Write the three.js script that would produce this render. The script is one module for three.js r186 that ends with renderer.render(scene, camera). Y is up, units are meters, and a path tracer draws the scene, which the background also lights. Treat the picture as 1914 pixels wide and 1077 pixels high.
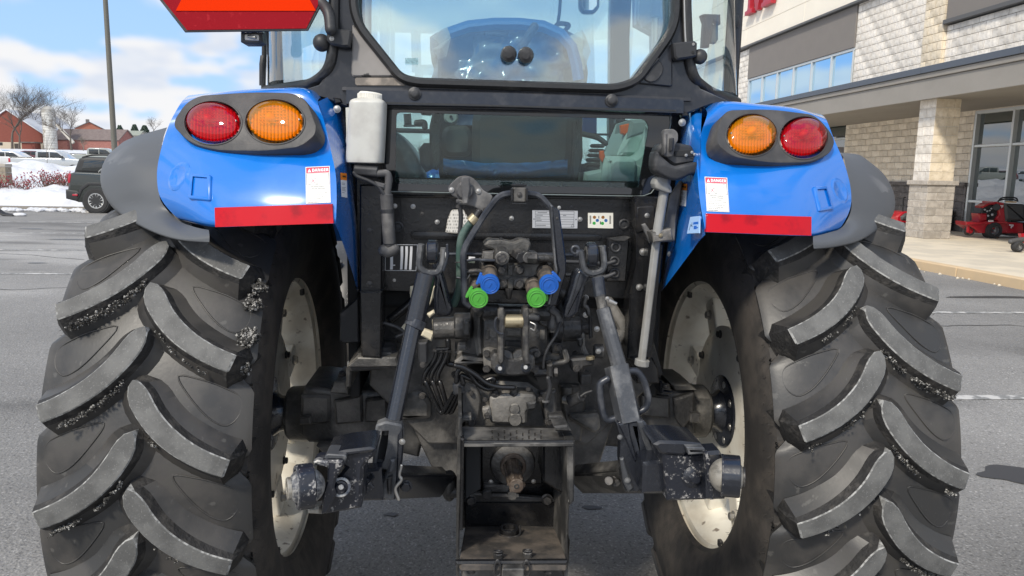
import * as THREE from 'three';
import { mergeGeometries, mergeVertices, toCreasedNormals } from 'three/addons/utils/BufferGeometryUtils.js';
import { RoundedBoxGeometry } from 'three/addons/geometries/RoundedBoxGeometry.js';
import { FontLoader } from 'three/addons/loaders/FontLoader.js';
import { TextGeometry } from 'three/addons/geometries/TextGeometry.js';

// ---------------------------------------------------------------- camera
const V = (x, y, z) => new THREE.Vector3(x, y, z);
const scene = new THREE.Scene();
const camera = new THREE.PerspectiveCamera(42.56, 1024 / 576, 0.05, 3000);
const CP = V(-0.1339, 1.4438, 2.137), YAW = 0.074, PITCH = 0.1513, ROLL = 0.0183, F = 1383;
const FW = V(Math.sin(YAW) * Math.cos(PITCH), -Math.sin(PITCH), -Math.cos(YAW) * Math.cos(PITCH));
const R0 = FW.clone().cross(V(0, 1, 0)).normalize(), U0 = R0.clone().cross(FW);
const RT = R0.clone().multiplyScalar(Math.cos(ROLL)).addScaledVector(U0, Math.sin(ROLL));
const UP = U0.clone().multiplyScalar(Math.cos(ROLL)).addScaledVector(R0, -Math.sin(ROLL));
camera.position.copy(CP); camera.up.copy(UP); camera.lookAt(CP.clone().add(FW));
scene.add(camera);

// ---------------------------------------------------------------- sky, sun, exposure
let seed = 7;
const rnd = () => { seed = (seed * 1664525 + 1013904223) >>> 0; return seed / 4294967296; };
const rr = (a, b) => a + (b - a) * rnd();
const mix = (a, b, t) => a + (b - a) * t, clamp = (x, a = 0, b = 1) => Math.min(b, Math.max(a, x));
const sst = (a, b, x) => { const t = clamp((x - a) / (b - a)); return t * t * (3 - 2 * t); };
const hash3 = (x, y, z) => { let h = Math.imul(x, 374761393) ^ Math.imul(y, 668265263) ^ Math.imul(z, 2147483647 ^ 1274126177); h = Math.imul(h ^ (h >>> 13), 1274126177); return ((h ^ (h >>> 16)) >>> 0) / 4294967296; };
function noise3(x, y, z) {
  const X = Math.floor(x), Y = Math.floor(y), Z = Math.floor(z); let u = x - X, v = y - Y, w = z - Z;
  u = u * u * (3 - 2 * u); v = v * v * (3 - 2 * v); w = w * w * (3 - 2 * w);
  const l = (a, b, t) => a + (b - a) * t, h = (i, j, k) => hash3(X + i, Y + j, Z + k);
  return l(l(l(h(0, 0, 0), h(1, 0, 0), u), l(h(0, 1, 0), h(1, 1, 0), u), v), l(l(h(0, 0, 1), h(1, 0, 1), u), l(h(0, 1, 1), h(1, 1, 1), u), v), w);
}
const fbm3 = (x, y, z, o = 5) => { let s = 0, a = 0.5, t = 0; for (let i = 0; i < o; i++) { s += a * noise3(x, y, z); t += a; a *= 0.5; x = x * 2.03 + 17; y = y * 2.03 + 5; z = z * 2.03 + 31; } return s / t; };
const SUN = V(-0.38, 0.68, 0.62).normalize();
{
  const w = 1536, h = 768, d = new Float32Array(w * h * 4);
  for (let j = 0; j < h; j++) for (let i = 0; i < w; i++) {
    const lat = ((j + 0.5) / h - 0.5) * Math.PI, lon = ((i + 0.5) / w - 0.5) * 2 * Math.PI;
    const y = Math.sin(lat), c = Math.cos(lat), x = c * Math.cos(lon), z = c * Math.sin(lon), k = (j * w + i) * 4;
    const e = Math.max(y, 0);
    const blue = [mix(0.6, 0.1, Math.pow(e, 0.5)), mix(0.83, 0.34, Math.pow(e, 0.5)), mix(1.04, 0.84, Math.pow(e, 0.6))];
    // cloud deck seen in perspective
    const q = 1 / (e + 0.16), px = x * q * 2.6, pz = z * q * 2.6;
    const n = fbm3(px + 62.9, 0.4 + e * 2.2, pz + 89.1, 6) - 0.02 * sst(0.09, 0.2, e) * sst(0.0, 0.5, -z);
    let cov = sst(0.435, 0.56, n + 0.13 * sst(0.14, 0.02, e) + 0.05 * sst(0.3, 0.7, e) + 0.05);
    const thick = sst(0.48, 0.74, fbm3(px * 1.1 + 62.8, 2.4, pz * 1.1 + 89.2, 5) + 0.04);
    const sd = clamp(x * SUN.x + y * SUN.y + z * SUN.z);
    const glow = 0.75 * Math.pow(sd, 10) + 0.3 * Math.pow(sd, 3);
    const lo = sst(0.5, 0.12, e); const cl = [mix(0.86, mix(0.52, 0.64, lo), thick), mix(0.855, mix(0.57, 0.7, lo), thick), mix(0.86, mix(0.67, 0.81, lo), thick)];
    for (let a = 0; a < 3; a++) {
      let v = mix(blue[a] * (1 + 0.35 * glow), cl[a] * (1 + glow), cov * 0.97);
      if (y < 0) v = mix(v, 0.3, sst(0, -0.08, y));
      d[k + a] = v;
    }
    d[k + 3] = 1;
  }
  const sky = new THREE.DataTexture(d, w, h, THREE.RGBAFormat, THREE.FloatType);
  sky.mapping = THREE.EquirectangularReflectionMapping; sky.magFilter = sky.minFilter = THREE.LinearFilter; sky.needsUpdate = true;
  scene.background = sky; scene.environment = sky; scene.environmentIntensity = 1; scene.backgroundIntensity = 1;
}
const sun = new THREE.DirectionalLight(new THREE.Color(1, 0.92, 0.79), 3.1);
sun.position.copy(SUN).multiplyScalar(60); sun.target.position.set(0, 0, 0); scene.add(sun, sun.target);
sun.castShadow = true; sun.shadow.radius = 13; sun.shadow.mapSize.set(4096, 4096);
Object.assign(sun.shadow.camera, { left: -45, right: 45, top: 45, bottom: -45, near: 1, far: 160 });
const renderer = new THREE.WebGLRenderer({ antialias: true });
renderer.setSize(1024, 576); renderer.shadowMap.enabled = true;
renderer.toneMapping = THREE.LinearToneMapping; renderer.toneMappingExposure = 1.1;

// ---------------------------------------------------------------- pixel rays (the photograph is 1914 x 1077) onto real planes
const ray = (px, py) => FW.clone().addScaledVector(RT, (px - 957) / F).addScaledVector(UP, -(py - 538.5) / F);
const onPlane = (px, py, n, p) => { const d = ray(px, py); return CP.clone().addScaledVector(d, (n.dot(p) - n.dot(CP)) / n.dot(d)); };
const P = (px, py, z) => { const d = ray(px, py); return CP.clone().addScaledVector(d, (z - CP.z) / d.z); };
const far = (px, py, dist) => CP.clone().addScaledVector(ray(px, py), dist);          // dist along the optical axis
const mpp = (px, py, z) => Math.abs((z - CP.z) / ray(px, py).z) / F;                   // metres per pixel at depth z
const crop = (ox, oy, s) => (...a) => { const o = []; for (let i = 0; i < a.length; i += 2) o.push([ox + a[i] / s, oy + a[i + 1] / s]); return o; };
const PX = crop(0, 0, 1), K2 = crop(280, 0, 2.504), K3 = crop(620, 0, 2.734), K4 = crop(620, 160, 3.589), K5 = crop(620, 330, 2.734), K6 = crop(480, 680, 2.713), K7 = crop(840, 680, 2.713), KM = crop(780, 420, 3.59), R4 = crop(1180, 0, 2.244), R7 = crop(1180, 160, 3.592), R8 = crop(1190, 0, 5.129), L8 = crop(480, 0, 5.384), R5 = crop(960, 160, 3.589);

// ---------------------------------------------------------------- objects and geometry helpers
const names = {};
const numbered = n => { const k = (names[n] = (names[n] || 0) + 1); return k === 1 ? n : n + '_' + String(k - 1).padStart(3, '0'); };
function uvBox(g) {               // uv in metres from the dominant axis of each face
  if (g.index) g = g.toNonIndexed();
  const p = g.attributes.position, uv = new Float32Array(p.count * 2), a = V(), b = V(), c = V(), n = V();
  for (let i = 0; i < p.count; i += 3) {
    a.fromBufferAttribute(p, i); b.fromBufferAttribute(p, i + 1); c.fromBufferAttribute(p, i + 2);
    n.copy(b).sub(a).cross(c.clone().sub(a)); const x = Math.abs(n.x), y = Math.abs(n.y), z = Math.abs(n.z);
    [a, b, c].forEach((q, k) => { const [u, v] = x > y && x > z ? [q.z, q.y] : y > z ? [q.x, q.z] : [q.x, q.y]; uv[(i + k) * 2] = u; uv[(i + k) * 2 + 1] = v; });
  }
  g.setAttribute('uv', new THREE.BufferAttribute(uv, 2)); return g;
}
function M(name, geo, mat, parent, label) {
  if (Array.isArray(geo)) geo = join(geo);
  if (!geo.userData.keepUV) geo = uvBox(geo);
  const m = new THREE.Mesh(geo, mat); m.name = numbered(name); m.castShadow = m.receiveShadow = true;
  if (label) m.userData.label = label;
  (parent || scene).add(m); return m;
}
function join(gs) {
  return mergeGeometries(gs.filter(Boolean).map(g => { g = g.index ? g.toNonIndexed() : g; const o = new THREE.BufferGeometry(); if (!g.attributes.normal) g.computeVertexNormals(); o.setAttribute('position', g.attributes.position); o.setAttribute('normal', g.attributes.normal); o.setAttribute('uv', g.attributes.uv || new THREE.BufferAttribute(new Float32Array(g.attributes.position.count * 2), 2)); return o; }));
}
function G(name, parent) { const g = new THREE.Group(); g.name = numbered(name); (parent || scene).add(g); return g; }
function tag(o, label, category, group) { o.userData.label = label; o.userData.category = category; if (group) o.userData.group = group; return o; }
function struct(o) { o.userData.kind = 'structure'; return o; }
// a plane in space with its own two axes
function pl(n, p) { n = n.clone().normalize(); const U = V(1, 0, 0).addScaledVector(n, -n.x); if (U.lengthSq() < 0.02) U.set(0, 0, 1).addScaledVector(n, -n.z); U.normalize(); if (Math.abs(n.x) > 0.9 && n.x > 0) U.negate(); const W = n.clone().cross(U); return { n, p: p.clone(), U, W }; }
const zp = z => pl(V(0, 0, 1), V(0, 0, z));
const p3 = (a, b, c) => { const n = b.clone().sub(a).cross(c.clone().sub(a)).normalize(); if (n.dot(CP.clone().sub(a)) < 0) n.negate(); return pl(n, a); };
const to2 = (q, px, py) => { const v = onPlane(px, py, q.n, q.p).sub(q.p); return new THREE.Vector2(v.dot(q.U), v.dot(q.W)); };
function roundPath(pts, r, path) {
  const n = pts.length;
  for (let i = 0; i < n; i++) {
    const p = pts[i], a = pts[(i + n - 1) % n], b = pts[(i + 1) % n], da = a.clone().sub(p), db = b.clone().sub(p), k = Math.min(r, da.length() * 0.48, db.length() * 0.48);
    const s = p.clone().add(da.setLength(k)), e = p.clone().add(db.setLength(k));
    i ? path.lineTo(s.x, s.y) : path.moveTo(s.x, s.y); path.quadraticCurveTo(p.x, p.y, e.x, e.y);
  }
  path.closePath(); return path;
}
const ell = (cx, cy, rx, ry = rx, n = 28, rot = 0) => Array.from({ length: n }, (_, i) => { const t = i / n * 2 * Math.PI, x = rx * Math.cos(t), y = ry * Math.sin(t); return [cx + x * Math.cos(rot) - y * Math.sin(rot), cy + x * Math.sin(rot) + y * Math.cos(rot)]; });
// outline given in pixels on a real plane, extruded away from the viewer by d
function ext(q, pts, o = {}) {
  if (typeof q === 'number') q = zp(q);
  const { d = 0.01, bv = Math.min(0.002, d * 0.3), r = 0, holes = [], crease = 0.6, seg = 1 } = o;
  const sh = pts[0].isVector2 ? pts : pts.map(a => to2(q, a[0], a[1]));
  const mk = (P2, path) => r ? roundPath(P2, r, path) : path.setFromPoints(P2);
  const s = mk(sh, new THREE.Shape());
  for (const h of holes) { const hp = h.map(a => to2(q, a[0], a[1])); s.holes.push(o.hr ? roundPath(hp, o.hr, new THREE.Path()) : new THREE.Path().setFromPoints(hp)); }
  let g = new THREE.ExtrudeGeometry(s, { depth: Math.max(1e-4, d - 2 * bv), bevelEnabled: bv > 0, bevelThickness: bv, bevelSize: bv, bevelOffset: -bv, bevelSegments: seg, curveSegments: 6, steps: 1 });
  g.translate(0, 0, -(d - bv)); // front face on the plane
  g.applyMatrix4(new THREE.Matrix4().makeBasis(q.U, q.W, q.n).setPosition(q.p));
  return toCreasedNormals(g, crease);
}
function lathe(prof, a, b, seg = 20) {      // profile [r, t] with t in metres from a towards b
  const g = new THREE.LatheGeometry(prof.map(([r, t]) => new THREE.Vector2(Math.max(r, 1e-5), t)), seg);
  const m = new THREE.Matrix4().makeRotationFromQuaternion(new THREE.Quaternion().setFromUnitVectors(V(0, 1, 0), b.clone().sub(a).normalize())).setPosition(a);
  return toCreasedNormals(g.applyMatrix4(m), 0.65);
}
function cyl(a, b, r1, r2 = r1, seg = 18, ch = Math.min(r1, r2) * 0.12) { const L = a.distanceTo(b); ch = Math.min(ch, L * 0.3); return lathe([[0, 0], [r1 - ch, 0], [r1, ch], [r2, L - ch], [r2 - ch, L], [0, L]], a, b, seg); }
function ring(a, b, ro, ri, seg = 24) { const L = a.distanceTo(b), c = Math.min((ro - ri) * 0.2, L * 0.2); return lathe([[ri, 0], [ro - c, 0], [ro, c], [ro, L - c], [ro - c, L], [ri, L], [ri, 0]], a, b, seg); }
const cylPx = (a, b, r1, r2, seg) => cyl(P(...a), P(...b), r1, r2, seg);
function tube(pts, r, o = {}) {
  const c = new THREE.CatmullRomCurve3(pts.map(p => p.isVector3 ? p : P(...p)), !!o.closed, o.type || 'centripetal');
  const n = o.n || Math.max(12, pts.length * 8), g = new THREE.TubeGeometry(c, n, r, o.seg || 10, !!o.closed);
  if (o.closed) return g;
  const caps = [0, 1].map(t => { const s = new THREE.SphereGeometry(r, o.seg || 10, 6); const p = c.getPoint(t); return s.translate(p.x, p.y, p.z); });
  return join([g, ...caps]);
}
// polyline with rounded corners for bent tubes
function bent(pts, rad, k = 5) {
  pts = pts.map(p => p.isVector3 ? p : P(...p)); const out = [pts[0]];
  for (let i = 1; i < pts.length - 1; i++) {
    const p = pts[i], da = pts[i - 1].clone().sub(p), db = pts[i + 1].clone().sub(p), r = Math.min(rad, da.length() * 0.48, db.length() * 0.48);
    const s = p.clone().add(da.setLength(r)), e = p.clone().add(db.setLength(r));
    for (let j = 0; j <= k; j++) { const t = j / k; out.push(s.clone().multiplyScalar((1 - t) * (1 - t)).addScaledVector(p, 2 * t * (1 - t)).addScaledVector(e, t * t)); }
  }
  out.push(pts[pts.length - 1]); return out;
}
// sweep a section (list of [b, n]) along points; nref gives the direction of n
function sweep(pts, sec, nref, closedLoop = false) {
  const n = pts.length, m = sec.length, pos = [], idx = [];
  for (let i = 0; i < n; i++) {
    const a = pts[closedLoop ? (i + n - 1) % n : Math.max(0, i - 1)], b = pts[closedLoop ? (i + 1) % n : Math.min(n - 1, i + 1)];
    const T = b.clone().sub(a).normalize(), N0 = (typeof nref === 'function' ? nref(i, pts[i]) : nref).clone(), B = T.clone().cross(N0).normalize(), N = B.clone().cross(T);
    for (const [x, y] of sec) { const p = pts[i].clone().addScaledVector(B, x).addScaledVector(N, y); pos.push(p.x, p.y, p.z); }
  }
  const last = closedLoop ? n : n - 1;
  for (let i = 0; i < last; i++) for (let j = 0; j < m; j++) { const a = i * m + j, b = i * m + (j + 1) % m, c = ((i + 1) % n) * m + j, d = ((i + 1) % n) * m + (j + 1) % m; idx.push(a, c, b, b, c, d); }
  if (!closedLoop) { for (let j = 1; j < m - 1; j++) { idx.push(0, j, j + 1); idx.push((n - 1) * m, (n - 1) * m + j + 1, (n - 1) * m + j); } }
  const g = new THREE.BufferGeometry(); g.setAttribute('position', new THREE.Float32BufferAttribute(pos, 3)); g.setIndex(idx);
  return toCreasedNormals(g, 0.7);
}
const circ = (r, n = 10) => Array.from({ length: n }, (_, i) => [r * Math.cos(i / n * 6.2832), r * Math.sin(i / n * 6.2832)]);
const flat = (w, t, c = 0.25) => { const b = Math.min(w, t) * c; return [[-w / 2, -t / 2 + b], [-w / 2 + b, -t / 2], [w / 2 - b, -t / 2], [w / 2, -t / 2 + b], [w / 2, t / 2 - b], [w / 2 - b, t / 2], [-w / 2 + b, t / 2], [-w / 2, t / 2 - b]]; };
// smooth sheet through a net of control points (rows of Vector3), with a second skin behind it
function sheet(rows, o = {}) {
  const { nu = 6, nv = 6, crease = 0.9 } = o;
  const cr = (a, b, c, d, t) => { const f = k => 0.5 * (2 * b[k] + (c[k] - a[k]) * t + (2 * a[k] - 5 * b[k] + 4 * c[k] - d[k]) * t * t + (3 * b[k] - a[k] - 3 * c[k] + d[k]) * t * t * t); return V(f('x'), f('y'), f('z')); };
  const dense = (L, n) => { const out = []; for (let i = 0; i < L.length - 1; i++) { const a = L[Math.max(0, i - 1)], b = L[i], c = L[i + 1], d = L[Math.min(L.length - 1, i + 2)]; for (let k = 0; k < n; k++) out.push(cr(a, b, c, d, k / n)); } out.push(L[L.length - 1].clone()); return out; };
  const wide = rows.map(r => dense(r, nu)), cols = wide[0].length, grid = []; for (let j = 0; j < cols; j++) grid.push(dense(wide.map(r => r[j]), nv));
  const H = grid[0].length, pos = [], idx = [];
  for (let j = 0; j < cols; j++) for (let i = 0; i < H; i++) pos.push(grid[j][i].x, grid[j][i].y, grid[j][i].z);
  for (let j = 0; j < cols - 1; j++) for (let i = 0; i < H - 1; i++) { const a = j * H + i, b = a + 1, c = a + H, d = c + 1; idx.push(a, b, c, b, d, c); }
  const g = new THREE.BufferGeometry(); g.setAttribute('position', new THREE.Float32BufferAttribute(pos, 3)); g.setIndex(idx); g.computeVertexNormals();
  return g;
}
const box = (x, y, z, r = 0.004) => new RoundedBoxGeometry(x, y, z, 2, Math.min(r, x * 0.3, y * 0.3, z * 0.3));
const boxAt = (p, x, y, z, r, ry = 0) => { const g = box(x, y, z, r); if (ry) g.rotateY(ry); return g.translate(p.x, p.y, p.z); };
// box covering a pixel rectangle with its front on depth z
function boxPx(x0, y0, x1, y1, z, d, r = 0.005) { const a = P((x0 + x1) / 2, (y0 + y1) / 2, z), k = mpp((x0 + x1) / 2, (y0 + y1) / 2, z); return box((x1 - x0) * k, (y1 - y0) * k, d, r).translate(a.x, a.y, a.z - d / 2); }
const boltGeo = {};
function bolt(px, py, z, rpx, mat, parent, o = {}) {      // hex head with washer, axis n
  const r = o.r || rpx * mpp(px, py, z), n = (o.n || V(0, 0, 1)).clone().normalize(), key = r.toFixed(4) + (o.round ? 'r' : '');
  if (!boltGeo[key]) {
    const w = lathe([[0, 0], [r * 0.98, 0], [r, r * 0.08], [r, r * 0.2], [r * 0.9, r * 0.26], [0, r * 0.26]], V(0, 0, 0), V(0, 1, 0), 16);
    const h = o.round ? lathe([[r * 0.75, r * 0.2], [r * 0.7, r * 0.5], [r * 0.4, r * 0.72], [0, r * 0.78]], V(0, 0, 0), V(0, 1, 0), 16) : cyl(V(0, r * 0.2, 0), V(0, r * 0.95, 0), r * 0.78, r * 0.78, 6);
    boltGeo[key] = uvBox(join([w, h])); boltGeo[key].userData.keepUV = true;
  }
  const m = M(o.name || 'bolt', boltGeo[key], mat, parent); const p = o.p || P(px, py, z); m.position.copy(p);
  m.quaternion.setFromUnitVectors(V(0, 1, 0), n); m.rotateY(px * 0.7); return m;
}

// ---------------------------------------------------------------- procedural textures and materials
const s2 = v => Math.round(255 * (v <= 0.0031308 ? 12.92 * v : 1.055 * Math.pow(clamp(v), 1 / 2.4) - 0.055));
function tile(x, y, per, s) {          // tileable value noise, period `per` cells
  const X = Math.floor(x), Y = Math.floor(y); let u = x - X, v = y - Y; u = u * u * (3 - 2 * u); v = v * v * (3 - 2 * v);
  const h = (i, j) => hash3(((X + i) % per + per) % per, ((Y + j) % per + per) % per, s);
  return mix(mix(h(0, 0), h(1, 0), u), mix(h(0, 1), h(1, 1), u), v);
}
const tf = (x, y, per, s, o = 5) => { let a = 0.5, t = 0, r = 0; for (let i = 0; i < o; i++) { r += a * tile(x * per, y * per, per, s + i * 13); t += a; a *= 0.55; per *= 2; } return r / t; };
function tex(n, metres, fn, srgb = true) {
  const d = new Uint8Array(n * n * 4);
  for (let j = 0; j < n; j++) for (let i = 0; i < n; i++) { const c = fn(i / n, j / n), k = (j * n + i) * 4; for (let a = 0; a < 3; a++) d[k + a] = srgb ? s2(c[a]) : Math.round(clamp(c[a]) * 255); d[k + 3] = 255; }
  const t = new THREE.DataTexture(d, n, n); t.wrapS = t.wrapT = THREE.RepeatWrapping; t.magFilter = THREE.LinearFilter; t.minFilter = THREE.LinearMipmapLinearFilter;
  if (srgb) t.colorSpace = THREE.SRGBColorSpace; t.repeat.set(1 / metres, 1 / metres); t.needsUpdate = true; return t;
}
const lerp3 = (a, b, t) => [mix(a[0], b[0], t), mix(a[1], b[1], t), mix(a[2], b[2], t)];
const gray = v => [v, v, v];
const C = (r, g, b) => new THREE.Color().setRGB(r, g, b);
const mt = (o, c) => { const m = new THREE.MeshPhysicalMaterial(o); if (c) m.color.setRGB(...c); m.side = THREE.DoubleSide; return m; };
const fineBump = tex(256, 0.12, (x, y) => gray(tf(x, y, 24, 5, 4)), false);
const castBump = tex(256, 0.09, (x, y) => gray(tf(x, y, 16, 9, 5)), false);
const roughVar = tex(256, 0.35, (x, y) => { const v = 0.35 + 0.5 * tf(x, y, 6, 77, 6); return [v, v, v]; }, false);
// black painted metal with pale brown road dust
const dusty = (base, dust, lo, hi, s, m = 0.45) => tex(512, m, (x, y) => { const f = tf(x, y, 5, s, 7), sp = Math.pow(tf(x, y, 60, s + 3, 3), 3); return lerp3(base, dust, clamp(sst(lo, hi, f) * 0.8 + sp * 0.25)); });
const blackPaint = mt({ roughness: 0.42, map: dusty([0.009, 0.0095, 0.011], [0.045, 0.041, 0.037], 0.56, 0.85, 11), roughnessMap: roughVar, bumpMap: fineBump, bumpScale: 0.0003 });
const blackGloss = mt({ roughness: 0.22, map: dusty([0.012, 0.014, 0.02], [0.05, 0.055, 0.065], 0.58, 0.85, 23, 0.3), bumpMap: fineBump, bumpScale: 0.0002, clearcoat: 0.4, clearcoatRoughness: 0.2 });
const castBlack = mt({ roughness: 0.34, map: dusty([0.027, 0.027, 0.028], [0.16, 0.153, 0.143], 0.44, 0.82, 31), bumpMap: castBump, bumpScale: 0.0011 });
const castDusty = mt({ roughness: 0.5, map: dusty([0.048, 0.047, 0.045], [0.25, 0.236, 0.215], 0.42, 0.8, 37), bumpMap: castBump, bumpScale: 0.0012 });
const steelDusty = mt({ roughness: 0.5, map: dusty([0.024, 0.024, 0.024], [0.17, 0.162, 0.15], 0.4, 0.8, 41, 0.25) });
const cabPaint = mt({ roughness: 0.33, map: dusty([0.021, 0.023, 0.029], [0.1, 0.095, 0.09], 0.6, 0.86, 53, 0.6), roughnessMap: roughVar });
const cabDust = mt({ roughness: 0.55, map: tex(512, 0.22, (x, y) => { const f = tf(x, y, 7, 61, 6); return lerp3(lerp3([0.2, 0.19, 0.18], [0.3, 0.28, 0.265], tf(x, y, 4, 63, 4)), [0.03, 0.03, 0.03], sst(0.6, 0.68, f)); }) });
const sealRubber = mt({ roughness: 0.45, map: dusty([0.02, 0.021, 0.023], [0.09, 0.085, 0.08], 0.6, 0.85, 67, 0.3) });
const steelRod = mt({ roughness: 0.34, metalness: 0.2, map: dusty([0.026, 0.03, 0.04], [0.13, 0.135, 0.145], 0.42, 0.85, 71, 0.2) });
const greyRod = mt({ roughness: 0.5, map: dusty([0.3, 0.3, 0.29], [0.2, 0.19, 0.17], 0.4, 0.8, 73, 0.25) });
const scraped = mt({ roughness: 0.4, map: tex(512, 0.2, (x, y) => { const f = tf(x, y, 12, 83, 6), g = tf(x, y, 60, 85, 4); return lerp3([0.011, 0.013, 0.02], [0.3, 0.29, 0.28], sst(0.56, 0.72, f * 0.5 + g * 0.5)); }), bumpMap: castBump, bumpScale: 0.0006, clearcoat: 0.25 });
const scrapedMore = mt({ roughness: 0.38, metalness: 0.35, map: tex(512, 0.16, (x, y) => { const f = tf(x, y, 12, 93, 6), g = tf(x, y, 64, 95, 4); return lerp3([0.06, 0.065, 0.08], [0.36, 0.355, 0.34], sst(0.34, 0.68, f * 0.7 + g * 0.3)); }), bumpMap: castBump, bumpScale: 0.001 });
const forkSteel = mt({ roughness: 0.4, metalness: 0.2, map: dusty([0.06, 0.064, 0.072], [0.2, 0.2, 0.2], 0.4, 0.8, 75, 0.12) });
const ballWorn = mt({ roughness: 0.35, metalness: 0.3, map: dusty([0.34, 0.32, 0.28], [0.15, 0.14, 0.12], 0.45, 0.72, 105, 0.08) });
const zinc = mt({ roughness: 0.4, metalness: 0.85 }, [0.42, 0.41, 0.39]);
const boltDark = mt({ roughness: 0.45, metalness: 0.3, map: dusty([0.03, 0.03, 0.032], [0.14, 0.13, 0.12], 0.5, 0.8, 99, 0.1) });
const brass = mt({ roughness: 0.4, metalness: 0.7, map: dusty([0.42, 0.36, 0.24], [0.2, 0.15, 0.09], 0.5, 0.75, 101, 0.1) });
const rusty = mt({ roughness: 0.6, metalness: 0.3, map: dusty([0.085, 0.062, 0.048], [0.19, 0.155, 0.125], 0.45, 0.75, 103, 0.1), bumpMap: castBump, bumpScale: 0.0005 });
const bluePaint = mt({ roughness: 0.24, clearcoat: 1, clearcoatRoughness: 0.06, map: tex(512, 0.9, (x, y) => lerp3([0.001, 0.155, 0.6], [0.03, 0.2, 0.62], Math.pow(sst(0.55, 0.8, tf(x, y, 6, 113, 7)), 2) * 0.5)) });
const flareGrey = mt({ roughness: 0.5, map: tex(512, 0.7, (x, y) => { const f = tf(x, y, 5, 121, 6), g = tf(x, y * 6 % 1, 40, 123, 3); return lerp3([0.08, 0.086, 0.096], [0.18, 0.185, 0.19], sst(0.62, 0.85, f) * 0.6 + sst(0.8, 0.9, g) * 0.15); }) });
const panelGrey = mt({ roughness: 0.55, map: dusty([0.045, 0.045, 0.047], [0.085, 0.08, 0.078], 0.45, 0.8, 127, 0.3), bumpMap: fineBump, bumpScale: 0.0003 });
const plasticBlack = mt({ roughness: 0.5, map: dusty([0.026, 0.027, 0.03], [0.085, 0.085, 0.088], 0.5, 0.85, 131, 0.2) });
const plasticDusty = mt({ roughness: 0.62, map: dusty([0.075, 0.075, 0.078], [0.2, 0.195, 0.19], 0.4, 0.8, 133, 0.15) });
const redRefl = mt({ roughness: 0.4, specularIntensity: 0.5, map: tex(512, 0.3, (x, y) => lerp3([0.5, 0.004, 0.014], [0.3, 0.003, 0.012], sst(0.45, 0.8, tf(x, y, 9, 141, 6)))) });
const redBorder = mt({ roughness: 0.6, specularIntensity: 0.25, map: tex(512, 0.3, (x, y) => lerp3([0.28, 0.002, 0.01], [0.36, 0.012, 0.02], sst(0.66, 0.8, tf(x, y, 40, 143, 4)))) });
const orangeFluor = mt({ roughness: 0.8, specularIntensity: 0.15 }, [0.75, 0.03, 0.0]);
const rimCream = mt({ roughness: 0.42, map: tex(512, 0.5, (x, y) => { const f = tf(x, y, 5, 151, 7), g = tf(x, y, 18, 153, 4); return lerp3(lerp3([0.8, 0.77, 0.68], [0.62, 0.57, 0.48], sst(0.4, 0.75, f)), [0.25, 0.21, 0.17], sst(0.7, 0.82, g)); }) });
const bottleWhite = mt({ roughness: 0.4, transmission: 0.0, sheen: 0.2, map: dusty([0.56, 0.56, 0.52], [0.45, 0.44, 0.41], 0.5, 0.8, 161, 0.3) });
const whitePlastic = mt({ roughness: 0.5 }, [0.76, 0.74, 0.68]);
const capBlue = mt({ roughness: 0.4 }, [0.012, 0.1, 0.42]), capGreen = mt({ roughness: 0.4 }, [0.075, 0.34, 0.045]);
const hoseGreen = mt({ roughness: 0.55, map: dusty([0.05, 0.1, 0.085], [0.12, 0.17, 0.15], 0.4, 0.8, 171, 0.1) });
const couplerBrown = mt({ roughness: 0.7, map: dusty([0.045, 0.04, 0.036], [0.16, 0.13, 0.105], 0.38, 0.7, 173, 0.1) });
const creamPlastic = mt({ roughness: 0.5 }, [0.62, 0.56, 0.42]);
const orangePlastic = mt({ roughness: 0.45 }, [0.85, 0.12, 0.012]);
const consoleGrey = mt({ roughness: 0.6 }, [0.44, 0.52, 0.49]);
const seatBlack = mt({ roughness: 0.6, bumpMap: fineBump, bumpScale: 0.0004 }, [0.025, 0.027, 0.027]);
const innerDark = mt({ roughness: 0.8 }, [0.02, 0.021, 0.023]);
const wrapGrey = mt({ roughness: 0.2, clearcoat: 0.8, clearcoatRoughness: 0.06, map: tex(256, 0.5, (x, y) => lerp3([0.13, 0.135, 0.13], [0.035, 0.07, 0.14], sst(0.5, 0.62, tf(x, y, 5, 241, 6)))) });
const wrapBlue = mt({ roughness: 0.16, clearcoat: 1, clearcoatRoughness: 0.05 }, [0.035, 0.16, 0.4]);
const wrapClear = mt({ roughness: 0.2, transmission: 0.55, thickness: 0, ior: 1.5 }, [0.85, 0.85, 0.8]);
const glassTeal = mt({ roughness: 0.0, transmission: 1, thickness: 0, ior: 2.45 }, [0.86, 0.96, 0.965]);
const glassFrit = mt({ roughness: 0.06, clearcoat: 0.6, clearcoatRoughness: 0.03 }, [0.008, 0.009, 0.01]);
const glassBuilding = mt({ roughness: 0.01, metalness: 0, clearcoat: 1, clearcoatRoughness: 0.0, ior: 2.3 }, [0.012, 0.03, 0.03]);
const glassUpper = mt({ roughness: 0.01, metalness: 1 }, [0.5, 0.7, 0.86]);
const rubberTex = tex(512, 0.35, (x, y) => { const f = tf(x, y, 5, 181, 7), s = tf(x, y, 70, 183, 3), w = tf(x, y, 14, 185, 5); let c = lerp3([0.03, 0.0295, 0.029], [0.058, 0.054, 0.05], sst(0.35, 0.7, f)); c = lerp3(c, [0.14, 0.14, 0.135], sst(0.8, 0.9, s) * 0.3); return lerp3(c, [0.15, 0.145, 0.135], sst(0.74, 0.8, w) * 0.3); });
const rubber = mt({ roughness: 0.42, map: rubberTex, bumpMap: fineBump, bumpScale: 0.00012 });
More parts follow.
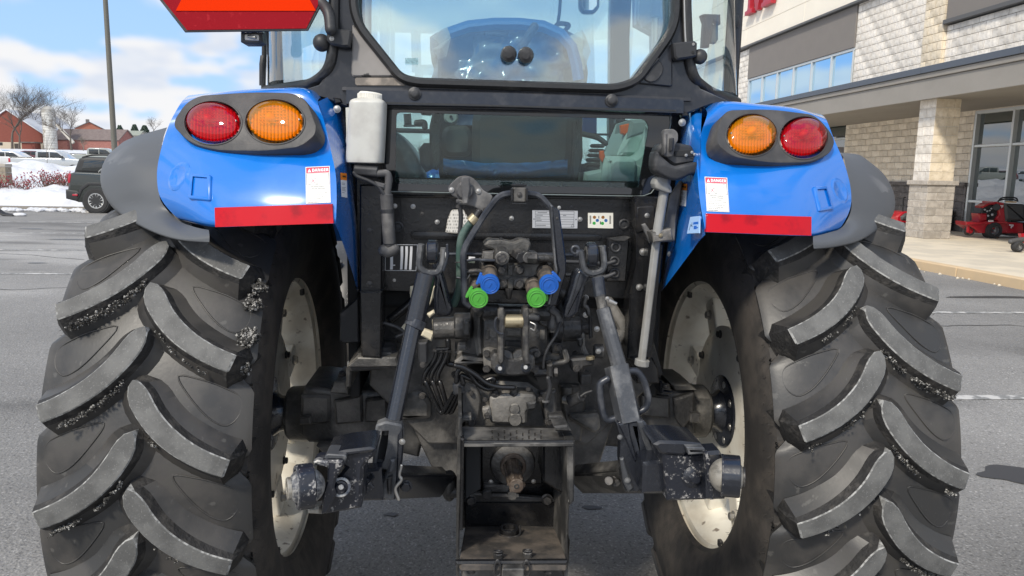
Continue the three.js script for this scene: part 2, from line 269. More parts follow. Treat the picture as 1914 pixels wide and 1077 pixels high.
const rubberBrown = mt({ roughness: 0.72, map: tex(512, 0.35, (x, y) => lerp3([0.029, 0.0265, 0.0245], [0.066, 0.057, 0.049], sst(0.3, 0.75, tf(x, y, 6, 191, 7)))), bumpMap: fineBump, bumpScale: 0.0006 });
const lugTop = mt({ roughness: 0.72, map: tex(512, 0.22, (x, y) => { const f = tf(x, y, 6, 195, 6), s = tf(x, y, 90, 197, 3); return lerp3(lerp3([0.085, 0.085, 0.083], [0.13, 0.13, 0.126], sst(0.3, 0.72, f)), [0.28, 0.28, 0.27], sst(0.66, 0.85, s) * 0.4); }), bumpMap: fineBump, bumpScale: 0.0006 });
const lugEdge = mt({ roughness: 0.8, map: tex(256, 0.1, (x, y) => lerp3([0.15, 0.15, 0.145], [0.36, 0.36, 0.35], sst(0.38, 0.7, tf(x, y, 14, 201, 5)))) });
const lugSide = mt({ roughness: 0.72, map: tex(512, 0.2, (x, y) => { const f = tf(x, y, 12, 205, 6); return lerp3([0.016, 0.0155, 0.015], [0.05, 0.046, 0.042], sst(0.45, 0.8, f)); }), bumpMap: castBump, bumpScale: 0.002 });
const crumbs = mt({ roughness: 0.9, map: tex(256, 0.04, (x, y) => lerp3([0.03, 0.028, 0.026], [0.4, 0.39, 0.365], sst(0.5, 0.75, tf(x, y, 10, 211, 4)))) });
// printed plates
function canvasMat(w, h, draw, o = {}) {
  const c = document.createElement('canvas'); c.width = w; c.height = h; const g = c.getContext('2d'); draw(g, w, h);
  const t = new THREE.CanvasTexture(c); t.colorSpace = THREE.SRGBColorSpace; t.magFilter = THREE.LinearFilter;
  return mt({ roughness: 0.45, map: t, ...o });
}
// a printed label with thickness: uv 0..1 over its outline given by its four corners (3D, clockwise from top left)
function label(name, tl, tr, br, bl, mat, parent, t = 0.0012) {
  const n = tr.clone().sub(tl).cross(bl.clone().sub(tl)).normalize(); if (n.dot(CP.clone().sub(tl)) < 0) n.negate();
  const f = [tl, tr, br, bl].map(p => p.clone().addScaledVector(n, t)), b = [tl, tr, br, bl].map(p => p.clone().addScaledVector(n, -t));
  const pos = [], uv = [], idx = []; const uvs = [[0, 1], [1, 1], [1, 0], [0, 0]];
  f.forEach((p, i) => { pos.push(p.x, p.y, p.z); uv.push(...uvs[i]); }); b.forEach((p, i) => { pos.push(p.x, p.y, p.z); uv.push(...uvs[i]); });
  idx.push(0, 3, 1, 1, 3, 2, 4, 5, 7, 5, 6, 7); for (let i = 0; i < 4; i++) { const j = (i + 1) % 4; idx.push(i, j, 4 + i, j, 4 + j, 4 + i); }
  let g = new THREE.BufferGeometry(); g.setAttribute('position', new THREE.Float32BufferAttribute(pos, 3)); g.setAttribute('uv', new THREE.Float32BufferAttribute(uv, 2)); g.setIndex(idx);
  g = toCreasedNormals(g, 0.3); g.userData.keepUV = true; return M(name, g, mat, parent);
}
const labelPx = (name, q, pts, mat, parent, t) => { if (typeof q === 'number') q = zp(q); const c = pts.map(a => onPlane(a[0], a[1], q.n, q.p)); return label(name, ...c, mat, parent, t); };

// ---------------------------------------------------------------- ground
const prof = [[-200, 0], [28, 0], [60, 0.83], [82, 1.65], [184, 5.5], [300, 8.5], [600, 14], [2500, 20]];
function hgt(x, z) { const D = -z; for (let i = 1; i < prof.length; i++) if (D < prof[i][0]) { const [a, h0] = prof[i - 1], [b, h1] = prof[i]; return mix(h0, h1, (D - a) / (b - a)); } return 20; }
function gridSheet(xs, zs, hf, color) {
  const pos = [], idx = [], col = [], nz = zs.length;
  for (const x of xs) for (const z of zs) { pos.push(x, hf(x, z), z); if (color) col.push(...color(x, z)); }
  for (let i = 0; i < xs.length - 1; i++) for (let j = 0; j < nz - 1; j++) { const a = i * nz + j, b = a + 1, c = a + nz, d = c + 1; idx.push(a, c, b, b, c, d); }
  const g = new THREE.BufferGeometry(); g.setAttribute('position', new THREE.Float32BufferAttribute(pos, 3)); if (color) g.setAttribute('color', new THREE.Float32BufferAttribute(col, 3));
  const uv = []; for (let i = 0; i < pos.length; i += 3) uv.push(pos[i], pos[i + 2]); g.setAttribute('uv', new THREE.Float32BufferAttribute(uv, 2));
  g.setIndex(idx); g.computeVertexNormals(); if (g.attributes.normal.getY(0) < 0) { for (let i = 0; i < idx.length; i += 3) { const t = idx[i]; idx[i] = idx[i + 1]; idx[i + 1] = t; } g.setIndex(idx); g.computeVertexNormals(); }
  g.userData.keepUV = true; return g;
}
const lin = (a, b, n) => Array.from({ length: n + 1 }, (_, i) => mix(a, b, i / n));
const snowMat = mt({ roughness: 0.75, bumpMap: tex(256, 1.4, (x, y) => gray(tf(x, y, 5, 221, 6)), false), bumpScale: 0.05, map: tex(512, 3.2, (x, y) => lerp3(lerp3([0.62, 0.63, 0.66], [0.54, 0.55, 0.58], sst(0.45, 0.75, tf(x, y, 6, 223, 6))), [0.4, 0.36, 0.3], sst(0.66, 0.8, tf(x, y, 9, 225, 6)) * 0.6)) });
struct(M('ground', gridSheet([...lin(-1600, -120, 12), ...lin(-100, 140, 24), ...lin(200, 1600, 10)], [...lin(200, 40, 6), ...lin(30, -200, 46), ...lin(-230, -2400, 20)], (x, z) => hgt(x, z) - 0.03), snowMat));
const asphaltTex = tex(1024, 1.5, (x, y) => { const a = tf(x, y, 240, 231, 2), b = tf(x, y, 6, 233, 6), c = tf(x, y, 200, 235, 1); let v = mix(0.19, 0.235, b) * mix(0.82, 1.15, a); if (c > 0.8) v = mix(v, 0.36, sst(0.78, 0.95, c)); if (c < 0.2) v *= 0.65; return [v, v * 0.975, v * 0.935]; });
const asphalt = mt({ roughness: 0.85, vertexColors: true, map: asphaltTex, bumpMap: tex(512, 0.8, (x, y) => gray(tf(x, y, 80, 237, 4)), false), bumpScale: 0.006 });
const lotTone = (x, z) => { const s = Math.pow(fbm3(x * 0.5, 1.3, z * 1.1, 5), 1) , t = fbm3(x * 0.16 + 9, 5.2, z * 0.5, 4); let v = 0.98 + 0.55 * (s - 0.3) * 1.0 + 0.8 * (t - 0.5); if (t > 0.58) v += 0.3 * sst(0.58, 0.66, t); const w = fbm3(x * 0.35 + 3, 7.7, z * 1.6, 4); v *= 1 - 0.35 * sst(0.6, 0.7, w); return [v, v * 0.995, v * 0.99]; };
struct(M('parking_lot', gridSheet([...lin(-70, -20, 60), ...lin(-19.6, 10, 160), ...lin(10.5, 30, 20)], [...lin(25, 4, 20), ...lin(3.8, -30, 190), ...lin(-31, -74, 40)], (x, z) => hgt(x, z), lotTone), asphalt));
// painted bay lines, worn
const lineMat = mt({ roughness: 0.8, map: tex(512, 0.9, (x, y) => lerp3([0.5, 0.49, 0.47], [0.2, 0.2, 0.195], sst(0.42, 0.62, tf(x, y, 12, 241, 6)))) });
for (const [z, x0, x1] of [[-8.27, -13, -4.9], [-11.3, -16, -3.8], [-14.8, -19, -4.2], [-18.2, -21, -6], [-2.5, 3.0, 6.9], [-5.7, 5, 6.9]]) { const g = new THREE.PlaneGeometry(x1 - x0, 0.1).rotateX(-Math.PI / 2).translate((x0 + x1) / 2, 0.004, z); struct(M('bay_line', g, lineMat)); }
// dark oil stains: matter on the asphalt with its own outline
const oil = mt({ roughness: 0.45 }, [0.045, 0.045, 0.048]);
function stain(px, py, rx, rz, n = 26) {
  const c = onPlane(px, py, V(0, 1, 0), V(0, 0, 0)), s = new THREE.Shape(); const q = rnd() * 50;
  for (let i = 0; i < n; i++) { const t = i / n * 6.2832, k = 0.7 + 0.6 * noise3(q + Math.cos(t) * 1.6, Math.sin(t) * 1.6, 3); const x = rx * k * Math.cos(t), y = rz * k * Math.sin(t); i ? s.lineTo(x, y) : s.moveTo(x, y); }
  struct(M('oil_stain', new THREE.ShapeGeometry(s).rotateX(-Math.PI / 2).translate(c.x, 0.004, c.z), oil));
}
stain(1890, 888, 0.16, 0.1); stain(1855, 556, 0.8, 0.09); stain(1105, 950, 0.04, 0.02); stain(730, 963, 0.03, 0.015); stain(70, 492, 0.12, 0.05); stain(60, 428, 0.3, 0.1); stain(128, 448, 0.35, 0.06); stain(1004, 1002, 0.02, 0.012);

// fine cracks
const crackMat = mt({ roughness: 0.9 }, [0.06, 0.06, 0.06]);
for (const [x0, z0, x1, z1] of [[-14, -17, -4, -16.2], [-9, -6.4, -3.4, -7.2], [-12, -12.6, -6, -9.9], [2.5, -4.6, 6.8, -5.2]]) { const pos = [], idx = [], n = 60; for (let i = 0; i <= n; i++) { const t = i / n, w = 0.006 + 0.008 * noise3(i * 0.7, x0, 2), x = mix(x0, x1, t) + 0.25 * (fbm3(t * 9, x0, 1, 4) - 0.5), z = mix(z0, z1, t) + 0.5 * (fbm3(t * 9, z0, 5, 4) - 0.5); pos.push(x, 0.004, z - w, x, 0.004, z + w); if (i) { const a = i * 2 - 2; idx.push(a, a + 1, a + 2, a + 1, a + 3, a + 2); } } const g = new THREE.BufferGeometry(); g.setAttribute('position', new THREE.Float32BufferAttribute(pos, 3)); g.setIndex(idx); g.computeVertexNormals(); struct(M('asphalt_crack', g, crackMat)); }

// ---------------------------------------------------------------- store building
const SA = 0.036, SK = V(10.7525, 0, -14.6085);
const storeTurn = o => { o.position.copy(SK); o.rotation.y = -(Math.PI / 2 - SA); return o; };
const toStore = (px, py, n) => { const N = V(-Math.cos(SA), 0, Math.sin(SA)), q = onPlane(px, py, N, SK.clone().addScaledVector(N, n)).sub(SK); return [q.dot(V(Math.sin(SA), 0, Math.cos(SA))), q.y]; };
const bx = (x0, x1, y0, y1, z0, z1, r = 0.01) => box(x1 - x0, y1 - y0, z1 - z0, r).translate((x0 + x1) / 2, (y0 + y1) / 2, (z0 + z1) / 2);
const stoneBump = tex(256, 0.5, (x, y) => gray(tf(x, y, 6, 251, 6)), false);
const stoneMat = (a, b) => [0, 1, 2].map(i => mt({ roughness: 0.9, bumpMap: stoneBump, bumpScale: 0.016, map: tex(256, 0.6, (x, y) => { const k = 1 + (i - 1) * 0.11; return lerp3(a, b, sst(0.3, 0.7, tf(x, y, 7, 253 + i, 6))).map(v => v * k); }) }));
const stoneGrey = stoneMat([0.66, 0.61, 0.54], [0.8, 0.75, 0.68]), stoneCream = stoneMat([0.68, 0.58, 0.43], [0.78, 0.68, 0.53]), blockCream = stoneMat([0.68, 0.6, 0.49], [0.78, 0.71, 0.6]), blockDark = stoneMat([0.11, 0.1, 0.098], [0.17, 0.155, 0.15]), blockTaupe = stoneMat([0.36, 0.325, 0.285], [0.46, 0.42, 0.37]);
const mortar = mt({ roughness: 0.95 }, [0.8, 0.76, 0.69]), mortarDark = mt({ roughness: 0.95 }, [0.33, 0.31, 0.29]);
const eifs = mt({ roughness: 0.9, bumpMap: fineBump, bumpScale: 0.002, map: tex(256, 2, (x, y) => lerp3([0.86, 0.8, 0.68], [0.8, 0.74, 0.63], tf(x, y, 5, 263, 6))) });
const fasciaGrey = mt({ roughness: 0.85, map: tex(256, 2, (x, y) => lerp3([0.3, 0.28, 0.255], [0.26, 0.245, 0.222], tf(x, y, 6, 265, 6))) }), bandBrown = mt({ roughness: 0.85, map: tex(256, 2, (x, y) => lerp3([0.215, 0.197, 0.18], [0.19, 0.173, 0.16], tf(x, y, 6, 267, 6))) });
const coping = mt({ roughness: 0.4, metalness: 0.2 }, [0.09, 0.105, 0.13]), alu = mt({ roughness: 0.4, metalness: 0.5 }, [0.62, 0.64, 0.63]), trimDark = mt({ roughness: 0.6 }, [0.1, 0.1, 0.1]);
const concrete = mt({ roughness: 0.9, bumpMap: fineBump, bumpScale: 0.001, map: tex(512, 2.2, (x, y) => lerp3(lerp3([0.66, 0.58, 0.45], [0.55, 0.49, 0.39], sst(0.35, 0.7, tf(x, y, 5, 271, 7))), [0.62, 0.58, 0.5], sst(0.7, 0.8, tf(x, y, 30, 273, 4)) * 0.5)) });
const curbMat = mt({ roughness: 0.9, bumpMap: fineBump, bumpScale: 0.001, map: tex(512, 1.3, (x, y) => lerp3([0.64, 0.47, 0.28], [0.52, 0.4, 0.26], tf(x, y, 7, 275, 6))) });
const store = storeTurn(G('store_building')); tag(store, 'large beige stone store with red sign letter, canopy and glass front beside the lot', 'store');
{
  // blocks: a few displaced variants per size, shared
  const cache = {};
  function blockGeo(l, h, d, rough, k) {
    const key = [l.toFixed(2), h.toFixed(2), d.toFixed(2), rough, k].join(); if (cache[key]) return cache[key];
    const g = new THREE.BoxGeometry(l, h, d, rough > 0.008 ? 4 : 2, 2, 1), p = g.attributes.position;
    for (let i = 0; i < p.count; i++) { const x = p.getX(i), y = p.getY(i), z = p.getZ(i); const inx = Math.abs(x) < l / 2 - 1e-4, iny = Math.abs(y) < h / 2 - 1e-4; if (z > 0 && (inx && iny)) p.setZ(i, z + rough * (0.4 + 1.2 * noise3(x * 9 + k * 7, y * 11, k))); else if (z > 0) p.setZ(i, z + rough * 0.5 * (noise3(x * 9 + k * 7, y * 11, k) - 0.6)); }
    g.computeVertexNormals(); return cache[key] = Object.assign(toCreasedNormals(g, 0.5), {});
  }
  let nth = 0;
  function wallOf(parent, name, x0, x1, y0, y1, z, L, H, mats, rough, joint = 0.012, d = 0.07) {
    let row = 0;
    for (let y = y0; y < y1 - 0.03; y += H, row++) {
      const h = Math.min(H, y1 - y) - joint;
      for (let x = x0 - (row % 2) * L / 2; x < x1 - 0.02; x += L) {
        const a = Math.max(x0, x), b = Math.min(x1, x + L); if (b - a < 0.06) continue;
        const k = nth++ % 4; const m = M(name, blockGeo(b - a - joint, h, d, rough, k).clone(), mats[(nth * 7 + row) % 3], parent);
        m.position.set((a + b) / 2, y + H / 2 - (H - h - joint) / 2, z - d / 2);
      }
    }
  }
  // lower wall behind the canopy
  const low = M('lower_wall', [bx(-8.45, -2.25, 0, 4, -3.2, -2.88, 0.005)], mortar, store);
  wallOf(low, 'block', -8.45, -2.25, 1.46, 3.42, -2.8, 0.42, 0.196, blockCream, 0.004);
  wallOf(low, 'wainscot_block', -8.45, -2.25, 0.15, 1.36, -2.78, 0.42, 0.2, blockDark, 0.006);
  M('wainscot_cap', bx(-8.45, -2.25, 1.36, 1.46, -2.9, -2.7), blockDark[1], low);
  M('lower_wall', [bx(-14, -8.45, 0, 1.0, -3.2, -2.82), bx(-14, -8.45, 3.5, 4.1, -3.2, -2.82), bx(5.5, 14, 0, 4, -3.2, -2.8)], blockCream[1], store);
  // left window and the entrance glazing
  const w1 = M('window', [bx(-14, -8.45, 0.95, 1.05, -3, -2.86), bx(-14, -8.45, 3.42, 3.5, -3, -2.86), bx(-14, -8.45, 2.9, 2.96, -3, -2.88), ...[-8.55, -9.9, -11.3].map(x => bx(x - 0.03, x + 0.03, 0.95, 3.5, -3, -2.87))], alu, store);
  M('pane', bx(-14, -8.5, 1.0, 3.45, -2.97, -2.95), glassBuilding, w1);
  const ent = M('entrance_glazing', [bx(-2.25, 5.5, 3.26, 3.34, -3.0, -2.8), ...[-2.2, -0.9, 0.45, 1.8, 3.15, 4.5].map(x => bx(x - 0.035, x + 0.035, 0.15, 3.3, -3, -2.79)), ...[2.43, 0.98].map(y => bx(-2.25, 5.5, y - 0.035, y + 0.035, -3, -2.81)), bx(-2.25, 5.5, 0.15, 0.24, -3, -2.8)], alu, store);
  for (const [a, b] of [[-2.2, -0.9], [-0.9, 0.45], [0.45, 1.8], [1.8, 3.15], [3.15, 4.5]]) for (const [c, d] of [[0.2, 0.98], [0.98, 2.43], [2.43, 3.3]]) M('pane', bx(a + 0.03, b - 0.03, c + 0.03, d - 0.03, -2.93, -2.91, 0.002), glassBuilding, ent);
  M('lintel_wall', bx(-2.25, 5.5, 3.34, 4.05, -3.2, -2.8), blockCream[0], store);
  // canopy
  const can = M('canopy', [bx(-15, 14, 3.36, 3.8, -2.8, 0.25)], fasciaGrey, store);
  M('fascia_band', bx(-15, 14, 3.32, 3.78, 0.252, 0.3), fasciaGrey, can); M('fascia_band', bx(-15, 14, 3.785, 3.9, 0.1, 0.34), fasciaGrey, can);
  for (let x = -14.5; x < 13; x += 2.9) M('coping', bx(x, x + 2.89, 3.905, 4.05, -0.5, 0.38), coping, can);
  // pillar
  const pil = M('pillar', [bx(-0.49, 0.16, 0, 1.4, -0.63, 0.03, 0.004), bx(-0.44, 0.12, 1.4, 3.36, -0.59, -0.015, 0.004)], mortar, store);
  for (let r = 0; r < 7; r++) { const y = 0.15 + r * 0.178; for (const [a, b] of r % 2 ? [[-0.5, -0.27], [-0.26, 0.17]] : [[-0.5, -0.05], [-0.04, 0.17]]) { M('stone', bx(a, b, y + 0.006, y + 0.172, 0.01, 0.045, 0.008), blockTaupe[(r + (a < -0.4 ? 1 : 0)) % 3], pil); } for (const [c, d] of r % 2 ? [[-0.64, -0.22], [-0.21, 0.03]] : [[-0.64, -0.42], [-0.41, 0.03]]) M('stone', bx(0.15, 0.178, y + 0.006, y + 0.172, c, d, 0.008), blockTaupe[(r + (c < -0.5 ? 2 : 0)) % 3], pil); }
  M('pillar_cap', bx(-0.55, 0.22, 1.395, 1.5, -0.7, 0.09, 0.015), blockTaupe[1], pil);
  for (let r = 0; r < 9; r++) { const y = 1.5 + r * 0.207; const rg = bx; for (const [a, b] of r % 2 ? [[-0.445, -0.2], [-0.19, 0.125]] : [[-0.445, -0.02], [-0.01, 0.125]]) { const g = blockGeo(b - a, 0.197, 0.03, 0.006, r % 4); const m = M('stone', g.clone(), stoneGrey[r % 3], pil); m.position.set((a + b) / 2, y + 0.1, -0.008); } for (const [c, d] of r % 2 ? [[-0.6, -0.3], [-0.29, 0]] : [[-0.6, -0.45], [-0.44, 0]]) { const g = blockGeo(d - c, 0.197, 0.03, 0.006, (r + 2) % 4); const m = M('stone', g.clone(), stoneCream[(r + 1) % 3], pil); m.rotation.y = Math.PI / 2; m.position.set(0.118, y + 0.1, (c + d) / 2); } }
  // upper storey
  const up = M('upper_wall', [bx(-18, 14, 3.9, 9.6, -3.2, -0.6, 0.01)], mortar, store);
  wallOf(up, 'stone', -4.32, -1.2, 3.95, 6.6, -0.5, 0.4, 0.2, stoneGrey, 0.013);
  wallOf(up, 'stone', -0.48, 5.2, 3.95, 5.08, -0.5, 0.42, 0.2, stoneGrey, 0.011);
  wallOf(up, 'stone', -13.2, -11.55, 3.95, 6.38, -0.5, 0.4, 0.2, stoneGrey, 0.013);
  wallOf(up, 'pilaster_stone', -1.2, -0.48, 3.95, 7.2, -0.4, 0.36, 0.2, stoneCream, 0.012, 0.012, 0.16);
  M('wall_panel', bx(-0.47, 14, 5.2, 9.6, -0.6, -0.44), bandBrown, up); M('trim', bx(-0.47, 14, 5.1, 5.2, -0.6, -0.36), trimDark, up);
  M('wall_panel', bx(-11.55, -4.33, 5.22, 6.38, -0.6, -0.46), bandBrown, up); M('trim', bx(-18, -1.2, 6.385, 6.46, -0.6, -0.33), trimDark, up);
  for (const [a, b] of [[6.465, 7.08], [7.09, 7.6], [7.61, 8.6], [8.61, 9.6]]) for (const [c, d] of [[-18, -11.75], [-11.735, -7.3], [-7.285, -1.2]]) M('wall_panel', bx(c, d, a, b, -0.6, -0.4, 0.008), eifs, up);
  const win = M('window_strip', [bx(-11.55, -4.33, 5.14, 5.22, -0.6, -0.49), bx(-11.55, -4.33, 3.95, 4.1, -0.6, -0.49), ...lin(-11.5, -4.38, 6).map(x => bx(x - 0.035, x + 0.035, 4.1, 5.14, -0.6, -0.48))], alu, up);
  lin(-11.5, -4.38, 6).slice(0, 6).forEach(x => M('pane', bx(x + 0.04, x + 1.147, 4.1, 5.14, -0.58, -0.55, 0.002), glassUpper, win));
  // red sign letter
  const font = await new FontLoader().loadAsync('fonts/droid/droid_serif_bold.typeface.json');
  const tg = new TextGeometry('M', { font, size: 1.72, depth: 0.16, curveSegments: 3, bevelEnabled: true, bevelThickness: 0.012, bevelSize: 0.012 }); tg.computeBoundingBox(); tg.translate(-tg.boundingBox.min.x, 0, 0); const tw = tg.boundingBox.max.x - tg.boundingBox.min.x; tg.scale(2.2 / tw, 1, 1);
  const mx = M('sign_letter', toCreasedNormals(tg, 0.4), mt({ roughness: 0.35 }, [0.38, 0.02, 0.035]), store, 'red serif letter M mounted high on the facade'); mx.position.set(-11.55, 7.52, -0.36);
}
// sidewalk of slabs and curb stones
const walk = struct(storeTurn(G('sidewalk')));
for (let i = -14; i < 10; i++) { const x = i * 2.4 + 0.9; M('curb_stone', bx(x, x + 2.388, -0.2, 0.15, 3.16, 3.33, 0.02), curbMat, walk); for (const [a, b] of [[0.62, 3.155], [-2.8, 0.61]]) M('slab', bx(x, x + 2.392, -0.1, 0.149, a, b, 0.006), concrete, walk); }
// debris along the curb foot
const grit = []; for (let i = 0; i < 60; i++) { const x = rr(-3, 11), g = new THREE.IcosahedronGeometry(rr(0.01, 0.03), 0); g.translate(x, 0.01, 3.36 + rnd() * rnd() * 0.5); grit.push(g); }
const gm = storeTurn(M('gravel', grit, concrete)); gm.userData.kind = 'stuff'; gm.userData.label = 'loose grit and stones along the foot of the curb'; gm.userData.category = 'gravel';

// ---------------------------------------------------------------- red mowers and the bin on the sidewalk
const mowRed = mt({ roughness: 0.3, clearcoat: 0.6 }, [0.42, 0.01, 0.022]), mowBlack = mt({ roughness: 0.55 }, [0.02, 0.02, 0.022]), mowGrey = mt({ roughness: 0.6 }, [0.07, 0.07, 0.072]), mowTyre = mt({ roughness: 0.85, bumpMap: castBump, bumpScale: 0.004 }, [0.035, 0.035, 0.036]), mowMetal = mt({ roughness: 0.4, metalness: 0.6 }, [0.3, 0.3, 0.3]);
const KB = crop(1680, 340, 4.897);
const based = (name, p) => { const g = G(name); g.position.copy(p); g.updateMatrixWorld(true); return g; };
const inG = (g, geo) => geo.translate(-g.position.x, -g.position.y, -g.position.z);
function mowerWheel(g, cx, cy, r, z, w, hub = true) { const [[px, py]] = KB(cx, cy), k = mpp(px, py, z) / 4.897, c = P(px, py, z); const R = r * k; const t = M('tyre', inG(g, lathe([[R * 0.55, 0], [R * 0.85, 0], [R, w * 0.18], [R, w * 0.82], [R * 0.85, w], [R * 0.55, w], [R * 0.55, 0]], V(c.x, c.y, z - w), V(c.x, c.y, z), 26)), mowTyre, g); M('rim', inG(g, lathe([[0, w * 0.8], [R * 0.18, w * 0.86], [R * 0.2, w * 0.62], [R * 0.45, w * 0.66], [R * 0.57, w * 0.9], [R * 0.57, w * 0.2], [0, w * 0.2]], V(c.x, c.y, z - w), V(c.x, c.y, z), 20)), hub ? mowMetal : mowRed, t); }
{
  const z = -14.75, g = based('stand_on_mower', V(12.6, 0.15, -15.2)); tag(g, 'red stand-on mower with black engine and grey pad in front of the entrance glass', 'mower', 'red mowers on the sidewalk');
  const e = (name, pts, zz, d, m, bv = 0.01, r = 0) => M(name, inG(g, ext(zz, pts, { d, bv, r })), m, g);
  e('deck', KB(640, 365, 780, 372, 790, 362, 1000, 365, 1000, 440, 980, 470, 740, 470, 700, 430, 645, 400), z - 0.1, 0.5, mowRed, 0.02);
  e('frame_rail', KB(625, 370, 1000, 362, 1000, 382, 625, 392), z - 0.05, 0.06, mowRed, 0.008);
  e('caster_fork', KB(632, 400, 655, 395, 648, 468, 630, 462), z - 0.12, 0.05, mowRed, 0.006);
  mowerWheel(g, 663, 450, 44, z - 0.16, 0.13, false); mowerWheel(g, 890, 447, 76, z, 0.28); mowerWheel(g, 1100, 490, 40, z - 0.7, 0.2);
  e('engine', KB(770, 230, 830, 205, 920, 212, 925, 352, 760, 358, 752, 300), z - 0.2, 0.3, mowBlack, 0.03);
  e('engine_cover', KB(735, 290, 815, 290, 815, 365, 745, 368), z - 0.17, 0.3, mowRed, 0.03);
  e('engine_cowl', KB(770, 225, 830, 196, 900, 190, 905, 206, 835, 212, 780, 240), z - 0.15, 0.3, mowRed, 0.02);
  for (const [x, y, r] of [[790, 255, 9], [812, 268, 9], [835, 262, 8], [820, 310, 10], [858, 300, 12], [850, 245, 9]]) { const [[a, b]] = KB(x, y), k = r * mpp(a, b, z) / 4.897; M('engine_fitting', inG(g, cyl(P(a, b, z - 0.22), P(a, b, z - 0.14), k * 1.2, k * 0.9, 10)), mowMetal, g); }
  const [[ax, ay]] = KB(895, 232); M('air_filter', inG(g, cyl(P(ax, ay, z - 0.5), P(ax, ay, z - 0.13), 0.085, 0.085, 16)), mowBlack, g);
  e('control_tower', KB(905, 182, 968, 190, 985, 400, 968, 402, 940, 385, 890, 345, 925, 300), z - 0.13, 0.55, mowRed, 0.02);
  e('cushion_pad', KB(975, 195, 1160, 205, 1160, 360, 990, 350), z - 0.08, 0.5, mowGrey, 0.04, 0.03);
  e('rear_body', KB(980, 368, 1145, 378, 1150, 470, 985, 472), z - 0.1, 0.6, mowRed, 0.02); e('rear_skirt', KB(985, 468, 1150, 468, 1150, 500, 990, 490), z - 0.12, 0.5, mowBlack, 0.01);
  M('handlebar', inG(g, tube(KB(912, 178, 940, 150, 1010, 142, 1080, 152, 1090, 175).map(a => [...a, z - 0.1]), 0.018)), mowBlack, g);
  M('handlebar', inG(g, tube(KB(925, 170, 960, 160, 1040, 160, 1075, 170).map(a => [...a, z - 0.3]), 0.016)), mowBlack, g);
  e('warning_strip', KB(985, 176, 1082, 178, 1082, 192, 985, 190), z - 0.06, 0.02, mt({ roughness: 0.5 }, [0.6, 0.42, 0.24]), 0.003);
  const mk = canvasMat(64, 64, (c, w, h) => { c.fillStyle = '#8e0f20'; c.fillRect(0, 0, w, h); c.fillStyle = '#e9e4e4'; c.fillRect(6, 8, 52, 14); c.fillRect(22, 28, 30, 10); c.fillRect(22, 28, 10, 30); });
  for (const q of [KB(928, 210, 962, 212, 962, 248, 930, 244), KB(1005, 384, 1058, 386, 1058, 430, 1010, 430)]) { const k = labelPx('decal', z - (q[0][0] > 1880 ? 0.093 : 0.123), q, mk, g, 0.004); k.geometry.translate(-g.position.x, -g.position.y, -g.position.z); }
  const wl = canvasMat(64, 32, (c, w, h) => { c.fillStyle = '#e9e4e4'; c.fillRect(0, 0, w, h); c.fillStyle = '#a33'; c.fillRect(8, 10, 48, 6); }); const k2 = labelPx('decal', z - 0.04, KB(822, 350, 868, 350, 868, 366, 822, 366), wl, g, 0.004); k2.geometry.translate(-g.position.x, -g.position.y, -g.position.z);
}
{
  const z = -11.3, g = based('red_mower', V(10.9, 0.15, -11.4)); tag(g, 'grey caster arm and red deck edge of a mower cut by the right edge', 'mower', 'red mowers on the sidewalk');
  M('deck', inG(g, ext(z - 0.2, KB(1128, 475, 1400, 470, 1400, 590, 1150, 560, 1136, 525), { d: 0.12, bv: 0.02 })), mowRed, g);
  M('caster_arm', inG(g, tube(KB(1030, 548, 1070, 538, 1140, 528).map(a => [...a, z - 0.1]), 0.05)), mowGrey, g); mowerWheel(g, 1115, 596, 50, z, 0.14); mowerWheel(g, 1360, 570, 90, z, 0.25);
}
{
  const z = -16.9, g = based('riding_mower', V(12.2, 0.15, -17.3)); tag(g, 'red riding mower with black lever half hidden behind the stone pillar', 'mower', 'red mowers on the sidewalk');
  const e = (name, pts, zz, d, m, bv = 0.01, r = 0) => M(name, inG(g, ext(zz, pts, { d, bv, r })), m, g);
  e('hood', KB(-20, 320, 30, 275, 100, 268, 110, 380, -20, 385), z, 0.6, mowRed, 0.04); e('seat', KB(25, 320, 70, 285, 120, 290, 120, 360, 30, 355), z + 0.05, 0.5, mowGrey, 0.05); e('deck', KB(-20, 400, 110, 395, 110, 460, -20, 460), z + 0.05, 0.7, mowRed, 0.03);
  M('lever', inG(g, tube(KB(38, 272, 40, 200, 45, 145, 60, 142).map(a => [...a, z - 0.1]), 0.02)), mowBlack, g); mowerWheel(g, 60, 440, 50, z + 0.1, 0.2);
  e('rear_panel', KB(395, 325, 462, 318, 465, 408, 395, 412), z - 0.1, 0.4, mowRed, 0.02);
}
{
  const z = -17.2, g = based('waste_bin', V(12.9, 0.15, -17.4)); tag(g, 'black waste bin standing by the dark block wall right of the pillar', 'bin');
  M('bin_body', inG(g, ext(z, KB(415, 272, 505, 270, 490, 444, 405, 440), { d: 0.45, bv: 0.02 })), mowBlack, g); M('lid', inG(g, ext(z + 0.02, KB(408, 262, 515, 260, 515, 274, 408, 276), { d: 0.5, bv: 0.02 })), mowBlack, g);
}

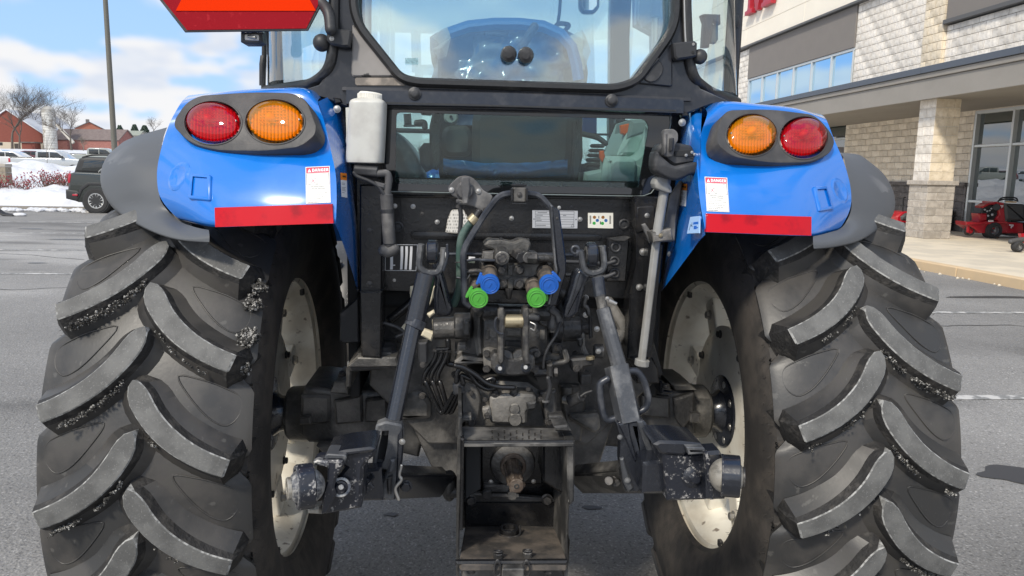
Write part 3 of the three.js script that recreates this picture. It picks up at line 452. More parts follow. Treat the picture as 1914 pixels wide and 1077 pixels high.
// ---------------------------------------------------------------- left background: snow island, shrubs, vehicles, farm
{
  const xs = lin(-46, 6, 150), zs = lin(-23.4, -46, 90);
  const hf = (x, z) => { const edge = -23.7 - 0.05 * (x + 12) * 0.2, D = edge - z; const n = fbm3(x * 0.9, 2, z * 0.9, 5) - 0.5, n2 = fbm3(x * 3.1, 4, z * 3.1, 4) - 0.5; let h = -0.12; if (D > 0) h = 0.12 + 0.42 * sst(0.1, 1.3, D + n * 1.2) + 0.18 * sst(1.5, 4.5, D) + 0.78 * sst(5, 11, D + n * 2) * (0.7 + 1.3 * (fbm3(x * 0.35 + 4, 1, z * 0.1, 3) - 0.3)) - 0.75 * sst(16.5, 21.5, D) + n * 0.42 * sst(0, 1, D) + n2 * 0.3 * sst(0, 0.6, D); return h; };
  const s = M('snow', gridSheet(xs, zs, hf), snowMat); s.userData.kind = 'stuff'; tag(s, 'ploughed snow bank along the far curb of the lot', 'snow');
  struct(M('curb', gridSheet(lin(-46, -5, 40), [-23.45, -23.46, -23.75, -23.76], (x, z) => z > -23.455 ? 0 : z > -23.7 ? 0.14 : z > -23.755 ? 0.14 : -0.1), mt({ roughness: 0.9 }, [0.2, 0.185, 0.165])));
  // clods of snow at the curb foot
  const cl = []; for (let i = 0; i < 46; i++) { const g = new THREE.IcosahedronGeometry(rr(0.04, 0.14), 1), p = g.attributes.position; for (let k = 0; k < p.count; k++) { const f = 0.75 + 0.5 * noise3(p.getX(k) * 20 + i, p.getY(k) * 20, p.getZ(k) * 20); p.setXYZ(k, p.getX(k) * f * 1.5, p.getY(k) * f * 0.7, p.getZ(k) * f); } g.computeVertexNormals(); g.translate(rr(-15.2, -11.6), 0.03, -23.3 + rr(-0.1, 0.7) * rnd()); cl.push(g); }
  const c = M('snow_clods', cl, snowMat); c.userData.kind = 'stuff'; tag(c, 'broken snow clods scattered at the foot of the curb', 'snow');
}
{
  const g = based('rubber_strip', far(8, 404, 21.6)); g.position.y = 0; tag(g, 'bent black rubber strip lying on the asphalt at the left edge', 'rubber strip');
  const m = mt({ roughness: 0.6 }, [0.02, 0.02, 0.022]);
  M('strip', sweep([V(-0.25, 0.2, 0), V(-0.12, 0.14, 0.02), V(0, 0.06, 0.04), V(0.14, 0.03, 0.05), V(0.3, 0.03, 0.06)], flat(0.16, 0.05), V(0, 1, 0.3)), m, g);
  M('snow_lump', new THREE.IcosahedronGeometry(0.1, 2).scale(2, 0.6, 1).translate(0.42, 0.04, 0), snowMat, g);
}
// berry shrubs
const twigMat = mt({ roughness: 0.8 }, [0.16, 0.09, 0.07]), berryMat = mt({ roughness: 0.5 }, [0.3, 0.02, 0.03]);
function stick(a, b, r1, r2, n = 4) { const d = b.clone().sub(a), L = d.length(); const g = new THREE.CylinderGeometry(r2, r1, L, n, 1, true); g.translate(0, L / 2, 0); g.applyQuaternion(new THREE.Quaternion().setFromUnitVectors(V(0, 1, 0), d.divideScalar(L))); return g.translate(a.x, a.y, a.z); }
function shrub(px, py, D, w, h, lab) {
  const p = far(px, py, D), g = based('berry_shrub', p); tag(g, lab, 'shrub', 'red berry shrubs in the snow'); const tw = [], be = [];
  for (let i = 0; i < 110; i++) { let a = V(rr(-w, w) * 0.5, -0.1, rr(-0.3, 0.3)); let d = V(rr(-1, 1) * 0.8, rr(0.5, 1.2), rr(-0.7, 0.7)).normalize(); for (let k = 0; k < 4; k++) { const b = a.clone().addScaledVector(d, h * rr(0.15, 0.36)); tw.push(stick(a, b, 0.012 - k * 0.002, 0.01 - k * 0.002)); if (k > 0) for (let q = 0; q < 4; q++) if (rnd() < 0.2) { const s = new THREE.OctahedronGeometry(rr(0.018, 0.034), 0); s.translate(b.x + rr(-0.06, 0.06), b.y + rr(-0.05, 0.05), b.z + rr(-0.05, 0.05)); be.push(s); } a = b; d = d.add(V(rr(-0.6, 0.6), rr(-0.35, 0.5), rr(-0.5, 0.5))).normalize(); } }
  M('branches', tw, twigMat, g); M('berries', be, berryMat, g);
}
shrub(18, 356, 26.5, 1.5, 0.62, 'berry shrub at the left edge of the snow bank by the tan post'); shrub(105, 346, 28.5, 1.2, 0.62, 'berry shrub in the snow just behind the dark SUV');
{
  const p = far(7, 335, 27.2), g = based('stone_post', p); tag(g, 'tan square stone post rising from the snow at the left edge', 'post'); const m = mt({ roughness: 0.9, map: dusty([0.3, 0.26, 0.2], [0.2, 0.17, 0.13], 0.4, 0.7, 281, 0.4) });
  for (let i = 0; i < 3; i++) M('stone_course', bx(-0.19 + (i % 2) * 0.01, 0.19, -0.15 + i * 0.2, 0.045 + i * 0.2, -0.2, 0.2, 0.02), m, g); M('cap_stone', bx(-0.21, 0.21, 0.45, 0.56, -0.22, 0.22, 0.02), mt({ roughness: 0.9 }, [0.4, 0.37, 0.32]), g);
}
// bare trees
const bark = mt({ roughness: 0.95 }, [0.115, 0.095, 0.08]), barkPale = mt({ roughness: 0.95 }, [0.2, 0.17, 0.14]);
function tree(name, px, py, D, H, spread, lab, o = {}) {
  const p = far(px, py, D), g = based(name, p); tag(g, lab, 'tree', o.group || 'bare trees by the farm'); const tr = [], br = []; const gen = o.gen || 6;
  function grow(a, d, L, r, k) {
    const n = 3; let q = a; for (let i = 0; i < n; i++) { d = d.clone().add(V(rr(-1, 1), rr(-0.3, 0.5), rr(-1, 1)).multiplyScalar(0.12 + 0.03 * k)).normalize(); const b = q.clone().addScaledVector(d, L / n); (k < 2 ? tr : br).push(stick(q, b, r * (1 - i * 0.12), r * (1 - (i + 1) * 0.12), k < 2 ? 6 : 3)); if (k > 0 && k < gen && rnd() < 0.6) grow(b, d.clone().add(V(rr(-1.4, 1.4), rr(-0.3, 0.5), rr(-1.2, 1.2)).multiplyScalar(spread)).normalize(), L * rr(0.5, 0.8), r * 0.45, k + 1); q = b; }
    if (k < gen) { const m = 2 + (rnd() < 0.45 ? 1 : 0); for (let i = 0; i < m; i++) grow(q, d.clone().add(V(rr(-1.4, 1.4), rr(-0.25, 0.45), rr(-1.2, 1.2)).multiplyScalar(spread)).normalize(), L * rr(0.7, 0.92), r * 0.55, k + 1); }
  }
  grow(V(0, -0.5, 0), V(0, 1, 0), H * (o.bole || 0.3), o.r || 0.3, 0);
  M('trunk', tr, o.pale ? barkPale : bark, g); M('crown', br, o.pale ? barkPale : bark, g);
}
tree('bare_tree', 22, 280, 178, 14, 0.55, 'tall bare tree in front of the red barn gable', { r: 0.32, bole: 0.34 });
tree('bare_tree', 79, 280, 192, 14.5, 0.75, 'wide bare tree directly left of the white silo', { r: 0.36, bole: 0.3 });
tree('bare_tree', 133, 279, 174, 11, 0.75, 'bare tree with round crown right of the silo', { r: 0.26, bole: 0.28 });
tree('bare_tree', 35, 280, 176, 6, 0.5, 'short bare trunk against the barn wall', { r: 0.26, bole: 0.6, gen: 3 });
tree('bare_tree', 3, 278, 190, 14, 0.6, 'bare tree cut by the left edge behind the barn', { r: 0.3 });
tree('bare_tree', 155, 279, 170, 5.2, 0.8, 'low pale bush tree in front of the long red barn', { r: 0.12, bole: 0.2, gen: 5, pale: true });
tree('bare_tree', 287, 252, 300, 7, 0.8, 'distant bare tree just above the grey flare', { r: 0.2, gen: 5 });
tree('sapling', 84.5, 322, 42, 2.6, 0.25, 'thin bare sapling in the snow before the silver pickup', { r: 0.02, bole: 0.5, gen: 2, group: 'saplings' });
function conifer(px, py, D, H, w, lab) { const g = based('pine_tree', far(px, py, D)); tag(g, lab, 'tree', 'dark pines on the skyline'); M('trunk', stick(V(0, -0.5, 0), V(0, H, 0), 0.2, 0.03, 6), bark, g); const lf = []; for (let i = 0; i < 420; i++) { const t = Math.pow(rnd(), 0.8), y = H * (0.12 + 0.88 * t), R = w * (1 - t) * (0.6 + 0.5 * rnd()) + 0.15, a = rnd() * 6.283; const c = new THREE.ConeGeometry(rr(0.1, 0.22), rr(0.5, 0.9), 4); c.rotateZ(1.9); c.rotateY(-a); c.translate(Math.cos(a) * R, y, Math.sin(a) * R); lf.push(c); } M('crown', lf, mt({ roughness: 0.9 }, [0.03, 0.05, 0.035]), g); }
conifer(252, 256, 260, 4.2, 1.6, 'small dark pine left of the taller pine on the skyline'); conifer(271, 260, 250, 4.4, 2.2, 'broad dark pine close to the grey flare'); conifer(224, 250, 280, 3.0, 1.2, 'small pine tip right behind the light pole');
// red barn
{
  const D = 184, k = D / F, b = far(18, 281, D), g = based('red_barn', b); tag(g, 'red gabled barn with stone base left of the silo', 'barn');
  const red = mt({ roughness: 0.85, map: tex(256, 3, (x, y) => lerp3([0.165, 0.043, 0.03], [0.215, 0.064, 0.045], tf(x, y, 20, 291, 4))) }), W = 60 * k, he = 33 * k, ha = 74 * k, L = 22;
  const s = new THREE.Shape([[-W, 2], [W, 2], [W, he], [0, ha], [-W, he]].map(a => new THREE.Vector2(...a))); M('wall', new THREE.ExtrudeGeometry(s, { depth: L, bevelEnabled: false }).translate(0, 0, -L), red, g);
  M('stone_base', bx(-W - 0.05, W + 0.05, -1, 2.0, -L, 0.06), mt({ roughness: 0.9 }, [0.47, 0.41, 0.32]), g);
  const snowRoof = mt({ roughness: 0.7 }, [0.62, 0.64, 0.68]), th = Math.atan2(ha - he, W), rl = Math.hypot(W, ha - he) + 0.6;
  for (const s1 of [-1, 1]) { const q = box(rl, 0.25, L + 0.8, 0.02); q.translate(rl / 2, 0, 0); q.rotateZ(-th); if (s1 < 0) q.rotateY(Math.PI); q.translate(0, ha + 0.1, -L / 2); M('roof', q, snowRoof, g); }
  M('door', bx(1.2, 2.6, -0.4, 1.7, 0.05, 0.16), mt({ roughness: 0.8 }, [0.05, 0.04, 0.035]), g); M('opening', bx(-3.4, -1.6, 1.2, 1.9, 0.05, 0.14), mt({ roughness: 0.8 }, [0.03, 0.03, 0.03]), g);
  const sh = based('red_shed', far(58, 281, 180)); tag(sh, 'small red lean-to shed at the foot of the barn beside the silo', 'shed'); M('wall', bx(-1.5, 1.5, -1, 1.7, -1.5, 1.2), red, sh); M('roof', bx(-1.8, 1.8, 1.7, 2.0, -1.7, 1.5), mt({ roughness: 0.9 }, [0.13, 0.11, 0.1]), sh);
}
{
  const D = 182, k = D / F, g = based('silo', far(95, 281, D)); tag(g, 'weathered white silo with grey dome standing right of the red barn', 'silo'); const R = 11.3 * k, H = 76 * k;
  const st = mt({ roughness: 0.9, map: tex(512, 7, (x, y) => { const f = tf(x, y, 8, 301, 6), v = tf(x * 3 % 1, y, 9, 303, 4); return lerp3([0.64, 0.63, 0.59], [0.27, 0.24, 0.2], sst(0.5, 0.74, f * 0.75 + v * 0.3)); }) });
  M('wall', lathe([[R, 0], [R, H]], V(0, -1, 0), V(0, H, 0), 28), st, g);
  for (let y = 0.4; y < H; y += 0.62) M('hoop', ring(V(0, y, 0), V(0, y + 0.08, 0), R + 0.035, R - 0.01, 28), mt({ roughness: 0.8 }, [0.4, 0.38, 0.35]), g);
  M('dome', lathe(Array.from({ length: 9 }, (_, i) => [R * 1.02 * Math.cos(i / 8 * 1.57), R * 1.1 * Math.sin(i / 8 * 1.57)]), V(0, H - 1, 0), V(0, H + 2, 0), 28), mt({ roughness: 0.6, map: dusty([0.42, 0.41, 0.38], [0.2, 0.18, 0.15], 0.4, 0.7, 305, 3) }), g);
  const ch = based('grain_chute', far(121, 250, 181)); tag(ch, 'pale slanting grain chute running down from the silo', 'chute'); M('chute', stick(V(-1.8, 2.2, 0), V(1.9, -2.2, 0), 0.42, 0.42, 8), mt({ roughness: 0.8 }, [0.5, 0.47, 0.42]), ch);
}
function gable(name, px, py, D, w, he, hr, L, wall, roof, turn, lab, cat, o = {}) {
  const g = based(name, far(px, py, D)); g.rotation.y = turn; tag(g, lab, cat); const s = new THREE.Shape([[-w / 2, -1], [w / 2, -1], [w / 2, he], [0, hr], [-w / 2, he]].map(a => new THREE.Vector2(...a)));
  M('wall', new THREE.ExtrudeGeometry(s, { depth: L, bevelEnabled: false }).translate(0, 0, -L / 2), wall, g); const th = Math.atan2(hr - he, w / 2), rl = Math.hypot(w / 2, hr - he) + 0.4;
  for (const s1 of [-1, 1]) { const q = box(rl, 0.2, L + 0.7, 0.02); q.translate(rl / 2, 0, 0); q.rotateZ(-th); if (s1 < 0) q.rotateY(Math.PI); q.translate(0, hr + 0.08, 0); M('roof', q, roof, g); }
  if (o.chim) M('chimney', bx(-0.5, 0.5, hr - 1, hr + 1.2, -o.chim, -o.chim + 1), mt({ roughness: 0.9 }, [0.18, 0.16, 0.15]), g);
  for (const [z, y] of o.win || []) M('window', bx(w / 2 - 0.02, w / 2 + 0.05, y, y + 0.9, z, z + 0.7), mt({ roughness: 0.3 }, [0.05, 0.05, 0.055]), g);
}
const redWood = mt({ roughness: 0.9, map: tex(256, 3, (x, y) => lerp3([0.24, 0.095, 0.08], [0.34, 0.16, 0.135], tf(x, y, 14, 311, 4))) }), brownRoof = mt({ roughness: 0.9, map: tex(256, 4, (x, y) => lerp3([0.13, 0.1, 0.095], [0.2, 0.165, 0.155], tf(x, y, 10, 313, 5))) });
gable('long_barn', 176, 279, 190, 7, 2.3, 4.9, 18.5, redWood, brownRoof, Math.PI / 2 - 0.2, 'long low faded red barn with brown roof behind the light pole', 'barn', { win: [[-6, 0.6], [-3, 0.6], [0.5, 0.6], [4, 0.6]] });
gable('brick_house', 166, 256, 235, 8.5, 2.2, 4.4, 9, mt({ roughness: 0.9 }, [0.36, 0.14, 0.09]), mt({ roughness: 0.8 }, [0.12, 0.13, 0.14]), 0.5, 'brick house with dark roof and chimney above the long barn', 'house', { chim: 3 });
gable('farm_shed', 228, 260, 240, 6, 1.2, 2.6, 13, mt({ roughness: 0.9 }, [0.4, 0.36, 0.32]), mt({ roughness: 0.8 }, [0.26, 0.28, 0.24]), Math.PI / 2, 'low shed with greenish roof right of the brick house', 'shed');
// tree line on the ridge
{ const br = []; for (let i = 0; i < 800; i++) { const px = rr(-80, 1400), p = far(px, 262 + px * 0.018 * 0.4, rr(380, 460)); p.y = hgt(0, p.z); const h = rr(3, 9); br.push(stick(p, p.clone().add(V(rr(-1.2, 1.2), h, rr(-1, 1))), 0.16, 0.03, 3)); for (let k = 0; k < 5; k++) { const q = p.clone().add(V(0, h * rr(0.35, 0.9), 0)); br.push(stick(q, q.clone().add(V(rr(-1.8, 1.8), rr(0.6, 2), rr(-1, 1))), 0.06, 0.02, 3)); } } const m = M('distant_woods', br, mt({ roughness: 1 }, [0.17, 0.155, 0.15])); m.userData.kind = 'stuff'; tag(m, 'far line of bare woods along the horizon', 'woods'); }
// lamp post
{ const b = far(215, 300, 27), g = based('lamp_post', V(b.x, 0.4, b.z)); tag(g, 'tall bronze parking lot lamp post behind the dark SUV', 'lamp post'); const m = mt({ roughness: 0.6 }, [0.13, 0.125, 0.105]); M('pole', cyl(V(0, 0, 0), V(0, 9, 0), 0.105, 0.075, 14), m, g); M('base', cyl(V(0, -0.4, 0), V(0, 0.4, 0), 0.25, 0.25, 18), concrete, g); M('lamp_head', bx(-0.2, 0.7, 8.95, 9.1, -0.18, 0.18), m, g); }
// vehicles
const carGlass = mt({ roughness: 0.05, clearcoat: 1, clearcoatRoughness: 0.02 }, [0.018, 0.022, 0.024]), tyreMat = mt({ roughness: 0.85 }, [0.03, 0.03, 0.031]), trimBlk = mt({ roughness: 0.55 }, [0.025, 0.026, 0.028]), lampRed = mt({ roughness: 0.2, clearcoat: 1 }, [0.42, 0.01, 0.03]), rimSilver = mt({ roughness: 0.3, metalness: 0.6 }, [0.6, 0.6, 0.59]);
const side2 = pts => new THREE.Shape(pts.map(a => new THREE.Vector2(...a)));
function carWheel(g, x, r, w, zf, spokes) {
  const t = M('wheel', lathe([[r * 0.62, 0], [r * 0.9, 0], [r, w * 0.2], [r, w * 0.8], [r * 0.9, w], [r * 0.62, w], [r * 0.6, w * 0.5], [r * 0.62, 0]], V(x, r, zf - w), V(x, r, zf), 32), tyreMat, g);
  M('rim', [ring(V(x, r, zf - 0.07), V(x, r, zf - 0.01), r * 0.64, r * 0.55, 30), cyl(V(x, r, zf - 0.08), V(x, r, zf - 0.02), r * 0.1, r * 0.08, 12), ...Array.from({ length: spokes }, (_, i) => { const a = i / spokes * 6.283 + 0.3, s = []; for (const o of [-0.2, 0.2]) { const p = V(x + Math.cos(a + o) * r * 0.34, r + Math.sin(a + o) * r * 0.34, zf - 0.035), q = V(x + Math.cos(a + o * 1.1) * r * 0.58, r + Math.sin(a + o * 1.1) * r * 0.58, zf - 0.025); s.push(stick(p, q, r * 0.045, r * 0.05, 6)); } const p = V(x + Math.cos(a) * r * 0.34, r + Math.sin(a) * r * 0.34, zf - 0.035); s.push(stick(V(x + Math.cos(a - 0.25) * r * 0.34, r + Math.sin(a - 0.25) * r * 0.34, zf - 0.033), V(x + Math.cos(a + 0.25) * r * 0.34, r + Math.sin(a + 0.25) * r * 0.34, zf - 0.033), r * 0.045, r * 0.045, 6)); return join(s); })], rimSilver, t);
  M('rim_face', cyl(V(x, r, zf - w * 0.6), V(x, r, zf - 0.06), r * 0.6, r * 0.56, 24), trimBlk, t);
}
function vehicle(o) {
  // local: +x forward, near side at z = 0, far side at z = -w
  const g = based(o.name, o.p); g.rotation.y = o.turn || 0; tag(g, o.label, o.cat, o.group);
  const exw = (name, pts, z0, z1, m, bv = 0.05, par = g) => M(name, toCreasedNormals(new THREE.ExtrudeGeometry(side2(pts), { depth: Math.abs(z0 - z1) - 2 * bv, bevelEnabled: true, bevelThickness: bv, bevelSize: bv, bevelOffset: -bv, bevelSegments: 3 }).translate(0, 0, Math.min(z0, z1) + bv), 0.7), m, par);
  const body = exw('body', o.body, 0, -o.w, o.paint, 0.07); const cab = exw('cabin', o.cabin, -0.09, -o.w + 0.09, o.roofPaint || o.paint, 0.09);
  for (const w of o.windows) { exw('window', w, -0.083, -0.13, carGlass, 0.008, cab); }
  if (o.rearGlass) M('rear_window', o.rearGlass(), carGlass, cab);
  for (const x of o.wheels) { const m = M('wheel_arch', cyl(V(x, o.r * 1.02, -0.3), V(x, o.r * 1.02, 0.004), o.r * 1.16, o.r * 1.16, 30), trimBlk, body); carWheel(g, x, o.r, 0.23, 0.02, o.spokes || 6); carWheel(g, x, o.r, 0.23, -o.w + 0.24, 3); }
  (o.extra || (() => {}))(g, exw); return g;
}
{
  const paint = mt({ roughness: 0.22, clearcoat: 1, clearcoatRoughness: 0.04, metalness: 0.25 }, [0.028, 0.034, 0.031]), p = far(128, 397, 23.6); p.y = 0;
  vehicle({ name: 'parked_suv', p, turn: 0.0, w: 1.85, r: 0.395, paint, roofPaint: trimBlk, label: 'dark grey off-road style SUV parked by the snow bank', cat: 'SUV', wheels: [0.86, 3.5], spokes: 6,
    body: [[0.02, 0.45], [0.3, 0.34], [3.9, 0.34], [4.35, 0.5], [4.38, 0.95], [4.1, 1.1], [3.2, 1.22], [0.3, 1.31], [0.1, 1.25], [0.04, 0.95], [0.0, 0.72]],
    cabin: [[0.18, 1.27], [3.2, 1.2], [2.75, 1.62], [2.5, 1.76], [0.6, 1.78], [0.36, 1.72], [0.22, 1.4]],
    windows: [[[0.42, 1.33], [1.25, 1.31], [1.25, 1.66], [0.55, 1.67]], [[1.32, 1.31], [2.15, 1.29], [2.15, 1.65], [1.32, 1.66]], [[2.2, 1.29], [2.95, 1.27], [2.6, 1.63], [2.2, 1.65]]],
    extra: (g, ex) => {
      ex('bumper', [[-0.06, 0.45], [0.3, 0.36], [0.42, 0.6], [0.3, 0.72], [-0.05, 0.74]], 0.02, -1.87, trimBlk, 0.05);
      ex('tail_lamp', [[0.03, 0.96], [0.1, 0.94], [0.16, 1.22], [0.08, 1.26]], 0.008, -0.3, lampRed, 0.015); ex('reflector', [[0.16, 0.54], [0.32, 0.54], [0.32, 0.6], [0.16, 0.6]], 0.03, -0.1, lampRed, 0.008);
      const rail = tube([V(0.45, 1.76, -0.2), V(0.7, 1.83, -0.2), V(1.5, 1.845, -0.2), V(2.4, 1.8, -0.2)], 0.028); M('roof_rail', rail, trimBlk, g); ex('arch_trim', [[0.36, 0.5], [0.48, 0.74], [0.68, 0.88], [1.04, 0.88], [1.24, 0.74], [1.36, 0.5], [1.44, 0.5], [1.3, 0.82], [1.08, 0.97], [0.64, 0.97], [0.42, 0.82], [0.28, 0.5]], 0.02, -0.05, trimBlk, 0.008);
      M('pillar_strip', stick(V(0.98, 1.31, -0.06), V(1.42, 1.7, -0.1), 0.03, 0.03, 6), mt({ roughness: 0.4 }, [0.22, 0.23, 0.23]), g); M('door_seam', stick(V(1.45, 0.5, 0.003), V(1.45, 1.28, 0.003), 0.008, 0.008, 4), trimBlk, g);
    } });
}
const silver = mt({ roughness: 0.25, clearcoat: 1, metalness: 0.3 }, [0.5, 0.52, 0.53]);
function pickup(p, turn, paint, lab) {
  return vehicle({ name: 'pickup_truck', p, turn, w: 2.0, r: 0.41, paint, label: lab, cat: 'pickup truck', wheels: [1.2, 4.88], spokes: 5,
    body: [[0.0, 0.6], [0.3, 0.5], [5.5, 0.5], [5.85, 0.7], [5.88, 1.12], [5.6, 1.24], [4.2, 1.33], [1.9, 1.32], [0.02, 1.32]],
    cabin: [[1.98, 1.28], [4.5, 1.28], [4.05, 1.62], [3.75, 1.88], [3.4, 1.95], [2.2, 1.93], [2.03, 1.8]],
    windows: [[[2.2, 1.36], [3.05, 1.36], [3.05, 1.8], [2.22, 1.8]], [[3.12, 1.36], [4.2, 1.36], [3.7, 1.78], [3.12, 1.8]]],
    extra: (g, ex) => { ex('tail_lamp', [[0, 0.95], [0.16, 0.95], [0.16, 1.26], [0, 1.26]], 0.012, -0.25, lampRed, 0.01); ex('bed_rail', [[0.05, 1.32], [1.95, 1.32], [1.95, 1.37], [0.05, 1.37]], 0.002, -0.14, trimBlk, 0.01); ex('mirror', [[3.95, 1.34], [4.2, 1.34], [4.18, 1.52], [3.98, 1.5]], 0.2, 0.02, trimBlk, 0.02); } });
}
{ const p = far(17, 325, 60); pickup(p, 0.06, silver, 'silver pickup truck parked across behind the snow bank'); }
function sedan(p, turn, paint, lab) { return vehicle({ name: 'parked_car', p, turn, w: 1.8, r: 0.33, paint, label: lab, cat: 'car', group: 'cars in the far row', wheels: [0.85, 3.55], spokes: 5, body: [[0, 0.4], [0.3, 0.28], [4.2, 0.28], [4.5, 0.5], [4.45, 0.78], [3.6, 0.92], [0.5, 0.98], [0.05, 0.9]], cabin: [[0.4, 0.94], [3.4, 0.9], [2.75, 1.3], [2.4, 1.42], [1.3, 1.43], [0.9, 1.33]], windows: [[[0.75, 0.98], [1.8, 0.97], [1.8, 1.34], [1.2, 1.34]], [[1.86, 0.97], [3.0, 0.95], [2.5, 1.32], [1.86, 1.34]]] }); }
{ const p = far(-40, 313, 84); p.y = hgt(p.x, p.z); sedan(p, 0, mt({ roughness: 0.2, clearcoat: 1 }, [0.36, 0.42, 0.5]), 'pale blue car at the left edge behind the pickup'); const q = far(22, 311, 82); q.y = hgt(q.x, q.z); sedan(q, 0.5, mt({ roughness: 0.2, clearcoat: 1 }, [0.12, 0.035, 0.04]), 'dark red car seen above the pickup bed'); const r = far(-30, 318, 66); r.y = hgt(r.x, r.z) + 0.2; sedan(r, 0, mt({ roughness: 0.25, clearcoat: 1 }, [0.62, 0.62, 0.62]), 'white car nose at the left edge beside the pickup tailgate'); const s = far(120, 318, 70); s.y = hgt(s.x, s.z) + 0.1; pickup(s, 0.1, mt({ roughness: 0.25, clearcoat: 1 }, [0.3, 0.32, 0.3]), 'grey pickup cab showing between the silver pickup and the SUV'); }

// ---------------------------------------------------------------- tractor: rear wheels
const tractor = G('tractor');
tag(tractor, 'blue and black farm tractor with cab seen from behind, big lugged tyres and rear hitch', 'tractor');
const AY = 0.74, TX = 0.767, PITCHA = 2 * Math.PI / 22;
const D2 = Math.PI / 180;
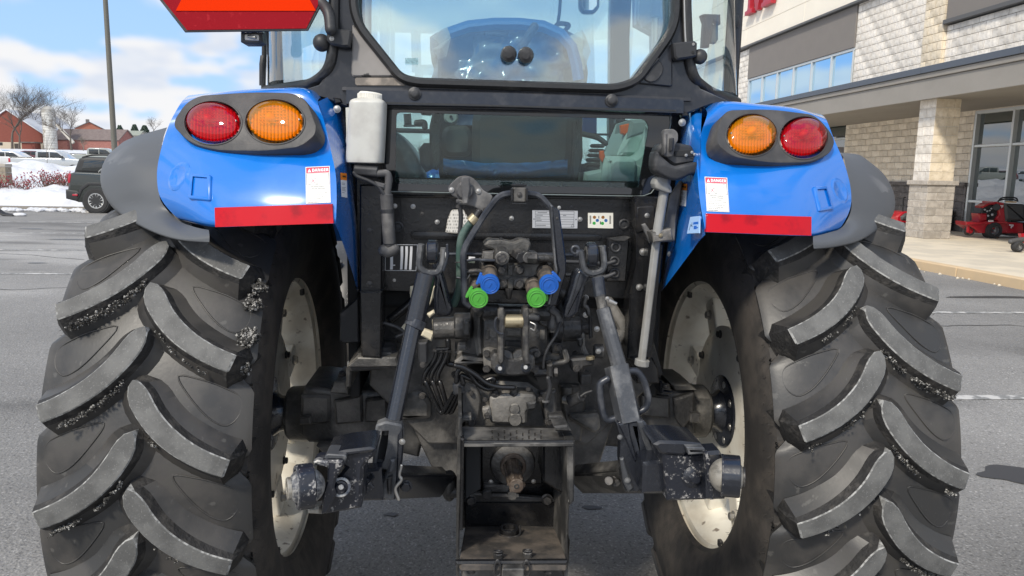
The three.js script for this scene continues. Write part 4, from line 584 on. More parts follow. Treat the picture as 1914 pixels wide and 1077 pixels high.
// s = +1 right wheel, -1 left; everything in world metres, x measured from the tyre's middle plane towards the outside
function makeRearWheel(s, noseIn, noseOut, lab) {
  const W = M('rear_wheel', new THREE.SphereGeometry(0.01, 6, 4).translate(s * 0.72, AY, 0), plasticBlack, tractor, lab);      // bearing centre, hidden inside the hub
  const at = (x, th, r) => V(s * (TX + x), AY + r * Math.cos(th), r * Math.sin(th));
  // ---- carcass
  const NS = 22 * 18, rows = [];
  const edge = (th, nose, k) => { // shoulder line of the tread slab: sawtooth between the lug ends
    const ph = (((th - (nose + 13.2) * D2) / PITCHA) % 1 + 1) % 1; return 0.178 + 0.03 * Math.min(sst(0.02, 0.24, ph), sst(1.0, 0.86, ph)) + 0.004; };
  const profAt = th => {
    const ei = edge(th, noseIn), eo = edge(th, noseOut);
    const half = (e, sg) => [[sg * 0.163, 0.398], [sg * 0.176, 0.408], [sg * 0.192, 0.44], [sg * 0.211, 0.5], [sg * 0.2165, 0.55], [sg * 0.213, 0.6], [sg * 0.205, 0.628], [sg * 0.198, 0.64], [sg * (e - 0.005), 0.648], [sg * e, 0.661], [sg * (e - 0.014), 0.671], [sg * 0.15, 0.683], [sg * 0.095, 0.693], [sg * 0.045, 0.6985]];
    return [...half(ei, -1), [0, 0.7], ...half(eo, 1).reverse()];
  };
  const pos = [], idx = []; const m = profAt(0).length;
  for (let i = 0; i <= NS; i++) { const th = i / NS * 2 * Math.PI; for (const [x, r] of profAt(th)) { const p = at(x, th, r); pos.push(p.x, p.y, p.z); } }
  const tread = [], side = [];
  for (let i = 0; i < NS; i++) for (let j = 0; j < m - 1; j++) { const a = i * m + j, b = a + 1, c = a + m, d = c + 1; (j >= 8 && j < m - 9 ? tread : side).push(a, c, b, b, c, d); }
  const mkG = ix => { const g = new THREE.BufferGeometry(); g.setAttribute('position', new THREE.Float32BufferAttribute(pos, 3)); g.setIndex(ix); g.computeVertexNormals(); return toCreasedNormals(g, 0.55); };
  const T = M('tyre', mkG(tread), rubber, W); M('sidewall', mkG(side), rubberBrown, T);
  // ---- lugs: swept from the rounded nose near the middle to the shoulder
  function lugGeo(nose, sg, jit) {
    const top = [], bev = [], sid = [], fil = []; const N = 14, q = rnd() * 50;
    const rTop = x => 0.7385 - 0.35 * x * x, ln = (0.178) * (1 + 0), ar = 12.9 * D2;
    const center = t => [sg * ln * (0.5 * t + 0.5 * t * t), (nose - 0.2) * D2 + ar * (1.42 * t - 0.42 * t * t)];
    const L = [];
    for (let i = 0; i <= N; i++) {
      const t = i / N, [x, th] = center(t), [x2, th2] = center(Math.min(1, t + 0.02)), [x1, th1] = center(Math.max(0, t - 0.02));
      let dx = x2 - x1, da = (th2 - th1) * 0.72; const l = Math.hypot(dx, da); dx /= l; da /= l; const bxn = -da * 1, ban = dx; // sideways: (across x, along circumference)
      const hw = mix(0.0225, 0.019, t) * (i === 0 ? 0.55 : i === 1 ? 0.88 : 1), back = i === 0 ? 0.006 : 0;
      const rt = rTop(x);
      const put = (off, r) => at(x + bxn * off * 1, th + ban * off / 0.72, r);
      const sgn = 1;
      const ww = 1 + 0.03 * (noise3(q + t * 6, 1, 1) - 0.5);
      L.push({ a: put(-hw * ww + 0.0022, rt), b: put(hw * ww - 0.0022, rt), ac: put(-hw * ww, rt - 0.0024), bc: put(hw * ww, rt - 0.0024), af: put(-hw - 0.008, 0.716), bf: put(hw + 0.008, 0.716), ag: put(-hw - 0.034, 0.692 - 0.55 * x * x), bg: put(hw + 0.034, 0.692 - 0.55 * x * x), x, th, hw });
    }
    const quad = (arr, p, q2, r, s4) => arr.push(p, q2, r, q2, s4, r);
    for (let i = 0; i < N; i++) { const A = L[i], B = L[i + 1]; quad(top, A.a, A.b, B.a, B.b); quad(bev, A.ac, A.a, B.ac, B.a); quad(bev, A.b, A.bc, B.b, B.bc); quad(sid, A.af, A.ac, B.af, B.ac); quad(sid, A.bc, A.bf, B.bc, B.bf); quad(fil, A.ag, A.af, B.ag, B.af); quad(fil, A.bf, A.bg, B.bf, B.bg); }
    // nose cap
    const A = L[0], c0 = at(A.x - sg * 0.004, A.th - 0.012, rTop(0) - 0.001), c1 = at(A.x - sg * 0.006, A.th - 0.018, 0.712), c2 = at(A.x - sg * 0.01, A.th - 0.05, 0.695);
    top.push(A.a, c0, A.b); bev.push(A.ac, A.a, c0, A.ac, c0, c1, A.b, A.bc, c0, A.bc, c1, c0); sid.push(A.ac, c1, A.af, A.bc, A.bf, c1, A.af, c1, c2, A.af, c2, A.ag, A.bf, c2, c1, A.bf, A.bg, c2);
    // shoulder end: flat end face then a flank running down on to the sidewall
    const Z = L[N], down = (p, dx, dr, dth = 0) => { const v = p.clone(); const rad = Math.hypot(v.y - AY, v.z), k = (rad - dr) / rad; return V(v.x + s * sg * dx, AY + (v.y - AY) * k, v.z * k); };
    const e1a = down(Z.a, 0.004, 0.003), e1b = down(Z.b, 0.004, 0.003), e2a = down(Z.ac, 0.014, 0.028), e2b = down(Z.bc, 0.014, 0.028), e3a = down(Z.af, 0.018, 0.05), e3b = down(Z.bf, 0.018, 0.05), e4a = down(Z.ag, 0.014, 0.07), e4b = down(Z.bg, 0.014, 0.07);
    quad(bev, Z.a, Z.b, e1a, e1b); quad(sid, e1a, e1b, e2a, e2b); quad(sid, e2a, e2b, e3a, e3b); quad(sid, e3a, e3b, e4a, e4b);
    sid.push(Z.ac, e1a, e2a, Z.ac, e2a, Z.af, Z.af, e2a, e3a, Z.af, e3a, Z.ag, Z.ag, e3a, e4a, Z.bc, e2b, e1b, Z.bc, Z.bf, e2b, Z.bf, e3b, e2b, Z.bf, Z.bg, e3b, Z.bg, e4b, e3b); bev.push(Z.ac, Z.a, e1a, Z.bc, e1b, Z.b);
    const toG = a => { const g = new THREE.BufferGeometry(); g.setAttribute('position', new THREE.Float32BufferAttribute(a.flatMap(p => [p.x, p.y, p.z]), 3)); g.deleteAttribute('normal'); const w = mergeVertices(g, 1e-5); w.computeVertexNormals(); return toCreasedNormals(w, 0.8); };
    return [toG(top), toG(bev), toG(sid), toG(fil)];
  }
  function lug(nose, sg) {
    const gs = lugGeo(nose, sg).map(uvBox), g = mergeGeometries(gs, true); g.userData.keepUV = true;
    const l = new THREE.Mesh(g, [lugTop, lugEdge, lugSide, rubber]); l.name = numbered('lug'); l.castShadow = l.receiveShadow = true; W.add(l);
  }
  for (let i = 0; i < 22; i++) { lug(noseIn + i * 360 / 22, -1); lug(noseOut + i * 360 / 22, 1); }
  // ---- moulded outlines on the pads between the lugs, chevrons by the shoulder, seam line from nose to nose
  const lines = [];
  for (const [nose, sg] of [[noseIn, -1], [noseOut, 1]]) for (let i = -1; i < 8; i++) {
    const n0 = nose + i * 360 / 22; const rOf = x => Math.abs(x) > 0.15 ? 0.683 - (Math.abs(x) - 0.15) * 0.3 : Math.abs(x) > 0.095 ? 0.693 - (Math.abs(x) - 0.095) * 0.182 : 0.6985 - (Math.abs(x) - 0.045) * 0.11;
    const pts = [[-2.0, 0.068], [1.6, 0.094], [5.4, 0.138], [6.3, 0.166], [4.6, 0.187], [1.6, 0.188], [-0.4, 0.15], [-1.6, 0.105]].map(([a, x]) => at(sg * x, (n0 + a) * D2, rOf(x) + 0.0005));
    lines.push(tube(pts, 0.0018, { closed: true, seg: 5, n: 40 }));
    const a0 = nose + (i + 0.02) * 360 / 22, seam = [[0.35, 0.01], [3.5, 0.012], [6.5, -0.016], [9.2, -0.012]].map(([a, x]) => at(sg * x * -1, (a0 + a) * D2, 0.7005));
    lines.push(tube(seam, 0.0016, { seg: 5, n: 14 }));
    if (sg < 0) for (let k = 0; k < 4; k++) { const c = n0 + 15.2; const ch = [[-1.6, -0.012], [0, 0], [1.6, -0.012]].map(([a, x]) => at(sg * (0.203 + x * 0.25), (c + k * 0.8) * D2 + a * 0, 0.652 - k * 0.0 - Math.abs(a) * 0.008)); lines.push(tube([ch[0], ch[1]], 0.0022, { seg: 4, n: 3 })); lines.push(tube([ch[1], ch[2]], 0.0022, { seg: 4, n: 3 })); }
  }
  M('moulding_lines', lines, rubber, T);
  // rubber hairs left by the mould
  const hair = []; for (let i = 0; i < 260; i++) { const th = rr(10, 150) * D2, sg = rnd() < 0.75 ? -1 : 1; const r = rnd() < 0.5 ? rr(0.405, 0.43) : rr(0.6, 0.655), x = sg * (r < 0.5 ? 0.172 : 0.206); const a = at(x, th, r); hair.push(stick(a, a.clone().add(V(s * sg * rr(0.006, 0.014), rr(-0.006, 0.006), rr(-0.004, 0.008))), 0.0008, 0.0004, 3)); }
  const hm = M('mould_hairs', hair, rubberBrown, T); hm.userData.kind = 'stuff';
  // ---- dried dirt and snow stuck to the lower flanks of lugs
  const dirt = []; for (let k = 0; k < 1800; k++) { const inner = rnd() < 0.18, sg = inner ? -1 : 1, n0 = (inner ? noseIn : noseOut) + Math.floor(rr(0, 5)) * 360 / 22; const t = 0.25 + 0.72 * rnd(); if (noise3(t * 4 + n0, n0, s) < 0.42) continue; const x = sg * 0.178 * (0.5 * t + 0.5 * t * t), th = n0 * D2 + 12.9 * D2 * (1.42 * t - 0.42 * t * t) + 0.045 + 0.012 * rnd(); const g = new THREE.IcosahedronGeometry(rr(0.001, 0.0036), 0); const p = at(x + sg * -0.010, th - 0.006, 0.73 - (rnd() * 0.03)); g.scale(1, 0.8, 1.2).rotateX(rnd() * 3).translate(p.x, p.y, p.z); dirt.push(g); }
  if (s < 0) for (let k = 0; k < 420; k++) { const [th0, x0] = [[48.5, -0.195], [51.8, -0.19], [59, -0.19], [58, -0.193], [64, -0.182]][k % 5]; const p = at(x0 + rr(-0.02, 0.012) * (0.4 + rnd()), (th0 + rr(-1.6, 1.6) * rnd()) * D2, 0.688 + rr(-0.012, 0.006)); const g = new THREE.IcosahedronGeometry(rr(0.002, 0.006), 0).translate(p.x, p.y, p.z); dirt.push(g); }
  const dm = M('dirt_crumbs', dirt, crumbs, T); dm.userData.kind = 'stuff';
  // ---- rim
  const ax = (x) => V(s * (TX + x), AY, 0), lr = (prof, seg) => lathe(prof.map(([r, x]) => [r, (x + 0.3)]), ax(-0.3), ax(0.3), seg);
  const rim = M('rim', lr([[0.405, -0.166], [0.411, -0.16], [0.408, -0.152], [0.39, -0.146], [0.383, -0.12], [0.366, -0.098], [0.352, -0.06], [0.345, -0.02], [0.345, 0.03], [0.36, 0.06], [0.372, 0.09], [0.383, 0.13], [0.39, 0.15], [0.411, 0.16], [0.405, 0.17]], 96), rimCream, W);
  M('rim_disc', lr([[0.085, -0.088], [0.255, -0.088], [0.262, -0.084], [0.262, -0.078], [0.085, -0.076], [0.085, -0.088]], 64), rimCream, rim);
  for (let i = 0; i < 8; i++) {
    const a = (i + 0.35) / 8 * 6.2832, at3 = (x, r, da = 0) => V(s * (TX + x), AY + r * Math.cos(a + da), r * Math.sin(a + da));
    const br = boxAt(V(0, 0, 0), 0.06, 0.12, 0.07, 0.008); br.applyMatrix4(new THREE.Matrix4().makeBasis(V(1, 0, 0), V(0, Math.cos(a), Math.sin(a)), V(0, -Math.sin(a), Math.cos(a))).setPosition(at3(-0.06, 0.3))); M('rim_bracket', br, rimCream, rim);
    bolt(0, 0, 0, 1, zinc, rim, { name: 'rim_bolt', r: 0.016, p: at3(-0.09, 0.31), n: V(-s, 0, 0) });
    bolt(0, 0, 0, 1, boltDark, rim, { name: 'rim_bolt', r: 0.013, p: at3(-0.09, 0.235, 0.3), n: V(-s, 0, 0) });
  }
  for (let i = 0; i < 6; i++) { const a = i / 6 * 6.283 + 0.5; M('bead_clip', boxAt(V(s * (TX - 0.145), AY + 0.385 * Math.cos(a), 0.385 * Math.sin(a)), 0.012, 0.02, 0.02, 0.003), boltDark, rim); }
  // ---- axle flange with bolts
  const hub = M('hub_flange', lathe([[0.05, 0], [0.052, 0.02], [0.066, 0.04], [0.106, 0.045], [0.11, 0.049], [0.11, 0.066], [0.106, 0.07], [0.0, 0.07]], V(s * 0.628, AY, 0), V(s * 0.73, AY, 0), 40), blackGloss, W);
  for (let i = 0; i < 8; i++) { const a = (i + 0.3) / 8 * 6.2832; bolt(0, 0, 0, 1, zinc, hub, { name: 'wheel_nut', r: 0.0125, p: V(s * 0.672, AY + 0.088 * Math.cos(a), 0.088 * Math.sin(a)), n: V(-s, 0, 0), round: true }).scale.y = 0.35; }
  return W;
}
makeRearWheel(-1, 51.2, 42.6, 'left rear wheel with big lugged tyre and cream rim');
makeRearWheel(1, 46.5, 54.7, 'right rear wheel with big lugged tyre and cream rim');

// ---------------------------------------------------------------- fenders, lamps, reflectors
function lens(name, cx, cy, rx, ry, q, tilt, mat, parent) {
  // dished pocket, fluted reflector and domed lens
  const c = onPlane(cx, cy, q.n, q.p), hu = onPlane(cx + rx, cy, q.n, q.p).sub(onPlane(cx - rx, cy, q.n, q.p)).multiplyScalar(0.5), hv = onPlane(cx, cy - ry, q.n, q.p).sub(onPlane(cx, cy + ry, q.n, q.p)).multiplyScalar(0.5), a = hu.length(), b = hv.length(), n = q.n.clone().add(V(tilt, 0, 0)).normalize(), B = new THREE.Matrix4().makeBasis(hu.divideScalar(a), hv.divideScalar(b), n).setPosition(c);
  const dome = new THREE.SphereGeometry(1, 40, 16, 0, 6.2832, 0, Math.PI / 2).rotateX(Math.PI / 2); dome.scale(a, b, Math.min(a, b) * 0.5); dome.applyMatrix4(B); dome.computeVertexNormals();
  const L = M(name, dome, mat, parent);
  const fl = [], n1 = 15; for (let i = 0; i < n1; i++) { const x = mix(-0.9, 0.9, i / (n1 - 1)) * a, h = Math.sqrt(Math.max(0.05, 1 - (x / a) ** 2)) * b * 0.9; const g = new THREE.CylinderGeometry(a * 0.06, a * 0.06, h * 2, 6); g.translate(x, 0, -0.006); fl.push(g); }
  for (let j = 0; j < 6; j++) { const y = mix(-0.1, 0.62, j / 5) * b; const g = new THREE.CylinderGeometry(a * 0.025, a * 0.025, a * (j > 3 ? 0.7 : 1.05), 5).rotateZ(Math.PI / 2).translate(-a * 0.03, y, 0.004); fl.push(g); }
  M('reflector', fl.map(g => g.applyMatrix4(B)), mt({ roughness: 0.3, metalness: 0.4 }, [0.75, 0.72, 0.68]), L);
  const plate = new THREE.CylinderGeometry(1, 1, 0.004, 36).rotateX(Math.PI / 2).scale(a * 1.0, b * 1.0, 1).translate(0, 0, -0.012).applyMatrix4(B); M('lamp_back', plate, mt({ roughness: 0.5 }, [0.35, 0.3, 0.28]), L);
  const bulb = new THREE.SphereGeometry(a * 0.16, 14, 10).translate(-a * 0.1, b * 0.12, a * 0.1).applyMatrix4(B); M('bulb', bulb, mt({ roughness: 0.25 }, [0.85, 0.75, 0.55]), L);
  for (const s of [-1, 1]) { const g = cyl(V(s * a * 0.93, 0, 0.002), V(s * a * 0.93, 0, 0.009), 0.0035, 0.003, 10); M('lens_screw', g.applyMatrix4(B), zinc, L); }
  return L;
}
const lensRed = mt({ roughness: 0.06, transmission: 0.75, thickness: 0, ior: 1.5, clearcoat: 1, clearcoatRoughness: 0.03 }, [0.72, 0.01, 0.025]), lensAmber = mt({ roughness: 0.06, transmission: 0.75, thickness: 0, ior: 1.5, clearcoat: 1, clearcoatRoughness: 0.03 }, [1.0, 0.42, 0.008]);
const dangerMat = canvasMat(256, 384, (g, w, h) => {
  g.fillStyle = '#efeeea'; g.fillRect(0, 0, w, h); g.fillStyle = '#d8455c'; g.fillRect(8, 8, w - 16, 58); g.fillStyle = '#fff'; g.font = 'bold 44px sans-serif'; g.textAlign = 'left'; g.fillText('DANGER', 66, 53);
  g.beginPath(); g.moveTo(22, 56); g.lineTo(40, 20); g.lineTo(58, 56); g.fill(); g.fillStyle = '#d8455c'; g.fillRect(38, 32, 4, 13); g.fillRect(38, 48, 4, 4);
  g.strokeStyle = '#333'; g.lineWidth = 3; g.strokeRect(8, 8, w - 16, h - 16); g.strokeRect(14, 72, w - 28, 118); g.lineWidth = 2; g.strokeRect(40, 84, 74, 26); g.strokeRect(28, 118, 22, 66); g.strokeRect(104, 118, 22, 66); for (let i = 0; i < 7; i++) { g.beginPath(); g.moveTo(28, 124 + i * 9); g.lineTo(50, 128 + i * 9); g.moveTo(104, 124 + i * 9); g.lineTo(126, 128 + i * 9); g.stroke(); } g.strokeRect(138, 96, 26, 88); g.strokeRect(178, 80, 24, 34); g.strokeRect(206, 80, 24, 34);
  g.strokeStyle = '#d2344d'; g.lineWidth = 6; g.beginPath(); g.moveTo(58, 122); g.lineTo(98, 172); g.moveTo(98, 122); g.lineTo(58, 172); g.stroke();
  g.fillStyle = '#1c1c1c'; g.textAlign = 'center'; g.font = 'bold 20px sans-serif'; g.fillText('ENTANGLEMENT', w / 2, 216); g.fillText('CRUSH HAZARD', w / 2, 238); g.textAlign = 'left'; g.font = 'bold 15px sans-serif'; ['Do not stand between', 'tractor and implement while', 'operating control levers.', 'Stand clear of moving parts.'].forEach((t, i) => g.fillText(t, 22, 262 + i * 19)); g.font = 'bold 16px sans-serif'; ['Failure to comply will', 'result in death or', 'serious injury.'].forEach((t, i) => g.fillText(t, 22, 340 + i * 17)); });
const warnMat = canvasMat(96, 224, (g, w, h) => { g.fillStyle = '#dfe3ea'; g.fillRect(0, 0, w, h); g.fillStyle = '#e8841a'; g.fillRect(0, 0, w, 66); g.fillStyle = '#402408'; g.font = 'bold 30px sans-serif'; g.fillText('!', 14, 46); g.fillRect(30, 24, 52, 16); g.fillStyle = '#667'; for (const y of [92, 104, 132, 142, 152, 162, 180]) g.fillRect(14, y, 40 + (y * 7 % 30), 4); });
const blueNote = canvasMat(128, 160, (g, w, h) => { g.fillStyle = '#9fc0ea'; g.fillRect(0, 0, w, h); g.fillStyle = '#1b62c4'; g.fillRect(60, 54, 56, 24); g.fillRect(70, 90, 30, 34); g.fillRect(92, 104, 22, 12); g.strokeStyle = '#27405f'; g.lineWidth = 6; g.beginPath(); g.moveTo(22, 132); g.lineTo(30, 76); g.lineTo(52, 96); g.lineTo(40, 56); g.stroke(); });
function vecRows(rows) { return rows.map(r => r.map(p => p.isVector3 ? p : P(...p))); }
function makeFender(o) {
  // back face as a net of points from the outer edge to the inner corner, then the inner side wall; the top runs forward over the tyre
  o.rows = o.rows.map((r, i) => r.map((p, j) => i >= 1 && i <= 2 && j >= 1 && j <= 3 ? [p[0], p[1], p[2] - 0.04] : p));
  o.panel = pl(o.panel.n, o.panel.p.clone().addScaledVector(o.panel.n, 0.012)); o.bar = o.bar.map(a => [a[0], a[1], a[2] + 0.016]); o.pocketZ = pl(o.pocketZ.n, o.pocketZ.p.clone().addScaledVector(o.pocketZ.n, 0.006)); o.boss = [o.boss[0], o.boss[1], o.boss[2] + 0.006]; o.danger = o.danger.map(a => [a[0], a[1], a[2] + 0.008]); o.warn = o.warn.map(a => [a[0], a[1], a[2] + 0.012]);
  const F0 = M('fender', sheet(vecRows(o.rows), { nu: 9, nv: 9 }), bluePaint, tractor, o.label);
  M('fender_side', sheet(vecRows(o.side), { nu: 4, nv: 4 }), bluePaint, F0);
  M('fender_top', sheet(vecRows(o.top), { nu: 4, nv: 4 }), bluePaint, F0);
  const q = o.panel; const hole = (c) => ell(c[0], c[1], c[2] * 1.13, c[3] * 1.15, 40);
  const lp = M('lamp_panel', ext(q, o.panelPts, { d: 0.045, bv: 0.003, r: 0.05, holes: [hole(o.lamps[0]), hole(o.lamps[1])], seg: 2 }), panelGrey, F0);
  const qb = pl(q.n, q.p.clone().addScaledVector(q.n, -0.0215)); M('lamp_well', ext(qb, o.panelPts.map(([x, y]) => [mix(o.lamps[0][0] * 0.5 + o.lamps[1][0] * 0.5, x, 0.9), mix(o.lamps[0][1] * 0.5 + o.lamps[1][1] * 0.5, y, 0.85)]), { d: 0.01 }), panelGrey, lp);
  const ql = pl(q.n, q.p.clone().addScaledVector(q.n, -0.012));
  o.lamps.forEach((c, i) => { lens(c[4] === 'r' ? 'tail_lamp' : 'turn_signal', c[0] + o.shift, c[1], c[2], c[3], ql, o.tilt, c[4] === 'r' ? lensRed : lensAmber, F0); M('lamp_rim', ext(pl(q.n, q.p.clone().addScaledVector(q.n, 0.002)), hole(c), { d: 0.006, bv: 0.001, holes: [ell(c[0], c[1], c[2] * 1.1, c[3] * 1.12, 40)] }), panelGrey, lp); });
  F0.updateMatrixWorld(true); const rc = new THREE.Raycaster(), on = (x, y, lift) => { rc.set(CP, ray(x, y).normalize()); const h = rc.intersectObject(F0, true).filter(q => q.object === F0 || q.object.name.startsWith('fender_side'))[0]; if (!h) return P(x, y, 0.58); const n = h.face.normal.clone(); if (n.dot(CP.clone().sub(h.point)) < 0) n.negate(); return h.point.clone().addScaledVector(n, lift); };
  { // reflector strip bent over the skin
    const [A, Bq, Cq, Dq] = o.bar, n = 14, pos = [], idx = []; for (let i = 0; i <= n; i++) { const t = i / n, tx = mix(A[0], Bq[0], t), ty = mix(A[1], Bq[1], t), ux = mix(Dq[0], Cq[0], t), uy = mix(Dq[1], Cq[1], t) ; const f = on(tx, ty, 0.0), g = on(ux, uy - 4, 0.0); g.y -= 4 * mpp(ux, uy, g.z); for (const [p, z] of [[f, -0.004], [f, 0.008], [g, 0.008], [g, -0.004]]) pos.push(p.x, p.y, p.z + z); if (i) for (let j = 0; j < 4; j++) { const a = (i - 1) * 4 + j, b = (i - 1) * 4 + (j + 1) % 4; idx.push(a, a + 4, b, b, a + 4, b + 4); } } idx.push(0, 1, 2, 0, 2, 3, n * 4, n * 4 + 2, n * 4 + 1, n * 4, n * 4 + 3, n * 4 + 2);
    const g = new THREE.BufferGeometry(); g.setAttribute('position', new THREE.Float32BufferAttribute(pos, 3)); g.setIndex(idx); M('reflector_strip', toCreasedNormals(g, 0.6), redRefl, F0); }
  const sticker = (name, c, mat) => { const n = 8, pos = [], uv = [], idx = []; for (let j = 0; j <= n; j++) for (let i = 0; i <= n; i++) { const u = i / n, v = j / n, x = mix(mix(c[0][0], c[1][0], u), mix(c[3][0], c[2][0], u), v), y = mix(mix(c[0][1], c[1][1], u), mix(c[3][1], c[2][1], u), v), p = on(x, y, 0.0012); pos.push(p.x, p.y, p.z); uv.push(u, 1 - v); } for (let j = 0; j < n; j++) for (let i = 0; i < n; i++) { const a = j * (n + 1) + i; idx.push(a, a + n + 1, a + 1, a + 1, a + n + 1, a + n + 2); } const g = new THREE.BufferGeometry(); g.setAttribute('position', new THREE.Float32BufferAttribute(pos, 3)); g.setAttribute('uv', new THREE.Float32BufferAttribute(uv, 2)); g.setIndex(idx); g.computeVertexNormals(); g.userData.keepUV = true; M(name, g, mat, F0); };
  sticker('danger_label', o.danger, dangerMat); sticker('warning_label', o.warn, warnMat);
  M('rubber_flare', sheet(vecRows(o.flare), { nu: 5, nv: 5 }), flareGrey, F0);
  // moulded round boss and square pocket on the outer corner
  { const c = on(o.boss[0], o.boss[1], 0), e1 = on(o.boss[0] + 18, o.boss[1], 0).sub(on(o.boss[0] - 18, o.boss[1], 0)), e2 = on(o.boss[0], o.boss[1] - 20, 0).sub(on(o.boss[0], o.boss[1] + 20, 0)), n = e1.clone().cross(e2).normalize(); M('round_boss', lathe([[0, 0.0035], [0.021, 0.0025], [0.0235, 0.004], [0.026, 0.004], [0.034, 0.0]], c.clone().addScaledVector(n, -0.002), c.clone().add(n), 36), bluePaint, F0);
    const cx = o.pocket.reduce((s, p) => s + p[0], 0) / 4, cy = o.pocket.reduce((s, p) => s + p[1], 0) / 4, q = p3(on(cx - 15, cy, 0.001), on(cx + 15, cy, 0.001), on(cx, cy + 18, 0.001)), big = o.pocket.map(([x, y]) => [cx + (x - cx) * 1.22, cy + (y - cy) * 1.16]); M('square_pocket', ext(pl(q.n, q.p.clone().addScaledVector(q.n, 0.0035)), big, { d: 0.02, bv: 0.0035, r: 0.006, holes: [o.pocket], seg: 3 }), bluePaint, F0); M('pocket_floor', ext(q, o.pocket, { d: 0.006, bv: 0.0 }), bluePaint, F0); }
}
{
  const zT = 0.43;
  makeFender({ label: 'left blue rear fender with lamp panel', shift: 1, tilt: -0.12,
    rows: [
      [[352, 178, 0.2], [430, 170, 0.3], [510, 166, 0.33], [575, 166, 0.33], [606, 178, 0.26]],
      [[338, 192, 0.34], [420, 177, 0.405], [500, 171, 0.425], [565, 171, 0.43], [594, 190, 0.4]],
      [[316, 232, 0.37], [400, 228, 0.42], [490, 226, 0.445], [560, 226, 0.455], [606, 228, 0.45]],
      [[300, 282, 0.4], [380, 288, 0.46], [480, 288, 0.485], [560, 282, 0.495], [618, 280, 0.49]],
      [[293, 326, 0.42], [370, 335, 0.5], [470, 332, 0.535], [560, 330, 0.545], [627, 325, 0.54]],
      [[299, 368, 0.44], [375, 378, 0.53], [470, 374, 0.565], [560, 371, 0.575], [629, 368, 0.572]],
      [[325, 402, 0.46], [390, 413, 0.55], [480, 412, 0.58], [560, 408, 0.588], [628, 405, 0.588]],
      [[346, 414, 0.47], [400, 424, 0.548], [480, 422, 0.578], [560, 419, 0.586], [627, 418, 0.586]]],
    side: [
      [[594, 190, 0.4], [612, 182, 0.33], [626, 180, 0.28], [636, 186, 0.22]],
      [[618, 280, 0.49], [634, 275, 0.42], [646, 270, 0.34], [650, 262, 0.25]],
      [[629, 368, 0.572], [648, 372, 0.46], [659, 372, 0.36], [664, 372, 0.25]],
      [[627, 418, 0.586], [650, 440, 0.47], [664, 448, 0.36], [669, 450, 0.25]],
      [[628, 420, 0.58], [652, 488, 0.47], [668, 543, 0.34], [670, 545, 0.25]]],
    top: [[[352, 178, 0.2], [430, 170, 0.3], [510, 166, 0.33], [575, 166, 0.33], [606, 178, 0.26]], [V(-0.86, 1.5, 0.0), V(-0.74, 1.555, 0.0), V(-0.6, 1.57, 0.0), V(-0.5, 1.57, 0.0), V(-0.42, 1.55, 0.0)], [V(-0.86, 1.46, -0.45), V(-0.74, 1.52, -0.45), V(-0.6, 1.53, -0.45), V(-0.5, 1.53, -0.45), V(-0.42, 1.52, -0.45)], [V(-0.86, 1.16, -0.72), V(-0.74, 1.18, -0.75), V(-0.6, 1.18, -0.76), V(-0.5, 1.18, -0.76), V(-0.42, 1.18, -0.76)]],
    panel: p3(P(360, 190, 0.365), P(560, 180, 0.452), P(480, 278, 0.487)),
    panelPts: PX(372, 178, 470, 171, 548, 173, 572, 186, 591, 236, 588, 252, 562, 274, 500, 282, 400, 281, 352, 266, 324, 236, 326, 222, 346, 192),
    lamps: [[397, 229, 49, 37, 'r'], [513, 227, 51, 38, 'a']],
    bar: [[403, 388, 0.56], [622, 381, 0.588], [624, 417, 0.6], [404, 424, 0.56]],
    danger: [[571, 313, 0.545], [616, 311, 0.54], [618, 379, 0.585], [572, 381, 0.588]], warn: [[635, 323, 0.45], [647, 324, 0.41], [648, 370, 0.43], [637, 368, 0.475]],
    flare: [
      [[312, 238, 0.12], [304, 262, 0.26], [299, 300, 0.37], [299, 340, 0.41], [300, 375, 0.44], [330, 410, 0.46], [362, 424, 0.52], [390, 430, 0.55]],
      [[262, 252, 0.16], [244, 275, 0.27], [240, 310, 0.35], [250, 350, 0.39], [270, 385, 0.42], [310, 420, 0.5], [350, 440, 0.55], [391, 440, 0.575]],
      [[236, 262, 0.14], [206, 290, 0.22], [195, 325, 0.29], [206, 362, 0.34], [232, 396, 0.39], [284, 427, 0.49], [335, 446, 0.55], [391, 450, 0.58]],
      [[228, 268, 0.1], [198, 296, 0.18], [187, 334, 0.25], [198, 371, 0.31], [226, 402, 0.37], [278, 431, 0.48], [332, 449, 0.54], [390, 454, 0.575]],
      [[236, 275, 0.02], [205, 302, 0.1], [196, 340, 0.18], [206, 376, 0.25], [234, 405, 0.32], [284, 432, 0.45], [335, 449, 0.5], [388, 453, 0.53]]],
    boss: [333, 329, 0.462], pocketZ: p3(P(350, 330, 0.486), P(395, 330, 0.53), P(370, 372, 0.538)), pocket: PX(358, 327, 389, 329, 388, 371, 354, 368) });
